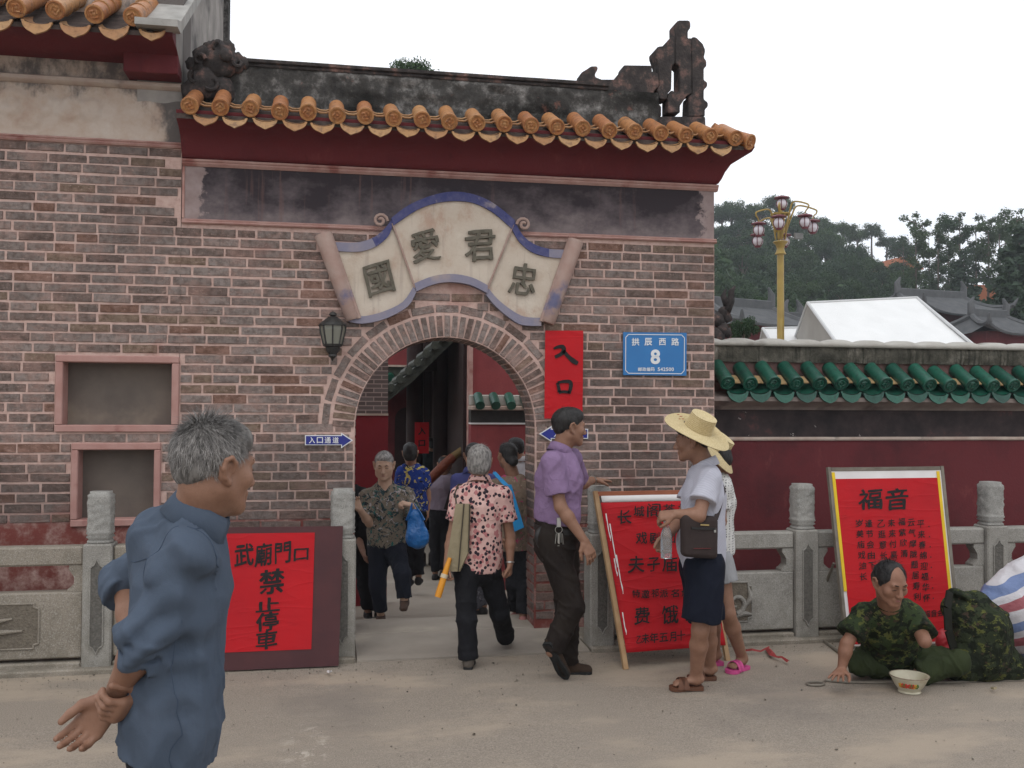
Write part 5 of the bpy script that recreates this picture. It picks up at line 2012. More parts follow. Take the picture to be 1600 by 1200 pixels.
# ------------------------------------------------------------------ temple roofs far behind
roof_grey = plain('grey_clay_roof', (.075, .078, .082), (.11, .112, .115), 4, .8, .25, .4, 20, .02)
def hip_roof(name, c, w, d, h, label, lift=.5, rot=0.0, wallh=2.5, ridge_w=.5, group=None, wallmat=None):
    c = Vector(c)
    R = Matrix.Rotation(rot, 4, 'Z')
    t = thing(name, (c.x, c.y, 0), label, 'building', group)
    T = Matrix.Translation(c) @ R
    n, m = 14, 8
    def pt(a, b, sx, sy):
        """a 0..1 along eave, b 0..1 eave to ridge"""
        cur = b ** 1.5
        wx = w / 2 * (1 - b * (1 - ridge_w))
        x = wx * (2 * a - 1)
        y = -d / 2 * (1 - b)
        up = lift * (abs(2 * a - 1) ** 3) * (1 - b) ** 2
        return x, y, h * (.35 * b + .65 * cur) + up
    for sy in (1, -1):
        mb = MB()
        vs = []
        for j in range(m + 1):
            for i in range(n + 1):
                x, y, z = pt(i / n, j / m, 1, 1)
                vs.append(T @ Vector((x, y * sy, z)))
        k = n + 1
        mb.add(vs, [(j * k + i, j * k + i + 1, (j + 1) * k + i + 1, (j + 1) * k + i) for j in range(m) for i in range(n)])
        mb.build('roof_slope', roof_grey, t, smooth='all')
        mb = MB()
        for i in range(0, 4 * n + 1):
            a = i / (4 * n)
            mb.tube([T @ Vector((lambda q: (q[0], q[1] * sy, q[2] + .02))(pt(a, j / 6, 1, 1))) for j in range(7)], .05, 5)
        mb.build('tile_rows', roof_grey, t)['kind'] = 'stuff'
    for sx in (1, -1):
        mb = MB()
        vs = []
        for j in range(m + 1):
            x, y, z = pt(1, j / m, 1, 1)
            for i in range(5):
                f = -1 + i / 2
                vs.append(T @ Vector((sx * x, y * f, z - (lift * (1 - j / m) ** 2) * (1 - abs(f) ** 2))))
        mb.add(vs, [(j * 5 + i, j * 5 + i + 1, (j + 1) * 5 + i + 1, (j + 1) * 5 + i) for j in range(m) for i in range(4)])
        mb.build('hip_end', roof_grey, t, smooth='all')
        for sy in (1, -1):
            mb = MB()
            mb.tube([T @ Vector((lambda q: (q[0] * sx, q[1] * sy, q[2] + .06))(pt(1, j / 8, 1, 1))) for j in range(9)], .11, 6)
            tip = T @ Vector((lambda q: (q[0] * sx * 1.06, q[1] * sy * 1.06, q[2] + .35))(pt(1, 0, 1, 1)))
            mb.tube([T @ Vector((lambda q: (q[0] * sx, q[1] * sy, q[2] + .06))(pt(1, 0, 1, 1))), tip], [.1, .03], 6)
            mb.build('hip_ridge', roof_grey, t, smooth=True)
    mb = MB()
    x = w / 2 * ridge_w
    mb.box(-x, x, -.12, .12, h - .05, h + .3, .03, T)
    mb.build('ridge', roof_grey, t)
    for sx in (1, -1):
        mb = MB()
        mb.tube([T @ Vector((sx * x, 0, h + .1)), T @ Vector((sx * (x + .05), 0, h + .5)), T @ Vector((sx * (x - .1), 0, h + .75))], [.16, .12, .04], 7)
        mb.build('ridge_end', roof_grey, t, smooth=True)
    mb = MB()
    mb.box(-w * .4, w * .4, -d * .36, d * .36, -c.z, .15, 0, T)
    mb.build('wall', wallmat or M['redwall'], t)
    return t
p = P(1455, 500, 36); hip_roof('pavilion', (p.x, 36, p.z), 4.6, 4.0, .95, 'grey tiled pavilion with upswept eaves behind the marquee', .45, .18, ridge_w=.75)
p = P(1545, 528, 33); hip_roof('pavilion', (p.x, 33, p.z), 3.4, 3.2, .8, 'lower grey pavilion roof beside the dark conifer', .4, .18)
p = P(1158, 516, 30); hip_roof('temple_roof', (p.x, 30, p.z), 3.4, 3.6, .75, 'grey tiled roof behind the gate house corner', .1, .35, ridge_w=.8)
p = P(1238, 514, 32); hip_roof('shed_roof', (p.x, 32, p.z), 1.1, 1.6, .3, 'tiny dark red roof tucked beside the lamp pole', .05, .1)
# carved eave-end just beyond the corner of the gate house
t = thing('ridge_ornament', P(1130, 530, 9.0), 'sooty fish-tail roof ornament showing past the gate house corner', 'ornament')
mb = MB()
for i, (x, y, r) in enumerate(((1122, 500, 12), (1130, 488, 10), (1136, 496, 9), (1128, 515, 12), (1120, 525, 14), (1136, 520, 9))):
    blob(mb, P(x, y, 9.2), r * .006, 9, .7, i * 2.7, .3)
mb.tube([P(1135, 486, 9.2), P(1142, 470, 9.2), P(1143, 455, 9.2), P(1149, 447, 9.2)], [.05, .04, .03, .01], 7)
mb.tube([P(1137, 480, 9.2), P(1130, 462, 9.2), P(1134, 452, 9.2)], [.04, .03, .01], 7)
mb.build('carving', M['ornament'], t, smooth='all')
mb = MB(); q = P(1122, 540, 9.2); mb.box(q.x - .2, q.x + .12, 9.1, 9.5, 0, q.z + .05); mb.build('pier', M['ridge'], t)
# orange roofed houses glimpsed on the hill
for (x, y, v, w, lab) in ((1413, 416, 92, 3.0, 'orange-roofed hut half hidden on the wooded hill'), (1532, 464, 70, 4.2, 'ochre house among the tall thin trees')):
    p = P(x, y, v)
    t = thing('hill_house', (p.x, v, p.z - 3), lab, 'house')
    mb = MB(); mb.box(p.x - w / 2, p.x + w / 2, v, v + 3, p.z - 6, p.z - .3); mb.build('wall', plain('ochre_plaster', (.30, .20, .13), (.26, .17, .11), 2, .9, .15, 0), t)
    mb = MB(); mb.prism([(p.x - w * .65, p.z - .35), (p.x + w * .65, p.z - .35), (p.x + w * .25, p.z + .9), (p.x - w * .25, p.z + .9)], lambda a, b, d: Vector((a, v + d, b)), -.6, 3.6)
    mb.build('roof', plain('orange_clay_tile', (.36, .12, .05), (.30, .10, .045), 5, .8, .2, 0), t)

# ------------------------------------------------------------------ wooded hill
def hill_z(u, v):
    # rises steadily behind the temple; the crest drops towards the gum trees
    px_ = (u / max(v, 1) - .185) * 1500 + 800
    lim = float(np.interp(px_, [300, 900, 1110, 1240, 1290, 1400, 1450, 1500, 1610, 2000], [470, 390, 352, 352, 382, 424, 468, 490, 492, 470]))
    return max(0.0, min(.27 * (v - 36), (635 - (lim + 16)) / 1500 * min(v, 112) + 1.2))
mb = MB()
us_ = [-160 + 12 * i for i in range(34)]
vs_ = [42 + 7 * j for j in range(14)] + [160, 220]
mb.add([(u, v, hill_z(u, min(v, 133)) - .3) for v in vs_ for u in us_], [(j * 34 + i, j * 34 + i + 1, (j + 1) * 34 + i + 1, (j + 1) * 34 + i) for j in range(len(vs_) - 1) for i in range(33)])
HILL = mb.build('hill', plain('dark_forest_floor', (.02, .03, .015), (.035, .045, .02), 1.5, .95, .1, .5, 6, .1), smooth='all')
tag(HILL, 'wooded hill rising behind the temple', kind='structure')

def leaf_mat(name, a, b, c):
    N = Nodes(name)
    r = N.n('ShaderNodeNewGeometry').outputs['Random Per Island']
    ob = N.n('ShaderNodeObjectInfo').outputs['Random']
    col = N.ramp(r, [(0, a), (.5, b), (1, c)])
    col = N.mix(ob, N.mix(1.0, col, (1.25, 1.2, .85), 'MULTIPLY'), N.mix(1.0, col, (.60, .72, .68), 'MULTIPLY'))
    N.done(col, .6, .25)
    tr = N.n('ShaderNodeBsdfTranslucent')
    N.put(tr.inputs['Color'], N.mix(1.0, col, (.9, 1.1, .5), 'MULTIPLY'))
    mxs = N.n('ShaderNodeMixShader')
    mxs.inputs[0].default_value = .25
    N.t.links.new(N.b.outputs[0], mxs.inputs[1])
    N.t.links.new(tr.outputs[0], mxs.inputs[2])
    N.t.links.new(mxs.outputs[0], N.out.inputs['Surface'])
    return N.m
LEAF = [leaf_mat('broad_leaf', (.020, .046, .022), (.032, .066, .030), (.052, .090, .038)),
        leaf_mat('grey_green_leaf', (.030, .054, .034), (.044, .074, .044), (.064, .098, .056)),
        leaf_mat('dark_needle', (.022, .042, .030), (.03, .055, .036), (.042, .068, .042))]
BARK = plain('grey_bark', (.16, .13, .105), (.10, .08, .065), 6, .9, .15, .4, 20, .02)

def leaf_cloud(clumps, n, size, seed, flat=.75):
    """clumps: (x,y,z,r); leaves on and in the clumps"""
    rg = np.random.default_rng(seed)
    C = np.array(clumps)
    wgt = C[:, 3] ** 2
    idx = rg.choice(len(C), n, p=wgt / wgt.sum())
    d = rg.normal(size=(n, 3))
    d /= np.linalg.norm(d, axis=1)[:, None]
    rad = C[idx, 3] * (rg.random(n) ** .35) * (1 + .18 * rg.normal(size=n))
    c = C[idx, :3] + d * rad[:, None] * np.array((1, 1, flat))
    nrm = d * .6 + rg.normal(size=(n, 3)) * .6 + np.array((0, 0, .5))
    nrm /= np.linalg.norm(nrm, axis=1)[:, None]
    a = np.cross(nrm, rg.normal(size=(n, 3)))
    a /= np.linalg.norm(a, axis=1)[:, None]
    b = np.cross(nrm, a)
    s = size * rg.uniform(.6, 1.35, n)[:, None]
    V = np.stack([c - a * s, c + b * s * .55, c + a * s, c - b * s * .55], 1).reshape(-1, 3)
    return V, np.arange(4 * n).reshape(-1, 4)

def crown_broad(seed, n=5200):
    r = random.Random(seed)
    cl = []
    for k in range(22):
        th, ph = r.uniform(0, 6.28), math.acos(r.uniform(-.35, 1))
        q = r.uniform(.45, .85)
        cl.append((math.sin(ph) * math.cos(th) * q, math.sin(ph) * math.sin(th) * q, math.cos(ph) * q * .8, r.uniform(.22, .42)))
    V, Fq = leaf_cloud(cl, n, .052, seed)
    me = np_mesh('crown', V, Fq, False)
    me.materials.append(LEAF[0])
    return me
def crown_tall(seed, n=2600, L=1):
    """airy gum-tree crown, unit height: clumps along a slim axis"""
    r = random.Random(seed)
    cl = []
    for k in range(20):
        z = .34 + .66 * (k + r.random()) / 20
        w = .17 * (1 - abs(z - .72) / .42) ** .6 if abs(z - .72) < .42 else .03
        th = r.uniform(0, 6.28)
        q = w * r.uniform(.2, 1)
        cl.append((q * math.cos(th), q * math.sin(th), z, r.uniform(.032, .066)))
    V, Fq = leaf_cloud(cl, n, .0125, seed, .8)
    me = np_mesh('crown', V, Fq, False)
    me.materials.append(LEAF[1])
    return me, cl
def crown_conifer(seed, n=2600):
    r = random.Random(seed)
    cl = []
    for k in range(34):
        z = .04 + .94 * k / 33
        w = .17 * (1 - z) ** .7 + .02
        for q in range(3):
            th = r.uniform(0, 6.28)
            cl.append((w * .7 * math.cos(th), w * .7 * math.sin(th), z, w * .5 + .015))
    V, Fq = leaf_cloud(cl, n, .028, seed, .7)
    me = np_mesh('crown', V, Fq, False)
    me.materials.append(LEAF[2])
    return me

def trunk_mesh(kind, cl=None):
    mb = MB()
    if kind == 'broad':
        mb.tube([(0, 0, -1.9), (.02, .01, -1.0), (0, .03, -.3), (.02, 0, .4)], [.10, .075, .06, .03], 7)
        for k in range(5):
            a = k * 1.26
            mb.tube([(0, .02, -.5 + .1 * k), (.25 * math.cos(a), .25 * math.sin(a), -.1 + .1 * k), (.5 * math.cos(a), .5 * math.sin(a), .2 + .05 * k)], [.035, .025, .012], 5)
    else:
        mb.tube([(0, 0, -.08), (.004, 0, .3), (-.003, .003, .6), (0, 0, .95)], [.013, .010, .007, .002], 6)
        if cl:
            for (x, y, z, r_) in cl[::2]:
                mb.tube([(0, 0, z - .05), (x * .6, y * .6, z - .02), (x, y, z)], [.005, .004, .002], 4)
    me = mb.mesh('trunk', smooth=True)
    me.materials.append(BARK)
    return me
CB = [crown_broad(100 + k) for k in range(5)]
CT = [crown_tall(200 + k) for k in range(4)]
CC = [crown_conifer(300 + k) for k in range(2)]
TB = trunk_mesh('broad')
TT = [trunk_mesh('tall', c[1]) for c in CT]
TCn = trunk_mesh('conifer')

def tree(name, loc, sc, crown, trunk, label, group, rz=0.0):
    t = thing(name, loc, label, 'tree', group)
    for nm, me in (('trunk', trunk), ('crown', crown)):
        o = bpy.data.objects.new(nm, me)
        COL.objects.link(o)
        o.parent = t
        o.location = (0, 0, 0)
        o.scale = sc if hasattr(sc, '__len__') else (sc, sc, sc)
        o.rotation_euler = (0, 0, rz)
    return t
def broad_tree(px_, py_, v, r, label, group, k):
    """crown centred on that pixel at that depth; trunk reaches down into the hill"""
    c = P(px_, py_, v)
    return tree('broadleaf_tree', c, (r, r, r * random.uniform(.9, 1.45)), CB[k % 5], TB, label, group, random.uniform(0, 6.28))
rt = random.Random(5)
# skyline row, then rows coming down the slope
sky_row = [(1128, 335), (1143, 330), (1165, 338), (1188, 333), (1212, 318), (1228, 322), (1250, 345), (1276, 352), (1290, 365), (1316, 362), (1340, 368), (1362, 360), (1385, 378), (1404, 392)]
k = 0
for (x, y) in sky_row:
    v = 104 + rt.uniform(-5, 5)
    broad_tree(x, y + 4, v, rt.uniform(1.2, 1.7) * 1.15, 'round-crowned tree standing on the hill skyline', 'trees along the skyline of the hill', k); k += 1
for row in range(9):
    yy = 366 + row * 19
    v = 98 - row * 6.2
    x = 1116 + rt.uniform(0, 20)
    while x < 1604:
        lim = np.interp(x, [1110, 1240, 1290, 1400, 1450, 1500, 1610], [340, 345, 372, 412, 458, 482, 484])
        if yy > lim + 4 and not (yy > 505 and 1250 < x < 1520):
            r = rt.uniform(26, 36) * v / 1500
            broad_tree(x, yy + rt.uniform(-7, 7), v + rt.uniform(-3, 3), r, 'broadleaf tree in the dense wood covering the hillside', 'trees covering the hillside', k); k += 1
        x += rt.uniform(30, 44)
tall = [(1432, 332, 60), (1466, 340, 62), (1500, 330, 58), (1526, 342, 66), (1545, 338, 60), (1562, 332, 63), (1590, 326, 58), (1452, 365, 70), (1483, 356, 72), (1412, 372, 74), (1575, 350, 70), (1606, 336, 64)]
for i, (x, ytop, v) in enumerate(tall):
    top = P(x, ytop, v)
    base = P(x, 512, v)
    hgt = top.z - base.z
    tree('gum_tree', base, (hgt * .98, hgt * .98, hgt), CT[i % 4][0], TT[i % 4], 'tall thin gum tree with airy crown against the sky', 'tall gum trees beyond the pavilions', rt.uniform(0, 6.28))
for (x, ytop, yb, v, wd, lab) in ((1594, 352, 560, 42, 1.0, 'dense dark conifer beside the tall gum trees'), (1507, 392, 520, 55, .85, 'smaller dark conifer behind the pavilion roofs'), (1578, 405, 560, 40, .8, 'dark conifer leaning on the denser one')):
    top, base = P(x, ytop, v), P(x, yb, v)
    hgt = top.z - base.z
    tree('conifer_tree', base, (hgt * wd * 1.35, hgt * wd * 1.35, hgt), CC[i % 2], TCn, lab, None, 1.0)
    i += 1
broad_tree(645, 122, 24, .72, 'leafy tree top peeping over the gate house ridge', None, 1)
broad_tree(1163, 520, 17, .30, 'small bright green bush by the grey temple roof', None, 2)
broad_tree(1190, 492, 40, 1.0, 'young tree between the lamp pole and the temple roof', None, 3)
# undergrowth that fills the wood between the trunks
rg = np.random.default_rng(77)
cl = []
for i in range(420):
    v = rg.uniform(48, 108)
    px_ = rg.uniform(1060, 1640)
    d = ray(px_, 500); u = d.x / d.y * v
    cl.append((u, v, hill_z(u, v) + rg.uniform(.2, 1.6), rg.uniform(1.0, 2.0)))
for i in range(260):   # the wood goes on behind the gate house
    v = rg.uniform(60, 112)
    px_ = rg.uniform(300, 1100)
    d = ray(px_, 500); u = d.x / d.y * v
    cl.append((u, v, hill_z(u, v) + rg.uniform(.6, 3.2), rg.uniform(1.8, 3.4)))
V, Fq = leaf_cloud(cl, 60000, .30, 9)
me = np_mesh('undergrowth', V, Fq, False)
me.materials.append(LEAF[0])
tag(mesh_obj('undergrowth', me), 'dense undergrowth between the trunks on the hill', 'undergrowth', kind='stuff')

# light haze in the valley air, closed box round camera and scene
mb = MB()
mb.box(-230, 250, -40, 236, -1.7, 46)
hz = Nodes('pale_humid_air')
hz.t.nodes.remove(hz.b)
pv = hz.n('ShaderNodeVolumePrincipled')
pv.inputs['Color'].default_value = (.90, .94, 1.0, 1)
pv.inputs['Density'].default_value = .0011
pv.inputs['Anisotropy'].default_value = .2
hz.t.links.new(pv.outputs[0], hz.out.inputs['Volume'])
HAZE = mb.build('haze', hz.m)
tag(HAZE, 'thin humid haze over the whole valley', 'haze', kind='stuff')
SC.cycles.volume_bounces = 0
SC.cycles.volume_max_steps = 64

# ------------------------------------------------------------------ soft-blended bodies: signed distance fields turned into one surface
def v3(p):
    return np.array((p[0], p[1], p[2]), dtype=np.float64)
def unit(a):
    a = np.asarray(a, dtype=np.float64)
    return a / max(np.linalg.norm(a), 1e-9)

class Waves:
    """cheap smooth noise: a few plane waves, bent by one another"""
    def __init__(self, seed, freq, n=6, aniso=(1, 1, 1)):
        r = np.random.default_rng(seed)
        d = r.normal(size=(n, 3))
        d /= np.linalg.norm(d, axis=1)[:, None]
        self.k = d * freq * r.uniform(.6, 1.5, n)[:, None] * np.array(aniso)
        self.p = r.uniform(0, 6.28, n)
        self.n = n
    def __call__(self, X, Y, Z):
        s = 0
        prev = 0
        for k, p in zip(self.k, self.p):
            prev = np.sin(k[0] * X + k[1] * Y + k[2] * Z + p + .9 * prev)
            s = s + prev
        return s / self.n

class Field:
    def __init__(self):
        self.ops = []
        self.disp = []
        self.lo = np.full(3, 1e9)
        self.hi = np.full(3, -1e9)

    def _op(self, fn, lo, hi, k, mode):
        self.ops.append((fn, lo, hi, k, mode))
        if mode == 'add':
            self.lo = np.minimum(self.lo, lo)
            self.hi = np.maximum(self.hi, hi)
        return self

    def cone(self, a, b, ra, rb, k=.02, flat=None, cap=None, mode='add', ext=None):
        """tapered capsule; flat=(axis, factor) thins it along an axis; cap='a','b','ab' cuts the ends square"""
        a, b = v3(a), v3(b)
        ab = b - a
        L2 = max(ab @ ab, 1e-12)
        dr = ab / math.sqrt(L2)
        R = max(ra, rb) * (max(1.0, flat[1]) if flat else 1)
        def fn(X, Y, Z):
            px, py, pz_ = X - a[0], Y - a[1], Z - a[2]
            t = np.clip((px * ab[0] + py * ab[1] + pz_ * ab[2]) / L2, 0, 1)
            ox, oy, oz = px - ab[0] * t, py - ab[1] * t, pz_ - ab[2] * t
            r = ra + (rb - ra) * t
            if flat:
                n, f = unit(flat[0]), flat[1]
                q = (ox * n[0] + oy * n[1] + oz * n[2]) * (1 / f - 1)
                ox, oy, oz = ox + n[0] * q, oy + n[1] * q, oz + n[2] * q
                d = (np.sqrt(ox * ox + oy * oy + oz * oz) - r) * min(1.0, .5 + .5 * f)
            else:
                d = np.sqrt(ox * ox + oy * oy + oz * oz) - r
            if cap:
                if 'b' in cap:
                    d = np.maximum(d, (X - b[0]) * dr[0] + (Y - b[1]) * dr[1] + (Z - b[2]) * dr[2])
                if 'a' in cap:
                    d = np.maximum(d, -((X - a[0]) * dr[0] + (Y - a[1]) * dr[1] + (Z - a[2]) * dr[2]))
            return d
        return self._op(fn, np.minimum(a, b) - R, np.maximum(a, b) + R, k, mode)

    def ell(self, c, r, axes=None, k=.02, mode='add'):
        c, r = v3(c), np.asarray(r, dtype=np.float64)
        A = np.eye(3) if axes is None else np.asarray(axes)   # rows = local axes
        R = r.max()
        def fn(X, Y, Z):
            px, py, pz_ = X - c[0], Y - c[1], Z - c[2]
            q = [(px * A[i][0] + py * A[i][1] + pz_ * A[i][2]) / r[i] for i in range(3)]
            k0 = np.sqrt(q[0] ** 2 + q[1] ** 2 + q[2] ** 2)
            k1 = np.sqrt((q[0] / r[0]) ** 2 + (q[1] / r[1]) ** 2 + (q[2] / r[2]) ** 2)
            return k0 * (k0 - 1) / np.maximum(k1, 1e-6)
        return self._op(fn, c - R, c + R, k, mode)

    def plane(self, pt, n):
        """keep what lies behind the plane"""
        pt, n = v3(pt), unit(n)
        self.disp.append(('max', lambda X, Y, Z: (X - pt[0]) * n[0] + (Y - pt[1]) * n[1] + (Z - pt[2]) * n[2]))
        return self

    def ripple(self, fn):
        self.disp.append(('add', fn))
        return self

    def build(self, h):
        lo = self.lo - 4 * h - .012
        n = np.ceil((self.hi + 4 * h + .012 - lo) / h).astype(int) + 1
        ax = [lo[i] + h * np.arange(n[i]) for i in range(3)]
        D = np.full(n, .08, dtype=np.float32)
        for fn, a, b, k, mode in self.ops:
            m = max(k, 3 * h) + h
            i0 = np.maximum(np.floor((a - m - lo) / h).astype(int), 0)
            i1 = np.minimum(np.ceil((b + m - lo) / h).astype(int) + 1, n)
            if (i1 <= i0).any():
                continue
            X = ax[0][i0[0]:i1[0], None, None]
            Y = ax[1][None, i0[1]:i1[1], None]
            Z = ax[2][None, None, i0[2]:i1[2]]
            d = np.asarray(fn(X, Y, Z), dtype=np.float32)
            sl = (slice(i0[0], i1[0]), slice(i0[1], i1[1]), slice(i0[2], i1[2]))
            o = D[sl]
            if mode == 'add':
                if k > 1e-4:
                    q = np.clip(.5 + .5 * (o - d) / k, 0, 1)
                    D[sl] = o * (1 - q) + d * q - k * q * (1 - q)
                else:
                    D[sl] = np.minimum(o, d)
            else:
                d = -d
                q = np.clip(.5 - .5 * (o - d) / max(k, 1e-4), 0, 1)
                D[sl] = o * (1 - q) + d * q + k * q * (1 - q)
        if self.disp:
            X, Y, Z = ax[0][:, None, None], ax[1][None, :, None], ax[2][None, None, :]
            for mode, fn in self.disp:
                w = fn(X, Y, Z).astype(np.float32)
                D = D + w if mode == 'add' else np.maximum(D, w)
        return surface_nets(D, lo, h)

def surface_nets(D, lo, h):
    S = D < 0
    nx, ny, nz = D.shape
    c = [S[i:nx - 1 + i, j:ny - 1 + j, k:nz - 1 + k] for i in (0, 1) for j in (0, 1) for k in (0, 1)]
    cnt = sum(x.astype(np.int8) for x in c)
    act = (cnt > 0) & (cnt < 8)
    I = np.argwhere(act)
    if not len(I):
        return np.zeros((0, 3)), np.zeros((0, 4), int)
    idx = np.full(act.shape, -1, dtype=np.int64)
    idx[act] = np.arange(len(I))
    offs = np.array([(i, j, k) for i in (0, 1) for j in (0, 1) for k in (0, 1)])
    val = np.stack([D[I[:, 0] + o[0], I[:, 1] + o[1], I[:, 2] + o[2]] for o in offs], 1).astype(np.float64)
    acc = np.zeros((len(I), 3))
    num = np.zeros(len(I))
    for a in range(8):
        for b in range(a + 1, 8):
            if np.abs(offs[a] - offs[b]).sum() != 1:
                continue
            va, vb = val[:, a], val[:, b]
            m = (va < 0) != (vb < 0)
            t = np.where(m, va / np.where(m, va - vb, 1), 0)
            acc += np.where(m[:, None], offs[a] + (offs[b] - offs[a]) * t[:, None], 0)
            num += m
    V = (I + acc / num[:, None]) * h + lo
    Fs = []
    for axis in range(3):
        a1, a2 = (axis + 1) % 3, (axis + 2) % 3
        s0 = [slice(None)] * 3; s1 = [slice(None)] * 3
        s0[axis] = slice(0, -1); s1[axis] = slice(1, None)
        e0, e1 = S[tuple(s0)], S[tuple(s1)]
        ch = np.argwhere(e0 != e1)
        ok = (ch[:, a1] > 0) & (ch[:, a2] > 0) & (ch[:, a1] < D.shape[a1] - 1) & (ch[:, a2] < D.shape[a2] - 1)
        ch = ch[ok]
        def cell(d1, d2):
            q = ch.copy()
            q[:, a1] -= d1
            q[:, a2] -= d2
            return idx[q[:, 0], q[:, 1], q[:, 2]]
        quad = np.stack([cell(1, 1), cell(0, 1), cell(0, 0), cell(1, 0)], 1)
        flip = ~e0[ch[:, 0], ch[:, 1], ch[:, 2]]
        quad[flip] = quad[flip][:, ::-1]
        Fs.append(quad[(quad >= 0).all(1)])
    return V, np.concatenate(Fs)

def merged(parts):
    Vs, Fs, o = [], [], 0
    for V, Fq in parts:
        Vs.append(V); Fs.append(Fq + o); o += len(V)
    return np.concatenate(Vs), np.concatenate(Fs)

def field_obj(name, parts, mat, parent):
    V, Fq = merged(parts) if isinstance(parts, list) else parts
    me = np_mesh(name, V, Fq)
    me.materials.append(mat)
    return mesh_obj(name, me, None, parent)

# ------------------------------------------------------------------ camera-space joints: pixel + distance from the photographer
def C(px, py, d):
    r = ray(px, py)
    f = CAM_R @ Vector((0, 0, -1))
    return v3(Vector((0, 0, EYE)) + r * (d / r.dot(f)))
def cdir(x, y, z=0.0):
    """direction given as (image right, away, up)"""
    return unit(np.array((x * math.cos(YAW) + y * math.sin(YAW), -x * math.sin(YAW) + y * math.cos(YAW), z)))

def head_axes(fwd, tilt=0.0):
    f = unit(fwd)
    r = unit(np.cross(f, (0, 0, 1)))
    u = np.cross(r, f)
    if tilt:
        r, u = r * math.cos(tilt) + u * math.sin(tilt), u * math.cos(tilt) - r * math.sin(tilt)
    return r, f, u

def head_field(c, fwd, s=1.0, tilt=0.0, neck=None, detail=1, jowl=0.0):
    c = v3(c)
    r, f, u = head_axes(fwd, tilt)
    A = np.array((r, f, u))
    Q = lambda x, y, z: c + (r * x + f * y + u * z) * s
    F_ = Field()
    F_.ell(Q(0, -.014, .034), np.array((.073, .092, .079)) * s, A, .02)
    F_.ell(Q(0, .024, -.018), np.array((.061, .066, .086)) * s, A, .03)
    for e in (-1, 1):
        F_.cone(Q(e * .052, .0, -.045), Q(e * .018, .066, -.088), .020 * s, .017 * s, .03)
        F_.ell(Q(e * .043, .058, -.020), np.array((.024, .022, .022)) * s, A, .025)
        if jowl: F_.ell(Q(e * .045, .045, -.06), np.array((.022, .025, .025)) * s, A, .03)
    F_.ell(Q(0, .070, -.092), np.array((.022, .018, .016)) * s, A, .02)
    F_.cone(Q(-.034, .078, .024), Q(.034, .078, .024), .013 * s, .013 * s, .015)
    for e in (-1, 1):
        F_.ell(Q(e * .031, .093, .005), np.array((.019, .014, .011)) * s, A, .010, 'sub')
        F_.ell(Q(e * .031, .076, .003), np.array((.014, .0125, .011)) * s, A, .004)
        F_.ell(Q(e * .0105, .097, -.034), np.array((.0095, .011, .008)) * s, A, .006)
        # ear: shell, rim, lobe
        F_.ell(Q(e * .076, -.014, -.002), np.array((.010, .019, .031)) * s, A, .006)
        if detail:
            rim = [Q(e * .083, .002, -.004), Q(e * .087, .004, .016), Q(e * .090, -.010, .029), Q(e * .092, -.026, .022), Q(e * .090, -.030, .002), Q(e * .085, -.020, -.020), Q(e * .080, -.008, -.030)]
            for p, q in zip(rim, rim[1:]):
                F_.cone(p, q, .0055 * s, .0055 * s, .004)
            F_.ell(Q(e * .090, -.008, -.004), np.array((.008, .010, .014)) * s, A, .004, 'sub')
            F_.ell(Q(e * .080, -.004, -.031), np.array((.006, .009, .009)) * s, A, .006)
    F_.cone(Q(0, .088, .012), Q(0, .108, -.028), .0075 * s, .0125 * s, .012)
    F_.cone(Q(-.019, .083, -.056), Q(.019, .083, -.056), .0085 * s, .0085 * s, .010)
    F_.cone(Q(-.015, .083, -.068), Q(.015, .083, -.068), .0085 * s, .0085 * s, .008)
    F_.cone(Q(-.021, .095, -.0615), Q(.021, .095, -.0615), .0035 * s, .0035 * s, .004, mode='sub')
    if neck is not None:
        F_.cone(Q(0, -.022, -.05), v3(neck), .056 * s, .060 * s, .03)
    return F_, Q, A

def hand_field(F_, wrist, d, n, side, curl=(.3, .4, .3), s=1.0, spread=.10, thumb=.5, arm=None, arm_r=.026):
    """d: towards fingertips, n: out of the palm; side: +1 thumb on d x n side, -1 the other"""
    w = v3(wrist)
    d = unit(d); n = unit(np.asarray(n) - d * (np.asarray(n) @ d))
    t = np.cross(d, n) * side
    if arm is not None:
        F_.cone(arm, w, arm_r * 1.12, arm_r * .95, .01)
    kn = w + d * .082 * s
    for o, r0 in ((.026, .0145), (.009, .0155), (-.009, .0150), (-.026, .0135)):
        F_.cone(w + d * .012 * s + t * o * .55 * s, kn + t * o * s, .0165 * s, r0 * s, .012, flat=(n, .85))
    lens = (.066, .076, .070, .055)
    for (o, L, i) in ((.029, lens[0], 0), (.010, lens[1], 1), (-.010, lens[2], 2), (-.028, lens[3], 3)):
        p = kn + t * o * s
        dirv = unit(d + t * spread * (o / .03))
        rr = .0092 * s
        ang = 0
        for j, f in enumerate((.46, .31, .23)):
            ang += curl[j] * (1 + .12 * (i - 1))
            dv = unit(dirv * math.cos(ang) + n * math.sin(ang))
            q = p + dv * L * f * s * 1.05
            F_.cone(p, q, rr, rr * .92, .004)
            p, rr = q, rr * .92
    a = w + d * .022 * s + t * .022 * s
    b = a + unit(d * .62 + t * (.75 * thumb + .2) + n * .35) * .038 * s
    c = b + unit(d * .8 + t * .45 * thumb + n * .35) * .030 * s
    e = c + unit(d * .9 + t * .1 * thumb + n * .4) * .024 * s
    F_.cone(a, b, .0165 * s, .0125 * s, .012)
    F_.cone(b, c, .0118 * s, .0105 * s, .006)
    F_.cone(c, e, .0105 * s, .0085 * s, .005)
    return F_

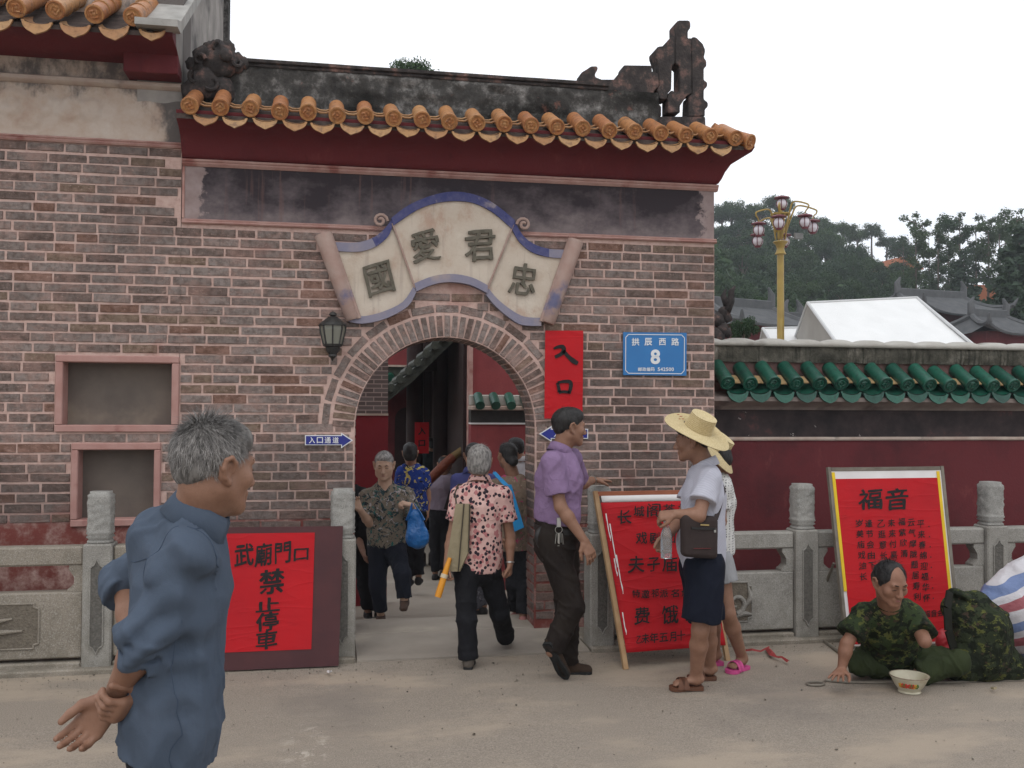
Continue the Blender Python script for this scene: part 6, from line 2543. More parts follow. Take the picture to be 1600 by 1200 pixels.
# ------------------------------------------------------------------ hair
def hair_cap(c, Q, A, s, kind, grow=1.0, seed=1, rip=.0025):
    H = Field()
    g = grow
    if kind == 'short':      # men's crop: full on top, tapering at nape, above the ears
        H.ell(Q(0, -.018, .040), np.array((.079, .092, .082)) * s * g, A, .02)
        H.ell(Q(0, .030, .070), np.array((.066, .060, .050)) * s * g, A, .02)
        H.ell(Q(0, -.066, -.006), np.array((.056, .030, .040)) * s, A, .02)
        H.plane(Q(0, .075, .050), A.T @ np.array((0, .62, -.78)))
        H.ripple(lambda X, Y, Z: 0 * X)
    elif kind == 'bald':     # sides and back only
        H.ell(Q(0, -.020, .030), np.array((.081, .094, .082)) * s, A, .02)
        H.ell(Q(0, .050, .115), np.array((.052, .115, .085)) * s, A, .012, 'sub')
        H.plane(Q(0, .052, .02), A.T @ np.array((0, .75, -.66)))
    elif kind == 'receding': # thick at the sides and crown, bare forehead
        H.ell(Q(0, -.018, .036), np.array((.084, .094, .084)) * s, A, .02)
        H.ell(Q(0, -.06, .0), np.array((.070, .045, .06)) * s, A, .03)
        H.ell(Q(0, .098, .082), np.array((.044, .075, .062)) * s, A, .014, 'sub')
        H.plane(Q(0, .062, .0), A.T @ np.array((0, .80, -.60)))
    elif kind == 'bob':      # jaw-length, swept back
        H.ell(Q(0, -.022, .040), np.array((.083, .094, .084)) * s * g, A, .02)
        H.ell(Q(0, -.055, -.025), np.array((.080, .058, .075)) * s * g, A, .03)
        H.ell(Q(0, .028, .082), np.array((.062, .052, .034)) * s, A, .02)
        H.plane(Q(0, -.05, -.085), A.T @ np.array((0, .25, -.97)))
        H.ell(Q(0, .085, -.03), np.array((.072, .085, .085)) * s, A, .012, 'sub')
    elif kind == 'back':     # combed back to a knot
        H.ell(Q(0, -.018, .036), np.array((.078, .094, .082)) * s, A, .02)
        H.ell(Q(0, .024, .078), np.array((.060, .050, .030)) * s, A, .02)
        H.ell(Q(0, -.070, -.02), np.array((.062, .035, .05)) * s, A, .02)
        H.ell(Q(0, .090, -.02), np.array((.078, .085, .082)) * s, A, .012, 'sub')
        if g > 1.01:
            H.ell(Q(.005, -.105, -.045), np.array((.045, .034, .042)) * s, A, .012)
    w = Waves(seed, 260 / s, 6, (1, 1, .35))
    w2 = Waves(seed + 5, 60 / s, 5)
    H.ripple(lambda X, Y, Z: rip * w(X, Y, Z) + .003 * w2(X, Y, Z))
    return H

def strands(n, Q, A, s, seed, length=.035, zmin=-.05, lift=.35, front=.06, width=.0011, keep=None):
    """short tapered hairs lying along the scalp, swirling from the crown"""
    r = np.random.default_rng(seed)
    out_v, out_f = [], []
    crown = np.array((0, -.05, .10))
    k = 0
    while k < n:
        d = r.normal(size=3)
        d /= np.linalg.norm(d)
        p = np.array((0, -.016, .036)) + d * np.array((.080, .094, .084))
        if p[1] > front and p[2] < .085: continue
        if p[2] < zmin: continue
        lim = np.interp(p[1], (-.11, -.03, .0, .03, .08), (-.045, -.035, .015, .028, .06))
        if p[2] < lim: continue
        if keep is not None and not keep(p): continue
        nr = d / np.array((.080, .094, .084)); nr /= np.linalg.norm(nr)
        flow = p - crown
        flow = flow - nr * (flow @ nr)
        flow = flow / max(np.linalg.norm(flow), 1e-6) + r.normal(size=3) * .35
        top = max(0, (p[2] - .06) / .06)
        L = length * r.uniform(.5, 1.2) * (.55 + .6 * top)
        dirv = unit(flow * (1 - lift * top) + nr * (lift * (.35 + top)))
        side = unit(np.cross(dirv, nr)) * width
        pts = []
        for j in range(4):
            t = j / 3
            q = p + dirv * L * t + np.array((0, 0, -.25)) * L * t * t
            wv = side * (1 - t * .9)
            pts += [Q(*(q - wv)), Q(*(q + wv))]
        b = len(out_v)
        out_v += pts
        for j in range(3):
            out_f.append((b + 2 * j, b + 2 * j + 1, b + 2 * j + 3, b + 2 * j + 2))
        k += 1
    return np.array(out_v), np.array(out_f)

def hair_mat(name, a, b, c):
    N = Nodes(name)
    r = N.n('ShaderNodeNewGeometry').outputs['Random Per Island']
    p = N.pos()
    col = N.ramp(r, [(0, a), (.5, b), (1, c)])
    n = N.noise(N.mapv(p, scale=(1, 1, .4)), 70, 4, .6)
    col = N.mix(N.step(n, .4, .62), col, N.mix(1.0, col, (.45, .45, .45), 'MULTIPLY'))
    N.bump(N.noise(N.mapv(p, scale=(1, 1, .25)), 420, 3), .5, .003)
    return N.done(col, .55, .35)
HAIR_GREY = hair_mat('grey_hair', (.17, .155, .145), (.29, .27, .255), (.42, .395, .375))
HAIR_DARKGREY = hair_mat('dark_grey_hair', (.06, .055, .052), (.13, .12, .11), (.24, .225, .21))
HAIR_BLACK = hair_mat('black_hair', (.010, .009, .009), (.015, .013, .013), (.022, .019, .018))

def skin_mat(name, c, d):
    N = Nodes(name)
    p = N.pos()
    col = N.ramp(N.noise(p, 18, 5, .6), [(.3, c), (.7, d)])
    col = N.mix(N.math('MULTIPLY', N.step(N.noise(p, 110, 3), .58, .7), .25), col, tuple(x * .6 for x in c))
    N.bump(N.math('ADD', N.noise(p, 130, 4), N.math('MULTIPLY', N.noise(p, 35, 3), .7)), .25, .003)
    m = N.done(col, .55, .35)
    return m
SKIN_TAN = skin_mat('tanned_skin', (.27, .145, .095), (.215, .108, .068))
SKIN_MID = skin_mat('warm_skin', (.36, .20, .13), (.29, .15, .095))
SKIN_FAIR = skin_mat('pale_aged_skin', (.50, .33, .24), (.43, .27, .19))
SKIN_DARK = skin_mat('sunburnt_skin', (.25, .125, .08), (.19, .09, .055))

def cloth_mat(name, c, d=None, weave=420, fold=.8, rough=.85, pattern=None, crease=.5):
    N = Nodes(name)
    p = N.pos()
    d = d or tuple(x * .82 for x in c)
    col = N.ramp(N.noise(p, 5, 4), [(.3, c), (.7, d)])
    if pattern:
        col = pattern(N, p, col)
    w = N.noise(N.mapv(p, scale=(1, 1, .6)), 16, 4, .5, .6)
    cr = N.math('ADD', N.math('MULTIPLY', N.ridge(N.mapv(p, scale=(1, 1, .7), rot=(.3, .5, .2)), 7, 14), .40), N.math('MULTIPLY', N.ridge(N.mapv(p, scale=(1, 1, .8), rot=(-.4, .2, .9), loc=(4, 1, 2)), 13, 10), .22))
    N.bump(N.math('ADD', N.math('ADD', N.math('MULTIPLY', w, .8), N.math('MULTIPLY', cr, crease)), N.math('MULTIPLY', N.noise(p, weave, 2), .10)), fold, .02)
    return N.done(col, rough, .15)

def pat_spots(bg, ink, ink2, sc, r0):
    def f(N, p, col):
        q = N.mapv(p, scale=(1, 1, .9))
        warp = N.n('ShaderNodeMix', data_type='RGBA')
        d1 = N.voro(q, sc)
        n = N.noise(p, sc * 1.3, 3)
        m = N.step(N.math('ADD', d1, N.math('MULTIPLY', n, .35)), r0 + .06, r0)
        d2 = N.voro(N.mapv(q, loc=(3.3, 1.2, 7)), sc * .8)
        m2 = N.step(N.math('ADD', d2, N.math('MULTIPLY', n, .4)), r0 + .12, r0 + .06)
        col = N.mix(m2, col, ink2)
        return N.mix(m, col, ink)
    return f
def pat_floral(cols, sc):
    def f(N, p, col):
        for i, (c, lo) in enumerate(cols):
            n = N.noise(N.mapv(p, loc=(i * 3.7, i * 1.9, -i * 2.3)), sc * (1 + .23 * i), 3, .6, 1.2)
            col = N.mix(N.step(n, lo, lo + .03), col, c)
        return col
    return f
def pat_dots(ink, sc, r0):
    def f(N, p, col):
        d = N.voro(N.mapv(p, rot=(0, 0, .5)), sc, rnd=.25)
        return N.mix(N.step(d, r0 + .06, r0), col, ink)
    return f

def collar(c, up, fwd, r, h, fall, mat, parent, gap=.45, thick=.004, lean=0.0, name='collar', rx=1.12, flare=1.0, point=.022):
    """turned-down shirt collar: stands round the neck and folds over"""
    c, up, fwd = v3(c), unit(up), unit(fwd)
    right = unit(np.cross(fwd, up))
    fwd = np.cross(up, right)
    mb = MB()
    n = 26
    prof = [(0.0, -.004, 0), (.001, h * .6, 0), (.003, h, .0), (.007, h * 1.02, 0), (.012 * flare, h * .7, 0), (.022 * flare, h - fall, .3), (.022 * flare - .003, h - fall - .001, .3), (.008, h * .55, 0), (.002, -.008, 0)]
    rings = []
    for i in range(n + 1):
        a = gap + (2 * math.pi - 2 * gap) * i / n     # 0 = front
        fr = math.cos(a)
        e = fwd * math.cos(a) + right * math.sin(a) * rx
        drop = -.020 * (1 + fr) / 2 * 1.4
        pt_extra = point * max(0, fr) ** 3             # longer points at the front
        ring = []
        for o, z, k in prof:
            zz_ = z + drop - (pt_extra if k else 0)
            ring.append(Vector(c + e * (r + o) + up * zz_ + fwd * lean * z))
        rings.append(ring)
    mb.loft(rings, True)
    return mb.build(name, mat, parent, smooth='all')


# ------------------------------------------------------------------ people
def lerp(a, b, t):
    return v3(a) * (1 - t) + v3(b) * t

def shoe(heel, toe, up=(0, 0, 1), s=1.0, h=.007, width=.037, tall=1.0):
    """closed shoe; heel and toe are points of the sole"""
    heel, toe, up = v3(heel), v3(toe), unit(up)
    f = unit(toe - heel)
    up = unit(up - f * (up @ f))
    F_ = Field()
    a = heel + f * .035 * s
    F_.cone(a + up * .034 * s, a + up * .062 * s * tall, .036 * s, .040 * s, .02)
    F_.cone(a + up * .038 * s, toe - f * .034 * s + up * .022 * s, width * s, .036 * s, .02, flat=(up, .85))
    F_.plane(heel, -up)
    return F_.build(h)

def sole(heel, toe, up=(0, 0, 1), s=1.0, t=.018, width=.042):
    heel, toe, up = v3(heel), v3(toe), unit(up)
    f = unit(toe - heel)
    up = unit(up - f * (up @ f))
    r = np.cross(f, up)
    L = np.linalg.norm(toe - heel)
    mb = MB()
    prof = [(0, .55), (.04, .8), (.25, .78), (.5, .74), (.72, 1.0), (.88, .95), (.97, .6), (1.0, .3)]
    out = [(x * L, w * width * s) for x, w in prof] + [(x * L, -w * width * s) for x, w in reversed(prof)]
    mb.prism(out, lambda x, y, d: Vector(heel + f * x + r * y + up * d), 0, t)
    return mb

def person(label, J, bf, hf, skin, hair, shirt=None, legs=None, shoes=None, s=1.0, h=.009, hh=.0055, hands=None,
           hair_kind='short', tilt=0.0, base=None, bare_feet=False, head_s=None, female=False, belly=0.0, neck_r=None,
           jowl=0, face=True, group=None, hair_grow=1.0, skip_arm=(), stump=None, rip=.0025, name='person', hs=.95):
    hs = hs * s
    for k in list(J):
        J[k] = v3(J[k])
    bf = unit(bf)
    base = v3(base) if base is not None else np.array((J['pel'][0], J['pel'][1], min(J['anR'][2], J['anL'][2]) - .07 * s))
    t = thing(name, Vector(base), label, 'person', group)
    # ---- body: head, neck, trunk, arms, legs as one skin
    parts = []
    head_s = head_s or s
    HF, Q, A = head_field(J['head'], hf, head_s, tilt, J['neck'], 1, jowl)
    parts.append(HF.build(hh))
    B = Field()
    up = unit(J['neck'] - J['pel'])
    rt = unit(np.cross(bf, up))
    fl = (bf, .66)
    chest = lerp(J['pel'], J['neck'], .68)
    waist = lerp(J['pel'], J['neck'], .34)
    B.cone(J['pel'], waist, .125 * s, .115 * s, .05, flat=fl)
    B.cone(waist, chest, .115 * s, .13 * s, .05, flat=fl)
    B.cone(chest, lerp(J['pel'], J['neck'], .9), .13 * s, .07 * s, .05, flat=fl)
    B.cone(lerp(J['pel'], J['neck'], .85), J['neck'] + up * .02, .06 * s, .055 * s, .03)
    for e in 'RL':
        sh, el, wr = J['sh' + e], J.get('el' + e), J.get('wr' + e)
        B.cone(lerp(J['pel'], J['neck'], .86), sh, .055 * s, .046 * s, .04)
        if e in (skip_arm or ()):
            B.cone(sh, el, .046 * s, .040 * s, .02)
            continue
        B.cone(sh, el, .046 * s, .036 * s, .02)
        m = lerp(el, wr, .3)
        B.cone(el, m, .036 * s, .038 * s, .02)
        B.cone(m, wr, .038 * s, .0245 * s, .02)
        hip, kn, an = J['hip' + e], J['kn' + e], J['an' + e]
    for e in 'RL':
        hip, kn, an = J['hip' + e], J['kn' + e], J['an' + e]
        B.cone(hip, kn, .078 * s, .049 * s, .04)
        m = lerp(kn, an, .33)
        B.cone(kn, m, .047 * s, .051 * s, .02)
        B.cone(m, an, .051 * s, .034 * s, .02)
        if bare_feet:
            toe = J['toe' + e]
            f = unit(toe - an)
            B.cone(an, an + np.array((0, 0, -.03 * s)), .034 * s, .032 * s, .015)
            B.cone(an + np.array((0, 0, -.03 * s)) - f * .02, toe, .032 * s, .024 * s, .02, flat=((0, 0, 1), .7))
            g = unit(np.cross(f, (0, 0, 1)))
            for q in (-.026, -.012, .002, .016, .028):
                B.cone(toe + g * q * s - f * .015, toe + g * q * s + f * (.028 - abs(q + .01) * .3) * s, .0115 * s, .0095 * s, .006)
    parts.append(B.build(h))
    for e in 'RL':
        if e in (skip_arm or ()):
            continue
        hd = (hands or {}).get(e)
        wr, el = J['wr' + e], J['el' + e]
        d = unit(wr - el)
        if hd is None:
            hd = dict(d=d, n=unit(-rt if e == 'R' else rt), side=-1 if e == 'R' else 1, curl=(.35, .45, .35))
        hd = dict(hd)
        HFd = Field()
        hand_field(HFd, wr, hd.get('d', d), hd['n'], hd.get('side', 1), hd.get('curl', (.35, .45, .35)), hs, hd.get('spread', .08), hd.get('thumb', .5), lerp(el, wr, .72), .0265 * s)
        parts.append(HFd.build(min(hh, .0048)))
    body = field_obj('body', parts, skin, t)
    # ---- hair
    if hair is not None:
        HC = hair_cap(J['head'], Q, A, head_s, hair_kind, hair_grow, int(abs(J['head'][0]) * 1000) % 97, rip)
        V, Fq = HC.build(hh)
        field_obj('hair', (V, Fq), hair, t)
        if hh < .0065 and hair is HAIR_BLACK and hair_kind in ('short', 'bob', 'back'):
            V, Fq = strands(650, Q, A, head_s, 21, .040 if hair_kind == 'short' else .05, -.08, .35, .05, .0013)
            me = np_mesh('hair_strands', V, Fq); me.materials.append(hair); mesh_obj('hair_strands', me, None, t)
    # ---- brows, lashes, lips
    if face:
        dk = M.get('brow') or plain('dark_brow', (.035, .025, .02), (.05, .035, .028), 30, .8, .1, 0)
        M['brow'] = dk
        lp = M.get('lip') or plain('lip', (.26, .10, .085), (.22, .085, .07), 30, .5, .3, 0)
        M['lip'] = lp
        for e in (-1, 1):
            mb = MB()
            mb.tube([Vector(Q(e * .014, .0925, .026)), Vector(Q(e * .03, .091, .031)), Vector(Q(e * .047, .079, .027))], [.0028 * s, .0036 * s, .0016 * s], 6)
            mb.build('eyebrow', dk, t, smooth=True)
            mb = MB()
            mb.tube([Vector(Q(e * .018, .0885, .003)), Vector(Q(e * .031, .0895, .0045)), Vector(Q(e * .044, .084, .002))], [.0012, .0026 * s, .0012], 6)
            mb.build('eye', dk, t, smooth=True)
        mb = MB()
        mb.tube([Vector(Q(-.021, .0865, -.0615)), Vector(Q(0, .0935, -.061)), Vector(Q(.021, .0865, -.0615))], [.002, .0048 * s, .002], 6)
        mb.build('mouth', lp, t, smooth=True)
    # ---- trousers or shorts
    if legs:
        T = Field()
        lo = legs.get('loose', 1.0)
        T.cone(J['pel'] + up * .07 * s, J['pel'] - up * .04 * s, .150 * s * legs.get('pel', 1), .155 * s * legs.get('pel', 1), .04, flat=(bf, .72))
        end = legs.get('end', .93)
        for e in 'RL':
            hip, kn, an = J['hip' + e], J['kn' + e], J['an' + e]
            if end <= 1.0 and end > .5:      # to the shin
                q = lerp(kn, an, (end - .5) * 2)
                T.cone(hip + up * .0, kn, .092 * s * lo, .066 * s * lo, .035)
                T.cone(kn, q, .066 * s * lo, .060 * s * lo * legs.get('flare', 1.0), .03, cap='b')
            else:                            # shorts
                q = lerp(hip, kn, end * 2)
                T.cone(hip, q, .098 * s * lo, .100 * s * lo, .035, cap='b')
        w = Waves(legs.get('seed', 3), 26, 6, (1.0, 1.0, .55)); w2 = Waves(legs.get('seed', 3) + 9, 60, 5, (.7, .7, 1))
        amp = legs.get('amp', .006)
        w3 = Waves(legs.get('seed', 3) + 3, 40, 4, (1.1, 1.1, .9)); w4 = Waves(legs.get('seed', 3) + 21, 30, 4, (.9, .9, 1.0))
        T.ripple(lambda X, Y, Z: amp * w(X, Y, Z) + amp * .45 * w2(X, Y, Z) + amp * .8 * (np.abs(w3(X, Y, Z)) - .3) - amp * .9 * np.exp(-(w4(X, Y, Z) / .13) ** 2))
        field_obj(legs.get('name', 'trousers'), T.build(h), legs['mat'], t)
    # ---- shirt
    if shirt:
        S = Field()
        lo = shirt.get('loose', 1.0)
        hem = v3(shirt['hem']) if 'hem' in shirt else J['pel'] - up * .05
        sw = shirt.get('w', (.165, .158, .150, .165, .125))
        fb = shirt.get('depth', .66)
        flx = (bf, fb)
        S.cone(hem + (hem - waist) * .35, lerp(hem, waist, .5), sw[0] * s * lo, sw[1] * s * lo, .04, flat=flx)
        S.cone(lerp(hem, waist, .5), waist, sw[1] * s * lo, sw[2] * s * lo, .05, flat=flx)
        S.cone(waist, chest, sw[2] * s * lo, sw[3] * s, .05, flat=flx)
        S.cone(chest, lerp(J['pel'], J['neck'], .88), sw[3] * s, sw[4] * s * .8, .05, flat=flx)
        if belly:
            S.ell(lerp(hem, waist, .6) + bf * .05 * s, np.array((.12, .09 + belly, .13)) * s, np.array((rt, bf, up)), .05)
        if female:
            for e in (-1, 1):
                S.ell(chest - up * .02 * s + bf * .075 * s + rt * e * .06 * s, np.array((.055, .05, .06)) * s, None, .05)
        sl = shirt.get('sleeve', .75)
        for e in 'RL':
            sh, el = J['sh' + e], J['el' + e]
            S.cone(lerp(J['pel'], J['neck'], .88), sh, .066 * s * shirt.get('slim', 1), .062 * s * shirt.get('slim', 1), shirt.get('k', .05))
            if sl <= 1:
                q = lerp(sh, el, sl)
                S.cone(sh, q, .062 * s, shirt.get('sr', .066) * s, .03, cap='b')
            else:
                q = lerp(el, J['wr' + e], sl - 1)
                S.cone(sh, el, .062 * s * shirt.get('slim', 1), .056 * s * shirt.get('slim', 1), shirt.get('k', .03))
                S.cone(el, q, .054 * s * shirt.get('slim', 1), .050 * s * shirt.get('slim', 1), .02, cap='b')
        if shirt.get('vneck'):
            S.cone(J['neck'] + bf * .09 * s, J['neck'] - up * .10 * s + bf * .115 * s, .045 * s, .008 * s, .01, mode='sub')
        if shirt.get('extra'):
            shirt['extra'](S, J)
        S.cone(J['neck'] + up * .012 * s, J['neck'] + up * .12, .060 * s, .064 * s, .012, mode='sub')
        w = Waves(shirt.get('seed', 1), 24, 6, (1.0, 1.0, .6)); w2 = Waves(shirt.get('seed', 1) + 7, 58, 6, (.8, .8, 1.1))
        amp = shirt.get('amp', .006)
        w3 = Waves(shirt.get('seed', 1) + 3, 46, 4, (1.1, 1.1, .8)); w4 = Waves(shirt.get('seed', 1) + 21, 30, 4, (1.2, 1.2, .7))
        S.ripple(lambda X, Y, Z: amp * w(X, Y, Z) + amp * .5 * w2(X, Y, Z) + amp * .8 * (np.abs(w3(X, Y, Z)) - .3) - amp * 1.0 * np.exp(-(w4(X, Y, Z) / .13) ** 2))
        hn = hem - waist
        S.plane(hem, unit(hn) + bf * -shirt.get('tail', 0.0))
        so = field_obj(shirt.get('name', 'shirt'), S.build(shirt.get('h', h)), shirt['mat'], t)
        if shirt.get('collar'):
            cm = shirt.get('cmat', shirt['mat'])
            collar(J['neck'] + up * (.012 * s) - bf * .005, unit(up + bf * .25), bf, .060 * s, .038 * s, .052 * s, cm, t)
    # ---- shoes
    if shoes:
        sm, pr = shoes['mat'], shoes['pts']
        for e in 'RL':
            hp, tp = pr[e][0], pr[e][1]
            u_ = pr[e][2] if len(pr[e]) > 2 else (0, 0, 1)
            o = field_obj('shoe', shoe(hp, tp, u_, s, .007, tall=shoes.get('tall', 1.0)), sm, t)
            if shoes.get('sole'):
                sole(hp, tp, u_, s, .016).build('sole', shoes['sole'], o)
    return t, Q, A

# ---- the lilac-shirt man, one hand on the gate post
lilac = cloth_mat('lilac_shirt_cloth', (.24, .16, .275), (.20, .13, .23), 300, .7)
brown_tr = cloth_mat('dark_brown_trouser_cloth', (.020, .015, .012), (.014, .010, .009), 300, .35)
shoe_brown = plain('brown_suede', (.05, .032, .022), (.035, .022, .016), 30, .85, .15, .3, 80, .003)
sole_dark = plain('dark_rubber', (.03, .03, .03), (.02, .02, .02), 30, .9, .1, .3)
belt_black = plain('black_leather', (.012, .011, .011), (.018, .016, .015), 20, .5, .4, .2)
steel = plain('keys_steel', (.5, .5, .48), (.42, .42, .4), 20, .3, .5, 0, metal=.9)
def lilac_man():
    gz_ = 0.0
    rf0, rf1 = v3(G(857, 1012, .16)), v3(G(884, 1062, .004))
    J = dict(head=C(889, 668, 5.97), neck=C(877, 706, 5.98), pel=C(868, 836, 5.98),
             shR=C(862, 722, 5.84), shL=C(893, 718, 6.12), elR=C(876, 792, 5.80), wrR=C(913, 845, 5.78),
             elL=C(905, 757, 6.36), wrL=C(927, 750, 6.60), hipR=C(862, 842, 5.90), hipL=C(880, 840, 6.06),
             knR=C(893, 948, 5.86), anR=C(861, 1018, 5.86), knL=C(886, 945, 6.04), anL=C(888, 1040, 6.06))
    bf, hf = cdir(.80, .60), cdir(.93, .36, -.04)
    lh, lt = v3(G(884, 1052, 0)), v3(G(925, 1052, 0))
    t, Q, A = person('man in lilac shirt and brown trousers resting a hand on the gate post', J, bf, hf, SKIN_TAN, HAIR_BLACK,
        dict(mat=lilac, sleeve=.72, collar=True, hem=C(868, 816, 5.98), w=(.150, .155, .155, .165, .125), seed=4, amp=.006, sr=.074, depth=.68),
        dict(mat=brown_tr, end=.97, loose=1.08, seed=8, amp=.008),
        dict(mat=shoe_brown, sole=sole_dark, tall=1.25, pts=dict(R=(C(853, 1006, 5.80), rf1, cdir(.6, .9, .55)), L=(lh, lt))), s=1.02, h=.008,
        hands=dict(R=dict(d=unit(C(924, 868, 5.76) - C(913, 845, 5.78)), n=cdir(-.4, .6, .2), side=-1, curl=(.3, .45, .4)),
                   L=dict(d=cdir(.75, .65, -.05), n=(0, 0, -1), side=-1, curl=(.08, .12, .1))), base=(J['anL'][0], J['anL'][1], 0), hair_grow=1.03)
    # belt, keys on their ring, pouch behind the hip
    up = unit(J['neck'] - J['pel'])
    c = J['pel'] + up * .045
    r, f = unit(np.cross(bf, up)), bf
    mb = MB()
    n = 28
    rings = []
    for i in range(n):
        a = 2 * math.pi * i / n
        e = r * math.cos(a) * .158 + f * math.sin(a) * .112
        o = unit(e)
        rings.append([Vector(c + e * 1.02 + up * z + o * q) for z, q in ((-.017, 0), (-.017, .006), (.017, .006), (.017, 0))])
    rings.append(rings[0])
    mb.loft(rings, False)
    mb.build('belt', belt_black, t, smooth=True)
    k = C(873, 822, 5.80)
    mb = MB()
    mb.tube([Vector(k + np.array((.022 * math.cos(a), 0, -.022 + .022 * math.sin(a)))) for a in np.linspace(0, 6.28, 14)], .002, 5)
    for dx, L in ((-.014, .06), (.0, .075), (.012, .055), (.02, .065)):
        b = k + np.array((dx, 0, -.045))
        mb.bar(b, b + np.array((dx * .4, .003, -L)), .012, .003)
    mb.box(k[0] - .012, k[0] + .012, k[1] - .006, k[1] + .006, k[2] - .005, k[2] + .05)
    mb.build('keys', steel, t)['kind'] = 'stuff'
    P_ = Field()
    a, b = C(848, 838, 5.90), C(858, 868, 5.88)
    P_.cone(a, b, .062, .055, .02, flat=(cdir(.6, -.8), .5))
    field_obj('pouch', P_.build(.008), belt_black, t)
    # shirt pocket seam, wristwatch
    w_ = lerp(J['elL'], J['wrL'], .93); d = unit(J['wrL'] - J['elL'])
    mb = MB(); mb.tube([Vector(w_ - d * .006), Vector(w_ + d * .006)], .031, 14); mb.build('watch', steel, t, smooth=True)
lilac_man()

# ---- the man in the straw hat with the shoulder bag
def pat_rib(N, p, col):
    w = N.n('ShaderNodeTexWave', wave_type='BANDS', bands_direction='DIAGONAL')
    N.put(w.inputs['Vector'], p)
    w.inputs['Scale'].default_value = 26
    return N.mix(N.math('MULTIPLY', N.step(w.outputs['Fac'], .55, .8), .35), col, (.30, .30, .36))
whitetee = cloth_mat('white_knit_polo', (.47, .47, .53), (.41, .41, .47), 300, .3, pattern=pat_rib)
navy_sh = cloth_mat('navy_shorts_cloth', (.008, .010, .020), (.006, .008, .015), 300, .3)
straw = Nodes('plaited_straw')
_p = straw.obj()
_w = straw.n('ShaderNodeTexNoise'); straw.put(_w.inputs['Vector'], straw.mapv(straw.pos(), scale=(1, 1, 1))); _w.inputs['Scale'].default_value = 160
STRAW_MAT = straw.done(straw.ramp(_w.outputs['Fac'], [(.3, (.46, .36, .19)), (.6, (.58, .48, .28)), (.8, (.65, .56, .35))]), .75, .2)
sandal_br = plain('brown_sandal_leather', (.13, .055, .03), (.09, .038, .022), 20, .6, .3, .2)
bag_br = plain('dark_brown_canvas_bag', (.040, .028, .026), (.030, .021, .020), 20, .75, .2, .4, 160, .003)

def straw_hat(c, up, fwd, R, rc, hc, droop, parent, name, label=None, flare=0.0):
    """flat-topped hat plaited in rounds: the coils are modelled as steps"""
    c, up = v3(c), unit(up)
    r = unit(np.cross(fwd, up)); f = np.cross(up, r)
    prof = [(.004, hc - .012), (rc * .45, hc - .010), (rc * .72, hc - .002), (rc * .86, hc + .003)]
    nst = 9
    for i in range(nst):
        t = i / nst
        rr = rc * (.88 + .16 * t ** 1.4)
        z = hc * (1 - t)
        prof += [(rr + .003, z + .002), (rr + .0005, z - hc / nst * .7)]
    nb = 13
    for i in range(nb + 1):
        t = i / nb
        rr = rc * 1.04 + (R - rc * 1.04) * t
        z = -droop * (t ** 1.3)
        prof += [(rr, z + .0025), (rr + (R - rc) / nb * .7, z - .0005)]
    n = 40
    mb = MB()
    rings = []
    tot = len(prof)
    for rr, z in prof:
        ring = []
        for k in range(n):
            a = 2 * math.pi * k / n
            wob = 1 + .02 * math.sin(2 * a + 1) + .012 * math.sin(3 * a)
            zz_ = z + flare * (rr / R) ** 3 * math.cos(2 * a) * .03
            ring.append(Vector(c + (r * math.cos(a) + f * math.sin(a)) * rr * wob + up * zz_))
        rings.append(ring)
    under = []
    for rr, z in reversed(prof):
        under.append([Vector(c + (r * math.cos(2 * math.pi * k / n) + f * math.sin(2 * math.pi * k / n)) * max(rr - .004, .001) * (1 + .02 * math.sin(4 * math.pi * k / n + 1) + .012 * math.sin(6 * math.pi * k / n)) + up * (z - .005 + flare * (rr / R) ** 3 * math.cos(4 * math.pi * k / n) * .03)) for k in range(n)])
    mb.loft(rings + under, False)
    o = mb.build(name, STRAW_MAT, parent, smooth=True)
    return o

def sandal(heel, toe, s, mat, t, nm='sandal', cross=True, toeloop=False):
    heel, toe = v3(heel), v3(toe)
    so = sole(heel, toe, (0, 0, 1), s, .022, .046).build(nm, mat, t)
    f = unit(toe - heel); r = unit(np.cross(f, (0, 0, 1)))
    L = np.linalg.norm(toe - heel)
    mb = MB()
    spans = ((.50, .72), (.72, .52)) if cross else ((.55, .55), (.66, .66))
    for a, b in spans:
        rings = []
        for i in range(9):
            q = i / 8
            x = a + (b - a) * q
            ang = math.pi * q
            p = heel + f * x * L + r * math.cos(ang) * .046 * s + np.array((0, 0, .012 + math.sin(ang) * .058 * s))
            w = f * .017
            o = unit(r * math.cos(ang) + np.array((0, 0, math.sin(ang))))
            rings.append([Vector(p - w), Vector(p + w), Vector(p + w + o * .004), Vector(p - w + o * .004)])
        mb.loft(rings, True)
    mb.build('strap', mat, so, smooth=True)
    return so

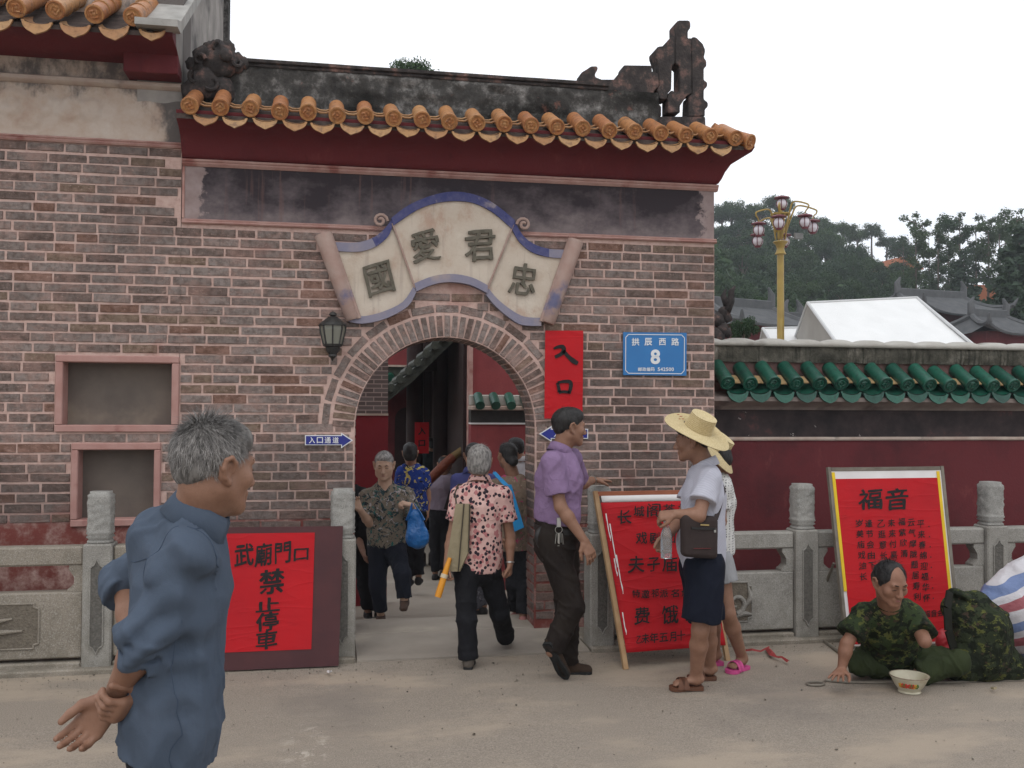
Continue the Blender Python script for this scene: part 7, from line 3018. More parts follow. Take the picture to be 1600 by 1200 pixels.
def hat_man():
    lT, lH = v3(G(1046, 1078)), v3(G(1098, 1077))
    rT, rH = v3(G(1074, 1062)), v3(G(1118, 1061))
    J = dict(head=C(1083, 690, 5.72), neck=C(1101, 728, 5.73), pel=C(1098, 872, 5.73),
             shL=C(1108, 748, 5.60), shR=C(1092, 746, 5.90), elL=C(1092, 806, 5.50), wrL=C(1055, 803, 5.52),
             elR=C(1068, 806, 5.86), wrR=C(1044, 836, 5.64),
             hipL=C(1103, 885, 5.64), hipR=C(1091, 884, 5.82), knL=C(1094, 985, 5.62), knR=C(1106, 982, 5.82),
             anL=lH + (lT - lH) * .2 + np.array((0, 0, .085)), anR=rH + (rT - rH) * .2 + np.array((0, 0, .085)))
    J['toeL'] = lH + (lT - lH) * .74 + np.array((0, 0, .042))
    J['toeR'] = rH + (rT - rH) * .74 + np.array((0, 0, .042))
    bf, hf = cdir(-.93, .36), cdir(-.93, .36, -.08)
    t, Q, A = person('man in wide straw hat, white polo and navy shorts holding a bottle', J, bf, hf, SKIN_TAN, HAIR_BLACK,
        dict(mat=whitetee, sleeve=.62, collar=True, hem=C(1100, 888, 5.73), w=(.160, .160, .155, .165, .125), seed=14, amp=.005, sr=.078, depth=.72),
        dict(mat=navy_sh, end=.42, loose=1.12, seed=18, amp=.006, name='shorts'), None, s=1.02, h=.008, belly=.02,
        hands=dict(L=dict(d=cdir(-.85, .2, -.15), n=cdir(-.1, .6, -.7), side=1, curl=(.8, .9, .7)),
                   R=dict(d=cdir(-.35, .1, -.8), n=cdir(.1, -1, 0), side=1, curl=(.8, .9, .7))),
        bare_feet=True, base=(J['anL'][0], J['anL'][1], 0), hair_grow=1.0)
    straw_up = unit(A[2] * .93 - A[1] * .26 + np.array((0, 0, .1)))
    ho = straw_hat(C(1091, 670, 5.70), unit(cdir(.36, -.38, .90)), bf, .205, .088, .088, .012, t, 'straw_hat', flare=.4)
    # embroidered flower on the brim
    mb = MB()
    hu = unit(cdir(.36, -.38, .90))
    for (x, y, r_) in ((1064, 651, .010), (1060, 648, .008), (1067, 655, .009), (1062, 655, .007)):
        mb.lathe([(.001, .004), (r_, .003), (r_ * .8, 0)], Vector(C(x, y, 5.62)) , 8)
    mb.build('flower', plain('red_thread', (.42, .06, .05), (.35, .05, .04), 40, .8, .2, 0), ho)
    sandal(lH, lT, 1.02, sandal_br, t)
    sandal(rH, rT, 1.02, sandal_br, t)
    # shoulder bag and strap
    b = thing('shoulder_bag', Vector(C(1092, 872, 5.5)), 'dark brown shoulder bag hanging at the hip of the straw-hat man', 'bag')
    Bf = Field()
    ax = cdir(.94, .30); ay = cdir(-.30, .94)
    tiltv = unit(np.array((0, 0, 1)) + .10 * ax)
    axx = unit(np.cross(np.cross(ax, tiltv), tiltv)) * -1
    cc = C(1092, 838, 5.52)
    def fbox(F_, c, ax, ay, az, hx, hy, hz, rr, k=.0):
        c = v3(c); M3 = np.array((ax, ay, az))
        def fn(X, Y, Z):
            p = [((X - c[0]) * M3[i][0] + (Y - c[1]) * M3[i][1] + (Z - c[2]) * M3[i][2]) for i in range(3)]
            q = [np.abs(p[i]) - (hx, hy, hz)[i] + rr for i in range(3)]
            out = np.sqrt(np.maximum(q[0], 0) ** 2 + np.maximum(q[1], 0) ** 2 + np.maximum(q[2], 0) ** 2)
            return out + np.minimum(np.maximum(np.maximum(q[0], q[1]), q[2]), 0) - rr
        R = math.sqrt(hx * hx + hy * hy + hz * hz)
        return F_._op(fn, c - R, c + R, k, 'add')
    fbox(Bf, cc, ax, ay, tiltv, .112, .038, .122, .03)
    w = Waves(5, 40); Bf.ripple(lambda X, Y, Z: .003 * w(X, Y, Z))
    field_obj('bag_body', Bf.build(.007), bag_br, b)
    mb = MB(); fr = cc - ay * .042
    mb.bar(fr - ax * .075 + tiltv * .055, fr + ax * .08 + tiltv * .045, .006, .012); mb.build('zip', belt_black, b)
    mb = MB(); mb.bar(fr + ax * .075 + tiltv * .05, fr + ax * .078 + tiltv * .025, .005, .012); mb.build('zip_pull', steel, b)
    mb = MB(); mb.bar(fr - ax * .05 - tiltv * .062, fr + ax * .06 - tiltv * .066, .004, .003); mb.build('piping', plain('red_piping', (.16, .03, .03), None, 9, .6), b)
    mb = MB(); mb.bar(fr - ax * .02 + tiltv * .072, fr + ax * .035 + tiltv * .068, .004, .008); mb.build('badge', plain('gold_badge', (.4, .3, .12), None, 9, .4), b)
    st = [cc + ax * .10 + tiltv * .10, C(1122, 800, 5.60), C(1131, 765, 5.66), C(1118, 742, 5.74), C(1100, 738, 5.86)]
    mb = MB()
    pts = [Vector(p) for p in st]
    for p, q in zip(pts, pts[1:]):
        mb.bar(p, q, .028, .004, up=tuple(cdir(.3, -.9, .3)))
    mb.build('strap', bag_br, b)
    # bottle
    bt = thing('water_bottle', Vector(C(1042, 872, 5.55)), 'clear plastic water bottle dangling from the hand of the straw-hat man', 'bottle')
    N = Nodes('clear_pet'); N.b.inputs['Transmission Weight'].default_value = .9; N.b.inputs['IOR'].default_value = 1.33
    clear = N.done((.85, .9, .92), .06, .5)
    c0 = Vector(C(1041, 872, 5.53))
    up_ = Vector(unit(np.array((0, 0, 1)) + cdir(0.06, 0, 0) * .1))
    mb = MB(); mb.lathe([(.026, .003), (.031, .0), (.033, .02), (.030, .03), (.033, .04), (.033, .11), (.030, .12), (.033, .13), (.024, .165), (.013, .185), (.013, .20)], c0, 16)
    mb.build('bottle_body', clear, bt, smooth=True)
    mb = MB(); mb.lathe([(.016, .195), (.016, .218), (.014, .22)], c0, 14); mb.build('cap', white, bt, smooth=True)
hat_man()

# ---- the woman half hidden behind him
dotted = cloth_mat('white_cloth_black_dots', (.60, .59, .57), (.52, .51, .49), 300, .3, pattern=pat_dots((.03, .03, .035), 62, .26))
grey_sh = cloth_mat('grey_shorts_cloth', (.30, .30, .31), (.24, .24, .25), 300, .3)
pinkrub = plain('pink_rubber', (.58, .08, .26), (.50, .065, .21), 10, .6, .3, .1)
def hat_woman():
    lT, lH = v3(G(1138, 1053)), v3(G(1166, 1044))
    rT, rH = v3(G(1086, 1042)), v3(G(1128, 1038))
    J = dict(head=C(1116, 712, 6.12), neck=C(1121, 742, 6.12), pel=C(1116, 868, 6.10), shL=C(1126, 764, 5.99), shR=C(1112, 762, 6.27),
             elL=C(1126, 815, 5.98), wrL=C(1100, 850, 5.96), elR=C(1100, 815, 6.32), wrR=C(1085, 850, 6.3),
             hipL=C(1120, 880, 6.02), hipR=C(1108, 880, 6.2), knL=C(1137, 958, 5.98), knR=C(1112, 962, 6.18),
             anL=lH + (lT - lH) * .25 + np.array((0, 0, .085)), anR=rH + (rT - rH) * .25 + np.array((0, 0, .085)))
    J['toeL'] = lH + (lT - lH) * .72 + np.array((0, 0, .045)); J['toeR'] = rH + (rT - rH) * .72 + np.array((0, 0, .045))
    t, Q, A = person('woman in dotted white top and pink sandals behind the straw-hat man', J, cdir(-.9, .42), cdir(-.85, .5, -.3), SKIN_TAN, HAIR_BLACK,
        dict(mat=dotted, sleeve=.6, hem=C(1118, 866, 6.10), seed=24, amp=.005, depth=.7), dict(mat=grey_sh, end=.20, loose=1.1, seed=28, amp=.004, name='shorts'),
        None, s=.96, h=.008, bare_feet=True, base=(J['anL'][0], J['anL'][1], 0), female=True, hair_kind='bob', face=False)
    straw_hat(C(1118, 700, 6.12), unit(cdir(.55, -.25, .8)), cdir(-.9, .4), .175, .088, .09, .05, t, 'straw_hat', flare=.4)
    sandal(lH, lT, .98, pinkrub, t, cross=False)
    sandal(rH, rT, .98, pinkrub, t, cross=False)
hat_woman()

# ------------------------------------------------------------------ the crowd in the gateway
black_tr = cloth_mat('black_trouser_cloth', (.014, .014, .017), (.010, .010, .012), 300, .5)
navy_tr = cloth_mat('navy_trouser_cloth', (.016, .018, .028), (.011, .013, .020), 300, .5)
shoe_grey = plain('grey_cloth_shoe', (.12, .10, .085), (.09, .075, .06), 30, .85, .2, .3)
shoe_black = plain('black_shoe', (.015, .014, .014), (.02, .018, .018), 30, .6, .3, .1)
down = lambda el, wr: unit(v3(wr) - v3(el))

def feet(J, fw, zR, zL, s, dz=(0, 0)):
    """sole points under each ankle, pointing along fw"""
    out = {}
    for e, z, lift in (('R', zR, dz[0]), ('L', zL, dz[1])):
        a = J['an' + e]
        hp = np.array((a[0], a[1], 0)) - fw * .05 * s
        tp = np.array((a[0], a[1], 0)) + fw * .17 * s
        out[e] = (np.array((hp[0], hp[1], z + lift)), np.array((tp[0], tp[1], z)))
    return out

# pink spotted blouse, seen from behind
pinkspot = cloth_mat('pink_spotted_blouse', (.60, .39, .35), (.54, .33, .30), 300, .6, pattern=pat_spots(None, (.03, .022, .03), (.42, .17, .17), 36, .52))
def pink_lady():
    fw = cdir(.05, 1)
    J = dict(head=C(749, 722, 6.22), neck=C(750, 752, 6.22), pel=C(746, 872, 6.22), shL=C(719, 774, 6.22), shR=C(785, 774, 6.22),
             elL=C(706, 838, 6.20), wrL=C(698, 884, 6.12), elR=C(797, 838, 6.24), wrR=C(797, 880, 6.20),
             hipL=C(729, 888, 6.2), hipR=C(763, 888, 6.24), knL=C(729, 968, 6.16), anL=C(732, 1034, 6.16), knR=C(781, 958, 6.36), anR=C(791, 1000, 6.62))
    pt = feet(J, fw, .03, 0, .9, (.07, 0))
    t, Q, A = person('grey-haired woman in pink spotted blouse walking into the gate', J, fw, cdir(.0, 1, -.1), SKIN_TAN, HAIR_DARKGREY,
        dict(mat=pinkspot, sleeve=.62, collar=True, hem=C(746, 893, 6.22), w=(.172, .165, .158, .155, .12), seed=34, amp=.005, sr=.075, depth=.7),
        dict(mat=black_tr, end=.96, loose=1.02, flare=1.15, seed=38, amp=.006), dict(mat=shoe_grey, sole=sole_dark, pts=pt), s=.88, h=.008,
        hands=dict(L=dict(d=down(J['elL'], J['wrL']), n=cdir(1, .3), side=1, curl=(.9, .9, .6)), R=dict(d=cdir(.0, .1, -1), n=cdir(-1, .2), side=-1, curl=(1.0, 1.1, .8))),
        base=(J['anL'][0], J['anL'][1], 0), hair_kind='bob', hair_grow=1.06, rip=.004, face=False, head_s=.9)
    V, Fq = strands(700, Q, A, .9, 5, .05, -.1, .2, .03, .0016)
    me = np_mesh('hair_strands', V, Fq); me.materials.append(HAIR_GREY); mesh_obj('hair_strands', me, None, t)
    w = lerp(J['elR'], J['wrR'], .96); d = down(J['elR'], J['wrR'])
    mb = MB(); mb.tube([Vector(w - d * .004), Vector(w + d * .004)], .027, 14); mb.build('bracelet', steel, t, smooth=True)
    # long khaki bag on the shoulder
    b = thing('khaki_bag', Vector(C(712, 893, 6.1)), 'long flat khaki bag slung from the shoulder of the pink-blouse woman', 'bag')
    kh = cloth_mat('khaki_canvas', (.30, .25, .165), (.25, .21, .135), 300, .5)
    kd = plain('dark_piping', (.06, .05, .035), None, 20, .8)
    mb = MB()
    outl = [(712, 787), (734, 787), (732, 862), (718, 893), (694, 893), (703, 845)]
    f_ = [Vector(C(x, y, 6.08)) for x, y in outl]; k_ = [Vector(C(x + 2, y, 6.14)) for x, y in outl]
    n = len(f_)
    mb.add(f_ + k_, [tuple(range(n)), tuple(range(2 * n - 1, n - 1, -1))] + [(i, n + i, n + (i + 1) % n, (i + 1) % n) for i in range(n)])
    mb.build('bag_body', kh, b)
    for a_, c_ in (((725, 787), (716, 893)), ((734, 788), (732, 862))):
        mb = MB(); mb.tube([Vector(C(*a_, 6.072)), Vector(C(*c_, 6.072))], .004, 6); mb.build('seam', kd, b)
    mb = MB(); mb.tube([Vector(C(713, 788, 6.09)), Vector(C(711, 770, 6.12)), Vector(C(716, 757, 6.2)), Vector(C(730, 758, 6.3))], .005, 6); mb.build('strap', kd, b)
    u = thing('folded_umbrella', Vector(C(686, 930, 6.05)), 'orange folded umbrella handle held low by the pink-blouse woman', 'umbrella')
    og = plain('orange_umbrella', (.62, .26, .02), (.55, .22, .02), 12, .5, .3, .1)
    mb = MB(); mb.tube([Vector(C(684, 933, 6.02)), Vector(C(688, 920, 6.03)), Vector(C(699, 884, 6.06)), Vector(C(703, 872, 6.08))], [.021, .022, .017, .013], 10); mb.build('canopy', og, u, smooth=True)
    mb = MB(); mb.tube([Vector(C(693, 903, 6.045)), Vector(C(695, 897, 6.05))], .023, 10); mb.build('band', plain('pale_band', (.6, .5, .35), None, 9, .6), u, smooth=True)
pink_lady()

# woman with hair in a knot, rose and olive print
roseprint = cloth_mat('rose_olive_print', (.20, .145, .105), (.165, .125, .095), 300, .5, pattern=pat_floral([((.40, .05, .13), .60), ((.09, .075, .055), .60), ((.30, .20, .16), .62)], 17))
def bun_lady():
    fw = cdir(-.15, 1)
    J = dict(head=C(793, 712, 7.5), neck=C(801, 742, 7.5), pel=C(812, 846, 7.5), shL=C(775, 760, 7.5), shR=C(833, 762, 7.5),
             elL=C(772, 805, 7.5), wrL=C(782, 838, 7.45), elR=C(846, 806, 7.45), wrR=C(838, 850, 7.35),
             hipL=C(803, 858, 7.5), hipR=C(823, 858, 7.5), knL=C(803, 912, 7.5), anL=C(806, 955, 7.6), knR=C(820, 915, 7.45), anR=C(817, 964, 7.4))
    pt = feet(J, fw, v3(C(817, 979, 7.4))[2], v3(C(806, 972, 7.6))[2], .88)
    person('woman with black hair in a knot and rose print top in the gateway', J, fw, cdir(-.45, .9), SKIN_TAN, HAIR_BLACK,
        dict(mat=roseprint, sleeve=.66, hem=C(812, 858, 7.5), w=(.175, .17, .16, .155, .12), seed=44, amp=.005, sr=.075, depth=.7),
        dict(mat=black_tr, end=.95, seed=48), dict(mat=plain('faded_pink_shoe', (.30, .13, .12), None, 20, .8), pts=pt), s=.88, h=.009, hair_kind='back', hair_grow=1.05, face=False, base=(J['anR'][0], J['anR'][1], pt['R'][0][2]))
    b = thing('blue_tote_bag', Vector(C(806, 832, 7.2)), 'bright blue tote bag on the shoulder of the knot-haired woman', 'bag')
    bl = plain('cyan_blue_fabric', (.015, .20, .44), (.012, .17, .38), 14, .6, .3, .4, 30, .006)
    mb = MB()
    outl = [(786, 760), (799, 757), (819, 824), (803, 831), (792, 830), (795, 800)]
    f_ = [Vector(C(x, y, 7.22)) for x, y in outl]; k_ = [Vector(C(x - 3, y, 7.34)) for x, y in outl]
    n = len(f_)
    mb.add(f_ + k_, [tuple(range(n)), tuple(range(2 * n - 1, n - 1, -1))] + [(i, n + i, n + (i + 1) % n, (i + 1) % n) for i in range(n)])
    mb.build('bag_body', bl, b)
    mb = MB(); pts = [C(793, 760, 7.25), C(783, 750, 7.3), C(772, 738, 7.4), C(772, 740, 7.55)]
    for p, q in zip(pts, pts[1:]): mb.bar(p, q, .03, .004, up=tuple(cdir(.3, -1, .2)))
    mb.build('strap', bl, b)
bun_lady()

# old woman coming out, dark floral shirt, blue carrier bag
oldfloral = cloth_mat('taupe_floral_shirt', (.21, .18, .14), (.18, .15, .118), 300, .5,
    pattern=pat_floral([((.03, .055, .06), .555), ((.36, .33, .34), .60), ((.02, .13, .12), .60), ((.018, .022, .03), .585)], 17))
def old_lady():
    fw = cdir(.05, -1)
    J = dict(head=C(600, 727, 7.68), neck=C(602, 760, 7.72), pel=C(604, 846, 7.75), shR=C(573, 776, 7.72), shL=C(635, 773, 7.72),
             elR=C(577, 817, 7.66), wrR=C(562, 796, 7.50), elL=C(651, 812, 7.68), wrL=C(643, 790, 7.52),
             hipR=C(591, 856, 7.75), hipL=C(618, 856, 7.75), knR=C(590, 912, 7.7), anR=C(595, 960, 7.75), knL=C(629, 898, 7.52), anL=C(632, 938, 7.50))
    zR, zL = v3(C(597, 976, 7.7))[2], v3(C(633, 953, 7.42))[2]
    pt = feet(J, unit(np.array((fw[0], fw[1], 0))), zR, zL, .88)
    t, Q, A = person('grey-haired old woman in dark floral shirt stepping out of the gate', J, fw, cdir(.06, -1, -.30), SKIN_FAIR, HAIR_GREY,
        dict(mat=oldfloral, vneck=True, sleeve=.74, collar=True, hem=C(604, 853, 7.75), w=(.162, .16, .152, .158, .125), seed=54, amp=.006, sr=.076, depth=.72),
        dict(mat=navy_tr, end=.95, loose=1.05, seed=58, amp=.008), dict(mat=plain('brown_strap_shoe', (.07, .04, .028), None, 20, .7), pts=pt), s=.90, h=.0085,
        hands=dict(R=dict(d=cdir(-.35, -.2, .85), n=cdir(.3, -.9, .2), side=-1, curl=(.4, .5, .4), spread=.15),
                   L=dict(d=cdir(-.7, -.3, .25), n=cdir(-.2, .3, -1), side=-1, curl=(.9, 1.0, .7))), hair_kind='back', jowl=1, head_s=.95, base=(J['anR'][0], J['anR'][1], zR))
    V, Fq = strands(500, Q, A, .95, 9, .04, -.08, .1, .03, .0015)
    me = np_mesh('hair_strands', V, Fq); me.materials.append(HAIR_GREY); mesh_obj('hair_strands', me, None, t)
    # carrier bag hung from the wrist
    b = thing('blue_carrier_bag', Vector(C(652, 858, 7.5)), 'blue plastic carrier bag hanging from the wrist of the old woman', 'bag')
    blue_p = plain('thin_blue_plastic', (.012, .13, .38), (.008, .09, .30), 9, .35, .5, .8, 16, .03)
    Bf = Field()
    Bf.cone(C(648, 806, 7.48), C(652, 838, 7.48), .055, .088, .03, flat=(cdir(0, 1), .55))
    Bf.ell(C(652, 840, 7.48), (.092, .05, .085), None, .03)
    w = Waves(3, 55, 6, (1, 1, .3)); Bf.ripple(lambda X, Y, Z: .008 * np.abs(w(X, Y, Z)))
    field_obj('bag_body', Bf.build(.008), blue_p, b)
    for a_, c_ in (((637, 812), (644, 786)), ((662, 812), (647, 787))):
        mb = MB(); mb.tube([Vector(C(*a_, 7.48)), Vector(C((a_[0] + c_[0]) / 2 + 1, (a_[1] + c_[1]) / 2, 7.47)), Vector(C(*c_, 7.47))], [.03, .02, .010], 8, squash=.4); mb.build('handle', blue_p, b, smooth=True)
old_lady()

def walker(label, d, head, neck, pel, sh, el, wr, hip, kn, an, fw, hf, skin, hair, smat, lmat, s, hem, shoem=shoe_black, h=.011, kind='short', sleeve=.7, seed=60, grow=1.0):
    """sh, el, wr ...: ((x,y) right, (x,y) left)"""
    q = lambda p: C(p[0], p[1], d + (p[2] if len(p) > 2 else 0))
    J = dict(head=q(head), neck=q(neck), pel=q(pel))
    for nm, pr in (('sh', sh), ('el', el), ('wr', wr), ('hip', hip), ('kn', kn), ('an', an)):
        J[nm + 'R'], J[nm + 'L'] = q(pr[0]), q(pr[1])
    f = unit(np.array((fw[0], fw[1], 0)))
    pt = feet(J, f, J['anR'][2] - .08 * s, J['anL'][2] - .08 * s, s)
    return person(label, J, fw, hf, skin, hair, dict(mat=smat, sleeve=sleeve, hem=q(hem), seed=seed, amp=.006, depth=.7, collar=(kind == 'short')), dict(mat=lmat, end=.94, seed=seed + 3, amp=.007),
                  dict(mat=shoem, pts=pt), s=s, h=h, hh=.007, hair_kind=kind, face=False, hair_grow=grow)

away = cdir(.05, 1)
greyl = cloth_mat('grey_lilac_shirt', (.24, .20, .25), (.20, .165, .21), 300, .5)
walker('balding man in grey-lilac shirt with rolled banner on his shoulder', 11.5, (695, 726), (692, 744), (690, 800), ((716, 754), (668, 754)), ((724, 780), (656, 778)), ((720, 803), (659, 764, -.15)),
       ((697, 806), (682, 806)), ((697, 852), (680, 852)), ((692, 894), (680, 898)), away, cdir(0, 1, -.1), SKIN_TAN, HAIR_BLACK, greyl, black_tr, .97, (690, 796), kind='bald')
t = thing('cross_strap', Vector(C(704, 794, 11.3)), 'dark bag strap across the back of the balding man', 'strap')
mb = MB(); mb.bar(C(712, 746, 11.28), C(696, 796, 11.28), .045, .006, up=tuple(cdir(.2, -1, .1))); mb.build('webbing', belt_black, t)
t = thing('rolled_banner', Vector(C(657, 766, 11.2)), 'long rolled red-brown banner carried over the balding man\'s shoulder', 'banner')
mb = MB(); mb.tube([Vector(C(655, 768, 11.15)), Vector(C(672, 749, 11.2)), Vector(C(694, 727, 11.15)), Vector(C(708, 714, 11.2))], [.045, .055, .06, .055], 10); mb.build('cloth', plain('rust_silk', (.16, .035, .012), (.11, .028, .012), 16, .5, .3, .7, 30, .02), t, smooth=True)
mb = MB(); mb.tube([Vector(C(708, 714, 11.2)), Vector(C(744, 688, 11.3))], [.05, .04], 10); mb.build('brocade_end', plain('olive_brocade', (.16, .10, .03), (.11, .07, .02), 30, .6, .3, .5, 60, .006), t, smooth=True)
mb = MB(); mb.tube([Vector(C(740, 690, 11.3)), Vector(C(748, 685, 11.3))], [.05, .03], 10); mb.build('tip', plain('orange_tip', (.42, .12, .03), None, 9, .6), t, smooth=True)
by = cloth_mat('blue_yellow_floral', (.02, .05, .26), (.015, .035, .18), 300, .4, pattern=pat_floral([((.50, .42, .12), .56), ((.012, .014, .03), .60), ((.42, .42, .38), .66)], 14))
walker('woman in blue and yellow floral blouse behind the old woman', 10.0, (641, 708), (643, 728), (646, 795), ((662, 740), (628, 738)), ((668, 770), (622, 768)), ((668, 797), (622, 795)),
       ((654, 800), (640, 800)), ((654, 855), (640, 855)), ((654, 903), (640, 905)), away, cdir(-.1, 1, -.1), SKIN_MID, HAIR_BLACK, by, black_tr, .92, (646, 800), kind='bob', seed=71)
wh = cloth_mat('white_shirt_cloth', (.62, .62, .63), (.54, .54, .56), 300, .4)
walker('person in white shirt and black trousers beyond the shaded jamb', 12.0, (540, 676), (544, 694), (552, 738), ((562, 702), (534, 702)), ((570, 722), (528, 724)), ((571, 744), (528, 744)),
       ((558, 742), (546, 742)), ((558, 790), (546, 790)), ((559, 832), (547, 832)), cdir(.3, .9), cdir(.3, .9), SKIN_TAN, HAIR_BLACK, wh, black_tr, .93, (552, 738), seed=75)
walker('dark-haired person in white shirt beside the knot-haired woman', 8.8, (806, 702), (818, 722), (824, 800), ((846, 732), (808, 732)), ((856, 772), (804, 770)), ((856, 800), (804, 800)),
       ((832, 806), (818, 806)), ((832, 868), (818, 868)), ((832, 925), (818, 925)), cdir(.3, 1), cdir(-.5, .85), SKIN_MID, HAIR_BLACK, wh, black_tr, .9, (824, 806), seed=79)
bv = cloth_mat('blue_violet_shirt', (.10, .11, .30), (.08, .085, .24), 300, .4)
gp = cloth_mat('grey_print_trousers', (.085, .085, .10), (.065, .065, .08), 300, .4, pattern=pat_floral([((.22, .22, .24), .6), ((.03, .03, .04), .6)], 26))
walker('person in blue-violet shirt and grey print trousers ahead of the pink blouse', 8.4, (740, 712), (738, 738), (746, 838), ((768, 752), (716, 752)), ((772, 800), (712, 798)), ((768, 838), (714, 836)),
       ((756, 846), (738, 846)), ((756, 905), (742, 905)), ((755, 950), (745, 955)), away, away, SKIN_MID, HAIR_BLACK, bv, gp, .95, (746, 846), seed=83)
bk = cloth_mat('black_blouse_cloth', (.016, .016, .018), (.011, .011, .013), 300, .4)
walker('person in black following close behind the old woman', 8.3, (537, 735), (545, 762), (566, 848), ((556, 778), (588, 776)), ((556, 828), (598, 822)), ((567, 862, -.2), (596, 858)),
       ((562, 856), (582, 856)), ((570, 912), (590, 912)), ((575, 955), (592, 955)), cdir(.2, -1), cdir(-.2, -1, -.2), SKIN_TAN, HAIR_BLACK, bk, black_tr, .93, (566, 856), seed=87, kind='bob')
dkb = cloth_mat('dark_teal_blouse', (.018, .024, .026), (.012, .016, .018), 300, .4)
walker('dark-clothed visitor in the shade of the porch', 13.6, (672, 696), (671, 710), (672, 752), ((684, 716), (660, 716)), ((690, 735), (656, 732)), ((690, 752), (654, 748)),
       ((677, 756), (667, 756)), ((677, 796), (667, 796)), ((677, 832), (667, 832)), cdir(-.6, .8), cdir(-.6, .8), SKIN_TAN, HAIR_BLACK, dkb, black_tr, .92, (672, 756), seed=91)

# ------------------------------------------------------------------ the seated man and his belongings
def pat_camo(N, p, col):
    for i, (c, lo) in enumerate((((.075, .08, .022), .56), ((.010, .013, .007), .50), ((.045, .030, .02), .62), ((.11, .11, .03), .68))):
        n = N.noise(N.mapv(p, loc=(i * 5.1, i * 2.2, i * 3.3), scale=(1, 1, 1.25)), 15 + 3 * i, 3, .65)
        col = N.mix(N.step(n, lo, lo + .012), col, c)
    return col
camo = cloth_mat('camouflage_tee', (.028, .042, .016), (.022, .034, .013), 300, .5, pattern=pat_camo)
olive = cloth_mat('olive_trousers', (.034, .044, .018), (.024, .032, .013), 300, .7)
def seated_man():
    J = dict(head=C(1391, 911, 5.56), neck=C(1389, 948, 5.72), pel=C(1394, 1034, 6.05), shR=C(1349, 962, 5.78), shL=C(1427, 963, 5.78),
             elR=C(1323, 1006, 5.72), wrR=C(1315, 1046, 5.70), elL=C(1445, 1002, 5.62), wrL=C(1446, 1004, 5.6),
             hipR=C(1368, 1040, 6.02), hipL=C(1420, 1040, 6.02), knR=C(1346, 1038, 5.92), knL=C(1494, 1036, 5.85),
             anR=C(1400, 1050, 5.98), anL=C(1436, 1048, 5.86))
    for k in ('knR', 'knL'): J[k][2] = max(J[k][2], .11)
    for k in ('anR', 'anL'): J[k][2] = .07
    J['pel'][2] = .14
    for k in ('hipR', 'hipL'): J[k][2] = .12
    t, Q, A = person('man in camouflage tee seated on the ground leaning on one hand', J, cdir(.05, -1, -.2), cdir(.22, -.95, -.30), SKIN_DARK, HAIR_BLACK,
        dict(mat=camo, sleeve=.70, hem=C(1394, 1022, 6.0), w=(.17, .17, .165, .17, .13), seed=94, amp=.008, sr=.085, depth=.72, name='tee'),
        dict(mat=olive, end=1.0, loose=1.15, seed=98, amp=.012), None, s=1.0, h=.008, skip_arm=('L',),
        hands=dict(R=dict(d=cdir(-.5, -.75, -.12), n=(0, 0, -1), side=1, curl=(.05, .15, .1), spread=.3, thumb=.9)), hair_kind='receding', base=(J['pel'][0], J['pel'][1], 0), bare_feet=False, head_s=1.06, rip=.004)
    V, Fq = strands(1500, Q, A, 1.08, 12, .040, -.06, .55, .05, .0012, keep=lambda p: abs(p[0]) > .042 or p[1] < -.01)
    me = np_mesh('hair_strands', V, Fq); me.materials.append(HAIR_BLACK); mesh_obj('hair_strands', me, None, t)
    mb = MB()
    r_, f_, u_ = A
    c = J['neck'] + np.array((0, 0, .005))
    mb.tube([Vector(c + (r_ * math.cos(a) * .074 + cdir(.05, -1) * math.sin(a) * .066) - np.array((0, 0, .018 * max(0, math.sin(a))))) for a in np.linspace(0, 6.2832, 26)], .007, 7)
    mb.build('neckband', camo, t, smooth=True)
seated_man()

def bowl():
    c = G(1421, 1081)
    t = thing('enamel_bowl', c, 'chipped cream enamel bowl with red flowers before the seated man', 'bowl')
    en = plain('cream_enamel', (.56, .52, .40), (.50, .46, .34), 9, .35, .5, .1, c3=(.40, .33, .22))
    mb = MB(); mb.lathe([(.062, 0), (.066, .004), (.060, .012), (.085, .045), (.104, .085), (.112, .096), (.112, .101), (.102, .098), (.082, .052), (.058, .02), (.002, .016)], c, 32)
    o = mb.build('bowl_body', en, t, smooth=True)
    mb = MB(); mb.tube([c + Vector((.111 * math.cos(a), .111 * math.sin(a), .099)) for a in np.linspace(0, 6.2832, 33)], .003, 6); mb.build('rim', plain('chipped_rim', (.12, .07, .05), (.3, .25, .18), 40, .6), t, smooth=True)
    toc = unit(np.array((-c.x, -c.y, 0)))
    rt = unit(np.cross((0, 0, 1), toc))
    red = plain('red_flower_print', (.45, .03, .02), (.38, .03, .02), 30, .4); gr = plain('leaf_print', (.08, .15, .04), None, 30, .4); yl = plain('yellow_flower_print', (.5, .3, .04), None, 30, .4)
    for nm, mat, pos in (('flower_print', red, (-.42, -.22, .0, .2)), ('flower_print', yl, (-.55, .34)), ('leaf_print', gr, (-.32, .10, .46))):
        mb = MB()
        for a in pos:
            for k in range(5):
                aa, zz_ = a + .07 * math.cos(k * 1.26), .055 + .009 * math.sin(k * 1.26)
                rr = .0915 + (zz_ - .045) / .04 * .019 * 1.0 + .0012 - .006
                d = toc * math.cos(aa) + rt * math.sin(aa)
                q = c + Vector(d) * (rr + .0)
                mb.lathe([(.001, .0035), (.006, .003), (.007, 0)], q + Vector((0, 0, zz_)), 6, (Matrix((Vector(np.cross(d, (0, 0, 1))), Vector((0, 0, 1)), Vector(d))).transposed()))
        mb.build(nm, mat, o)
bowl()
t = thing('metal_rod', G(1300, 1068), 'thin metal rod with a looped end lying before the seated man', 'rod')
mb = MB()
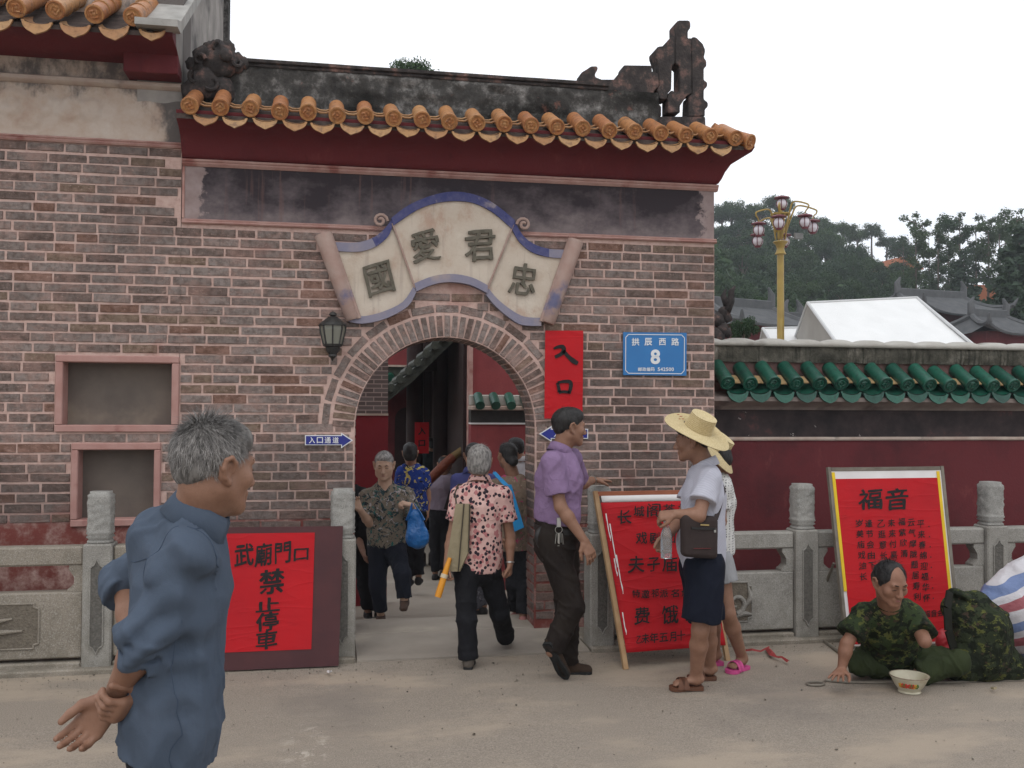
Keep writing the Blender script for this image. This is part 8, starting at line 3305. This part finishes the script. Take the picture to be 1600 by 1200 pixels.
pts = [G(1600 + 30, 1062, .008), G(1480, 1066, .008), G(1380, 1067, .008), G(1322, 1066, .008), G(1290, 1063, .008)]
c = G(1274, 1068, .008)
loop = [c + Vector((.055 * math.cos(a), .035 * math.sin(a), 0)) for a in np.linspace(.3, 6.5, 16)]
mb.tube(pts + loop, .007, 7); mb.build('rod', M['grey_metal'], t, smooth=True)

camo_bag = cloth_mat('camouflage_rucksack_cloth', (.028, .036, .018), (.02, .027, .013), 300, .9, pattern=pat_camo)
t = thing('camouflage_rucksack', G(1530, 1058), 'bulging camouflage rucksack standing beside the seated man', 'rucksack')
R_ = Field()
R_.ell(C(1535, 1000, 6.0), (.20, .15, .26), None, .05)
R_.cone(C(1500, 1040, 5.95), C(1575, 1040, 6.0), .11, .11, .06)
R_.cone(C(1492, 950, 6.02), C(1520, 945, 6.05), .085, .09, .06)
R_.cone(C(1548, 985, 5.92), C(1540, 1030, 5.90), .10, .09, .05)
w = Waves(8, 26, 6); w2 = Waves(9, 70, 6)
R_.ripple(lambda X, Y, Z: .016 * w(X, Y, Z) + .010 * np.abs(w2(X, Y, Z)))
R_.plane((0, 0, .004), (0, 0, -1))
field_obj('rucksack_body', R_.build(.009), camo_bag, t)
mb = MB()
st = [C(1484, 925, 5.92), C(1480, 950, 5.86), C(1482, 985, 5.84), C(1490, 1012, 5.86)]
for p, q in zip(st, st[1:]): mb.bar(p, q, .05, .012, up=tuple(cdir(.2, -1, 0)))
mb.build('strap', plain('dark_webbing', (.018, .018, .014), None, 30, .8, .1), t)
F2 = Field(); F2.cone(C(1492, 925, 6.0), C(1560, 960, 5.98), .05, .06, .03, flat=((0, 0, 1), .5)); F2.ripple(lambda X, Y, Z: .008 * w2(X, Y, Z))
field_obj('top_flap', F2.build(.009), camo_bag, t)

def tarp_mat():
    N = Nodes('striped_woven_plastic')
    p = N.pos()
    q = N.mapv(p, rot=(0, math.radians(28), 0))
    x, y, z = N.sep(q)
    f = N.math('FRACT', N.math('MULTIPLY', N.math('ADD', z, N.math('MULTIPLY', N.noise(p, 4, 2), .03)), 1 / .235))
    col = N.ramp(f, [(0, (.50, .48, .50)), (.16, (.30, .09, .105)), (.42, (.52, .50, .53)), (.60, (.13, .18, .33)), (.84, (.50, .48, .50))], 'CONSTANT')
    N.bump(N.math('ADD', N.noise(p, 9, 4), N.math('MULTIPLY', N.noise(p, 220, 2), .08)), .8, .03)
    return N.done(col, .5, .35)
t = thing('striped_sack', G(1600, 1020), 'bulging red, white and blue striped plastic sack behind the rucksack', 'sack')
S_ = Field()
S_.ell(C(1635, 950, 6.25), (.46, .24, .34), None, .05)
S_.cone(C(1533, 955, 6.15), C(1640, 892, 6.25), .075, .16, .08)
S_.cone(C(1650, 1000, 6.2), C(1660, 960, 6.2), .2, .2, .08)
w4 = Waves(12, 20, 6); w5 = Waves(13, 44, 5)
S_.ripple(lambda X, Y, Z: .02 * w4(X, Y, Z) + .014 * np.abs(w5(X, Y, Z)))
S_.plane((0, 0, .004), (0, 0, -1))
field_obj('sack_body', S_.build(.011), tarp_mat(), t)
t = thing('red_plastic_bag', G(1470, 1040), 'crumpled red plastic bag tucked between the man and the rucksack', 'bag')
R2 = Field(); R2.ell(C(1478, 1000, 6.02), (.07, .05, .075), None, .02); R2.ell(C(1492, 1012, 5.98), (.05, .04, .05), None, .02)
w6 = Waves(15, 80, 6); R2.ripple(lambda X, Y, Z: .010 * np.abs(w6(X, Y, Z)))
R2.cone(C(1478, 1035, 6.02), C(1478, 1000, 6.02), .06, .05, .03)
field_obj('bag_body', R2.build(.007), plain('thin_red_plastic', (.42, .02, .03), (.34, .015, .022), 12, .35, .5, .5, 30, .01), t)
# scraps of red paper and litter by the kerb
rp = plain('red_scrap', (.34, .05, .05), (.28, .04, .04), 12, .6, .3, .2)
def scrap(pts, wd, mat, label, cat='litter', nm='paper_scrap'):
    t = thing(nm, G(*pts[0]), label, cat)
    mb = MB()
    P3 = [G(x, y, .012 + .02 * abs(math.sin(i * 1.7))) for i, (x, y) in enumerate(pts)]
    rings = []
    for i, p in enumerate(P3):
        d = (P3[min(i + 1, len(P3) - 1)] - P3[max(i - 1, 0)]).normalized()
        s_ = Vector((-d.y, d.x, .4 * math.sin(i * 2.1))).normalized() * wd * (.6 + .4 * math.sin(i * 1.3 + 1))
        rings.append([p - s_, p + Vector((0, 0, .012)), p + s_, p + Vector((0, 0, .006))])
    mb.loft(rings, True)
    mb.build('scrap', mat, t, smooth=True)
scrap([(1200, 1014), (1206, 1022), (1214, 1028), (1222, 1028), (1232, 1034)], .022, rp, 'crumpled red plastic scrap by the foot of the balustrade')
scrap([(1162, 1018), (1175, 1016), (1188, 1019), (1202, 1012)], .006, rp, 'thin red ribbon trailing on the ground toward the balustrade')
scrap([(512, 1050), (515, 1051), (518, 1050)], .008, M['white_paper'], 'scrap of white paper under the no-parking board')
scrap([(1549, 1076), (1553, 1077), (1557, 1076)], .008, plain('straw_litter', (.4, .33, .2), None, 9, .8), 'pale straw-coloured litter before the rucksack')

# grit, leaf crumbs and pebbles on the forecourt
rg = np.random.default_rng(31)
vs, fs = [], []
for i in range(2600):
    near_kerb = rg.random() < .45
    if near_kerb:
        u = rg.uniform(-3.2, 5.6); v = 6.36 - abs(rg.normal()) * .16
        if .1 < u < 1.8: v = 6.36 - abs(rg.normal()) * .3
    else:
        u = rg.uniform(-3.2, 5.6); v = rg.uniform(2.8, 6.3)
    s_ = rg.uniform(.0015, .0048) * (1.9 if rg.random() < .05 else 1)
    b = len(vs)
    for k in range(6):
        d = ((1, 0, 0), (-1, 0, 0), (0, 1, 0), (0, -1, 0), (0, 0, 1), (0, 0, -1))[k]
        q = s_ * rg.uniform(.6, 1.4)
        vs.append((u + d[0] * q, v + d[1] * q, .006 + s_ * .3 + d[2] * q * .7 + .012 * vnoise((u, v, 0), .7)))
    fs += [(b + a, b + c, b + e) for a in (0, 1) for c in (2, 3) for e in (4, 5)]
me = np_mesh('grit', np.array(vs), np.array(fs), False)
gm = Nodes('mixed_grit')
gm.done(gm.ramp(gm.n('ShaderNodeNewGeometry').outputs['Random Per Island'], [(0, (.10, .085, .07)), (.4, (.30, .26, .21)), (.75, (.42, .37, .30)), (.95, (.07, .06, .05)), (1, (.5, .47, .42))]), .95, .1)
me.materials.append(gm.m)
tag(mesh_obj('grit', me), 'loose grit and crumbs scattered on the forecourt', 'grit', kind='stuff')

# ------------------------------------------------------------------ the old man standing nearest the photographer, hands clasped behind his back
from mathutils.bvhtree import BVHTree
def seam(objs, pts, r, mat, parent, name='seam', off=.0005):
    """thin stitched line laid on a surface"""
    me = objs.data
    bv = BVHTree.FromPolygons([v.co for v in me.vertices], [tuple(p.vertices) for p in me.polygons])
    P3 = []
    n = len(pts)
    for i in range(n - 1):
        for k in range(8):
            q = Vector(lerp(pts[i], pts[i + 1], k / 8))
            h = bv.find_nearest(q)
            P3.append(h[0] + h[1] * off)
    mb = MB(); mb.tube(P3, r, 5)
    return mb.build(name, mat, parent, smooth=True)

def foreground_man():
    blue_sh = cloth_mat('faded_blue_work_shirt', (.078, .100, .138), (.062, .082, .115), 520, .45, .88, crease=.12)
    dk = cloth_mat('black_trousers_heavy', (.010, .011, .015), None, 300, .4)
    bf, hf = cdir(.97, .22), cdir(.64, .76, -.10)
    pel = C(262, 1128, 2.38)
    g = lambda p, z: np.array((p[0], p[1], z))
    rt = unit(np.cross(bf, (0, 0, 1)))
    hipR, hipL = pel + rt * .068 - np.array((0, 0, .04)), pel - rt * .068 - np.array((0, 0, .04))
    J = dict(head=C(333, 732, 2.37), neck=C(305, 812, 2.38), pel=pel, shR=C(292, 868, 2.25), shL=C(262, 854, 2.52),
             elR=C(226, 1000, 2.20), wrR=C(177, 1092, 2.28), elL=C(197, 908, 2.58), wrL=C(216, 1112, 2.285),
             hipR=hipR, hipL=hipL, knR=g(hipR + bf * .02, .47), knL=g(hipL + bf * .02, .47), anR=g(hipR - bf * .01, .09), anL=g(hipL - bf * .01, .09))
    # the gripping hand closes round the other wrist
    ax = unit(J['wrR'] - J['elR'])
    o = cdir(.62, -.30, -.72); o = unit(o - ax * (o @ ax))
    n_ = -o
    d_ = np.cross(ax, n_)
    if d_ @ cdir(-.6, -.8, .1) < 0: d_ = -d_
    sd = 1 if np.cross(d_, n_) @ (-ax) > 0 else -1
    J['wrL'] = J['wrR'] - ax * .022 + o * .046 - d_ * .062
    def extra(S, J):
        # blousing above the elbow and the rolled cuffs
        for e in 'RL':
            sh, el, wr = J['sh' + e], J['el' + e], J['wr' + e]
            d1, d2 = unit(el - sh), unit(wr - el)
            q0 = el + d2 * .012
            S.cone(el - d1 * .12, el - d1 * .03, .047, .052, .03)
            for k, (o, r) in enumerate(((-.034, .056), (-.006, .060), (.022, .058))):
                a = q0 + d2 * o
                S.cone(a - d2 * .013, a + d2 * .012, r, r + .002, .0035, cap='ab')
            if e == 'R':
                S.cone(el - d1 * .05 - bf * .05, el - d1 * .035 - bf * .072, .014, .012, .01)
        # back blouses out over the shoulder blades, front hangs from the chest
        ch = lerp(J['pel'], J['neck'], .72)
        S.cone(lerp(J['pel'], J['neck'], .9) - bf * .02, lerp(J['pel'], J['neck'], .5) - bf * .03, .07, .07, .05)
        S.cone(C(252, 842, 2.42), C(264, 1000, 2.40), .082, .085, .05)
        fw = Waves(77, 34, 5, (1, 1, .45)); fw2 = Waves(78, 75, 5, (1, 1, .8))
        z0 = J['pel'][2]
        S.ripple(lambda X, Y, Z: .0085 * np.abs(fw(X, Y, Z)) * np.clip(1.2 - (Z - z0) * .8, .4, 1.2) + .003 * fw2(X, Y, Z))
        # long loose folds falling to the hem
        def fall(X, Y, Z):
            a_ = (X - J['pel'][0]) * bf[0] + (Y - J['pel'][1]) * bf[1]
            b_ = (X - J['pel'][0]) * rt[0] + (Y - J['pel'][1]) * rt[1]
            k_ = np.clip((z0 + .42 - Z) / .4, 0, 1)
            return .0065 * k_ * np.sin(62 * a_ + 34 * b_ + 5 * (Z - z0) + 1.3 * np.sin(9 * (Z - z0) + 20 * b_))
        S.ripple(fall)
        # diagonal drag lines from the armhole
        c = J['shR']
        def drag(X, Y, Z):
            dx, dy, dz = X - c[0], Y - c[1], Z - c[2]
            r_ = np.sqrt(dx * dx + dy * dy + dz * dz)
            along = (dx * bf[0] + dy * bf[1]) * 46 + dz * 30
            return -.008 * np.sin(along + 1.2 * np.sin(dz * 14)) * np.exp(-(r_ / .16) ** 2)
        S.ripple(drag)
        c2 = J['elR']
        def drag2(X, Y, Z):
            dx, dy, dz = X - c2[0], Y - c2[1], Z - c2[2]
            r_ = np.sqrt(dx * dx + dy * dy + dz * dz)
            return -.010 * np.sin((dx * bf[0] + dy * bf[1]) * 30 - dz * 75 + 1.5 * np.sin(dx * 30)) * np.exp(-(r_ / .12) ** 2)
        S.ripple(drag2)
    t, Q, A = person('grey-haired man in faded blue shirt with hands clasped behind his back', J, bf, hf, SKIN_TAN, HAIR_DARKGREY,
        dict(mat=blue_sh, sleeve=1.06, hem=C(262, 1172, 2.38), w=(.176, .162, .146, .145, .105), tail=.18, slim=.86, seed=104, amp=.0065, depth=.68, k=.05, extra=extra, h=.0052),
        dict(mat=dk, end=.96, seed=108, amp=.002, pel=.84, loose=.86), dict(mat=shoe_black, pts=dict(R=(g(hipR - bf * .06, 0), g(hipR + bf * .2, 0)), L=(g(hipL - bf * .06, 0), g(hipL + bf * .2, 0)))),
        s=1.0, h=.007, hh=.0038, base=(pel[0], pel[1], 0), rip=.003, head_s=1.02,
        hands=dict(R=dict(d=cdir(-.64, -.08, -.76), n=cdir(.15, -.95, .30), side=1, curl=(.45, .55, .4), spread=.03, thumb=.35),
                   L=dict(d=d_, n=n_, side=sd, curl=(.55, 1.05, .8), spread=.03, thumb=.45)), hs=1.02)
    # hair: standing grey strands, darker low on the nape
    V, Fq = strands(8000, Q, A, 1.02, 3, .034, -.10, .33, .072, .00085)
    me = np_mesh('hair_strands', V, Fq); me.materials.append(HAIR_GREY); mesh_obj('hair_strands', me, None, t)
    V, Fq = strands(1200, Q, A, 1.02, 4, .046, .07, .62, .09, .0009, keep=lambda p: p[2] > .085)
    me = np_mesh('crown_tuft', V, Fq); me.materials.append(HAIR_DARKGREY); mesh_obj('crown_tuft', me, None, t)
    V, Fq = strands(500, Q, A, 1.02, 6, .055, .05, .55, .12, .0009, keep=lambda p: p[1] > .045 and p[2] > .06)
    me = np_mesh('fringe', V, Fq); me.materials.append(HAIR_BLACK); mesh_obj('fringe', me, None, t)
    so = [c for c in t.children if c.name.startswith('shirt')][0]
    # seams: shoulder yoke, armhole, centre back
    st = cloth_mat('blue_seam', (.060, .083, .125), None, 500, .2)
    up = np.array((0, 0, 1))
    shR, nk = J['shR'], J['neck']
    seam(so, [shR + up * .075 - bf * .02, shR + up * .03 - bf * .085, shR - up * .06 - bf * .09, shR - up * .11 - bf * .04], .0013, st, so, 'armhole_seam')
    seam(so, [shR + up * .07 - bf * .0, shR + up * .04 + bf * .06, shR - up * .05 + bf * .09], .0013, st, so, 'armhole_seam')
    seam(so, [shR + up * .0 - bf * .10, nk - up * .10 - bf * .14, J['shL'] - up * .02 - bf * .10], .0013, st, so, 'yoke_seam')
    seam(so, [shR + up * .075 + bf * .025, nk + rt * .07 + bf * .045], .0012, st, so, 'shoulder_seam')
    seam(so, [shR - up * .14 - bf * .0 + rt * .05, shR - up * .40 + rt * .05, shR - up * .60 + rt * .05], .0012, st, so, 'side_seam')
    # collar
    cu = unit(np.array((0, 0, 1)) + bf * .42)
    collar(J['neck'] + np.array((0, 0, .012)) + bf * .010, cu, bf, .062, .046, .066, blue_sh, t, gap=.30, lean=.05, flare=1.35, point=.035)
foreground_man()
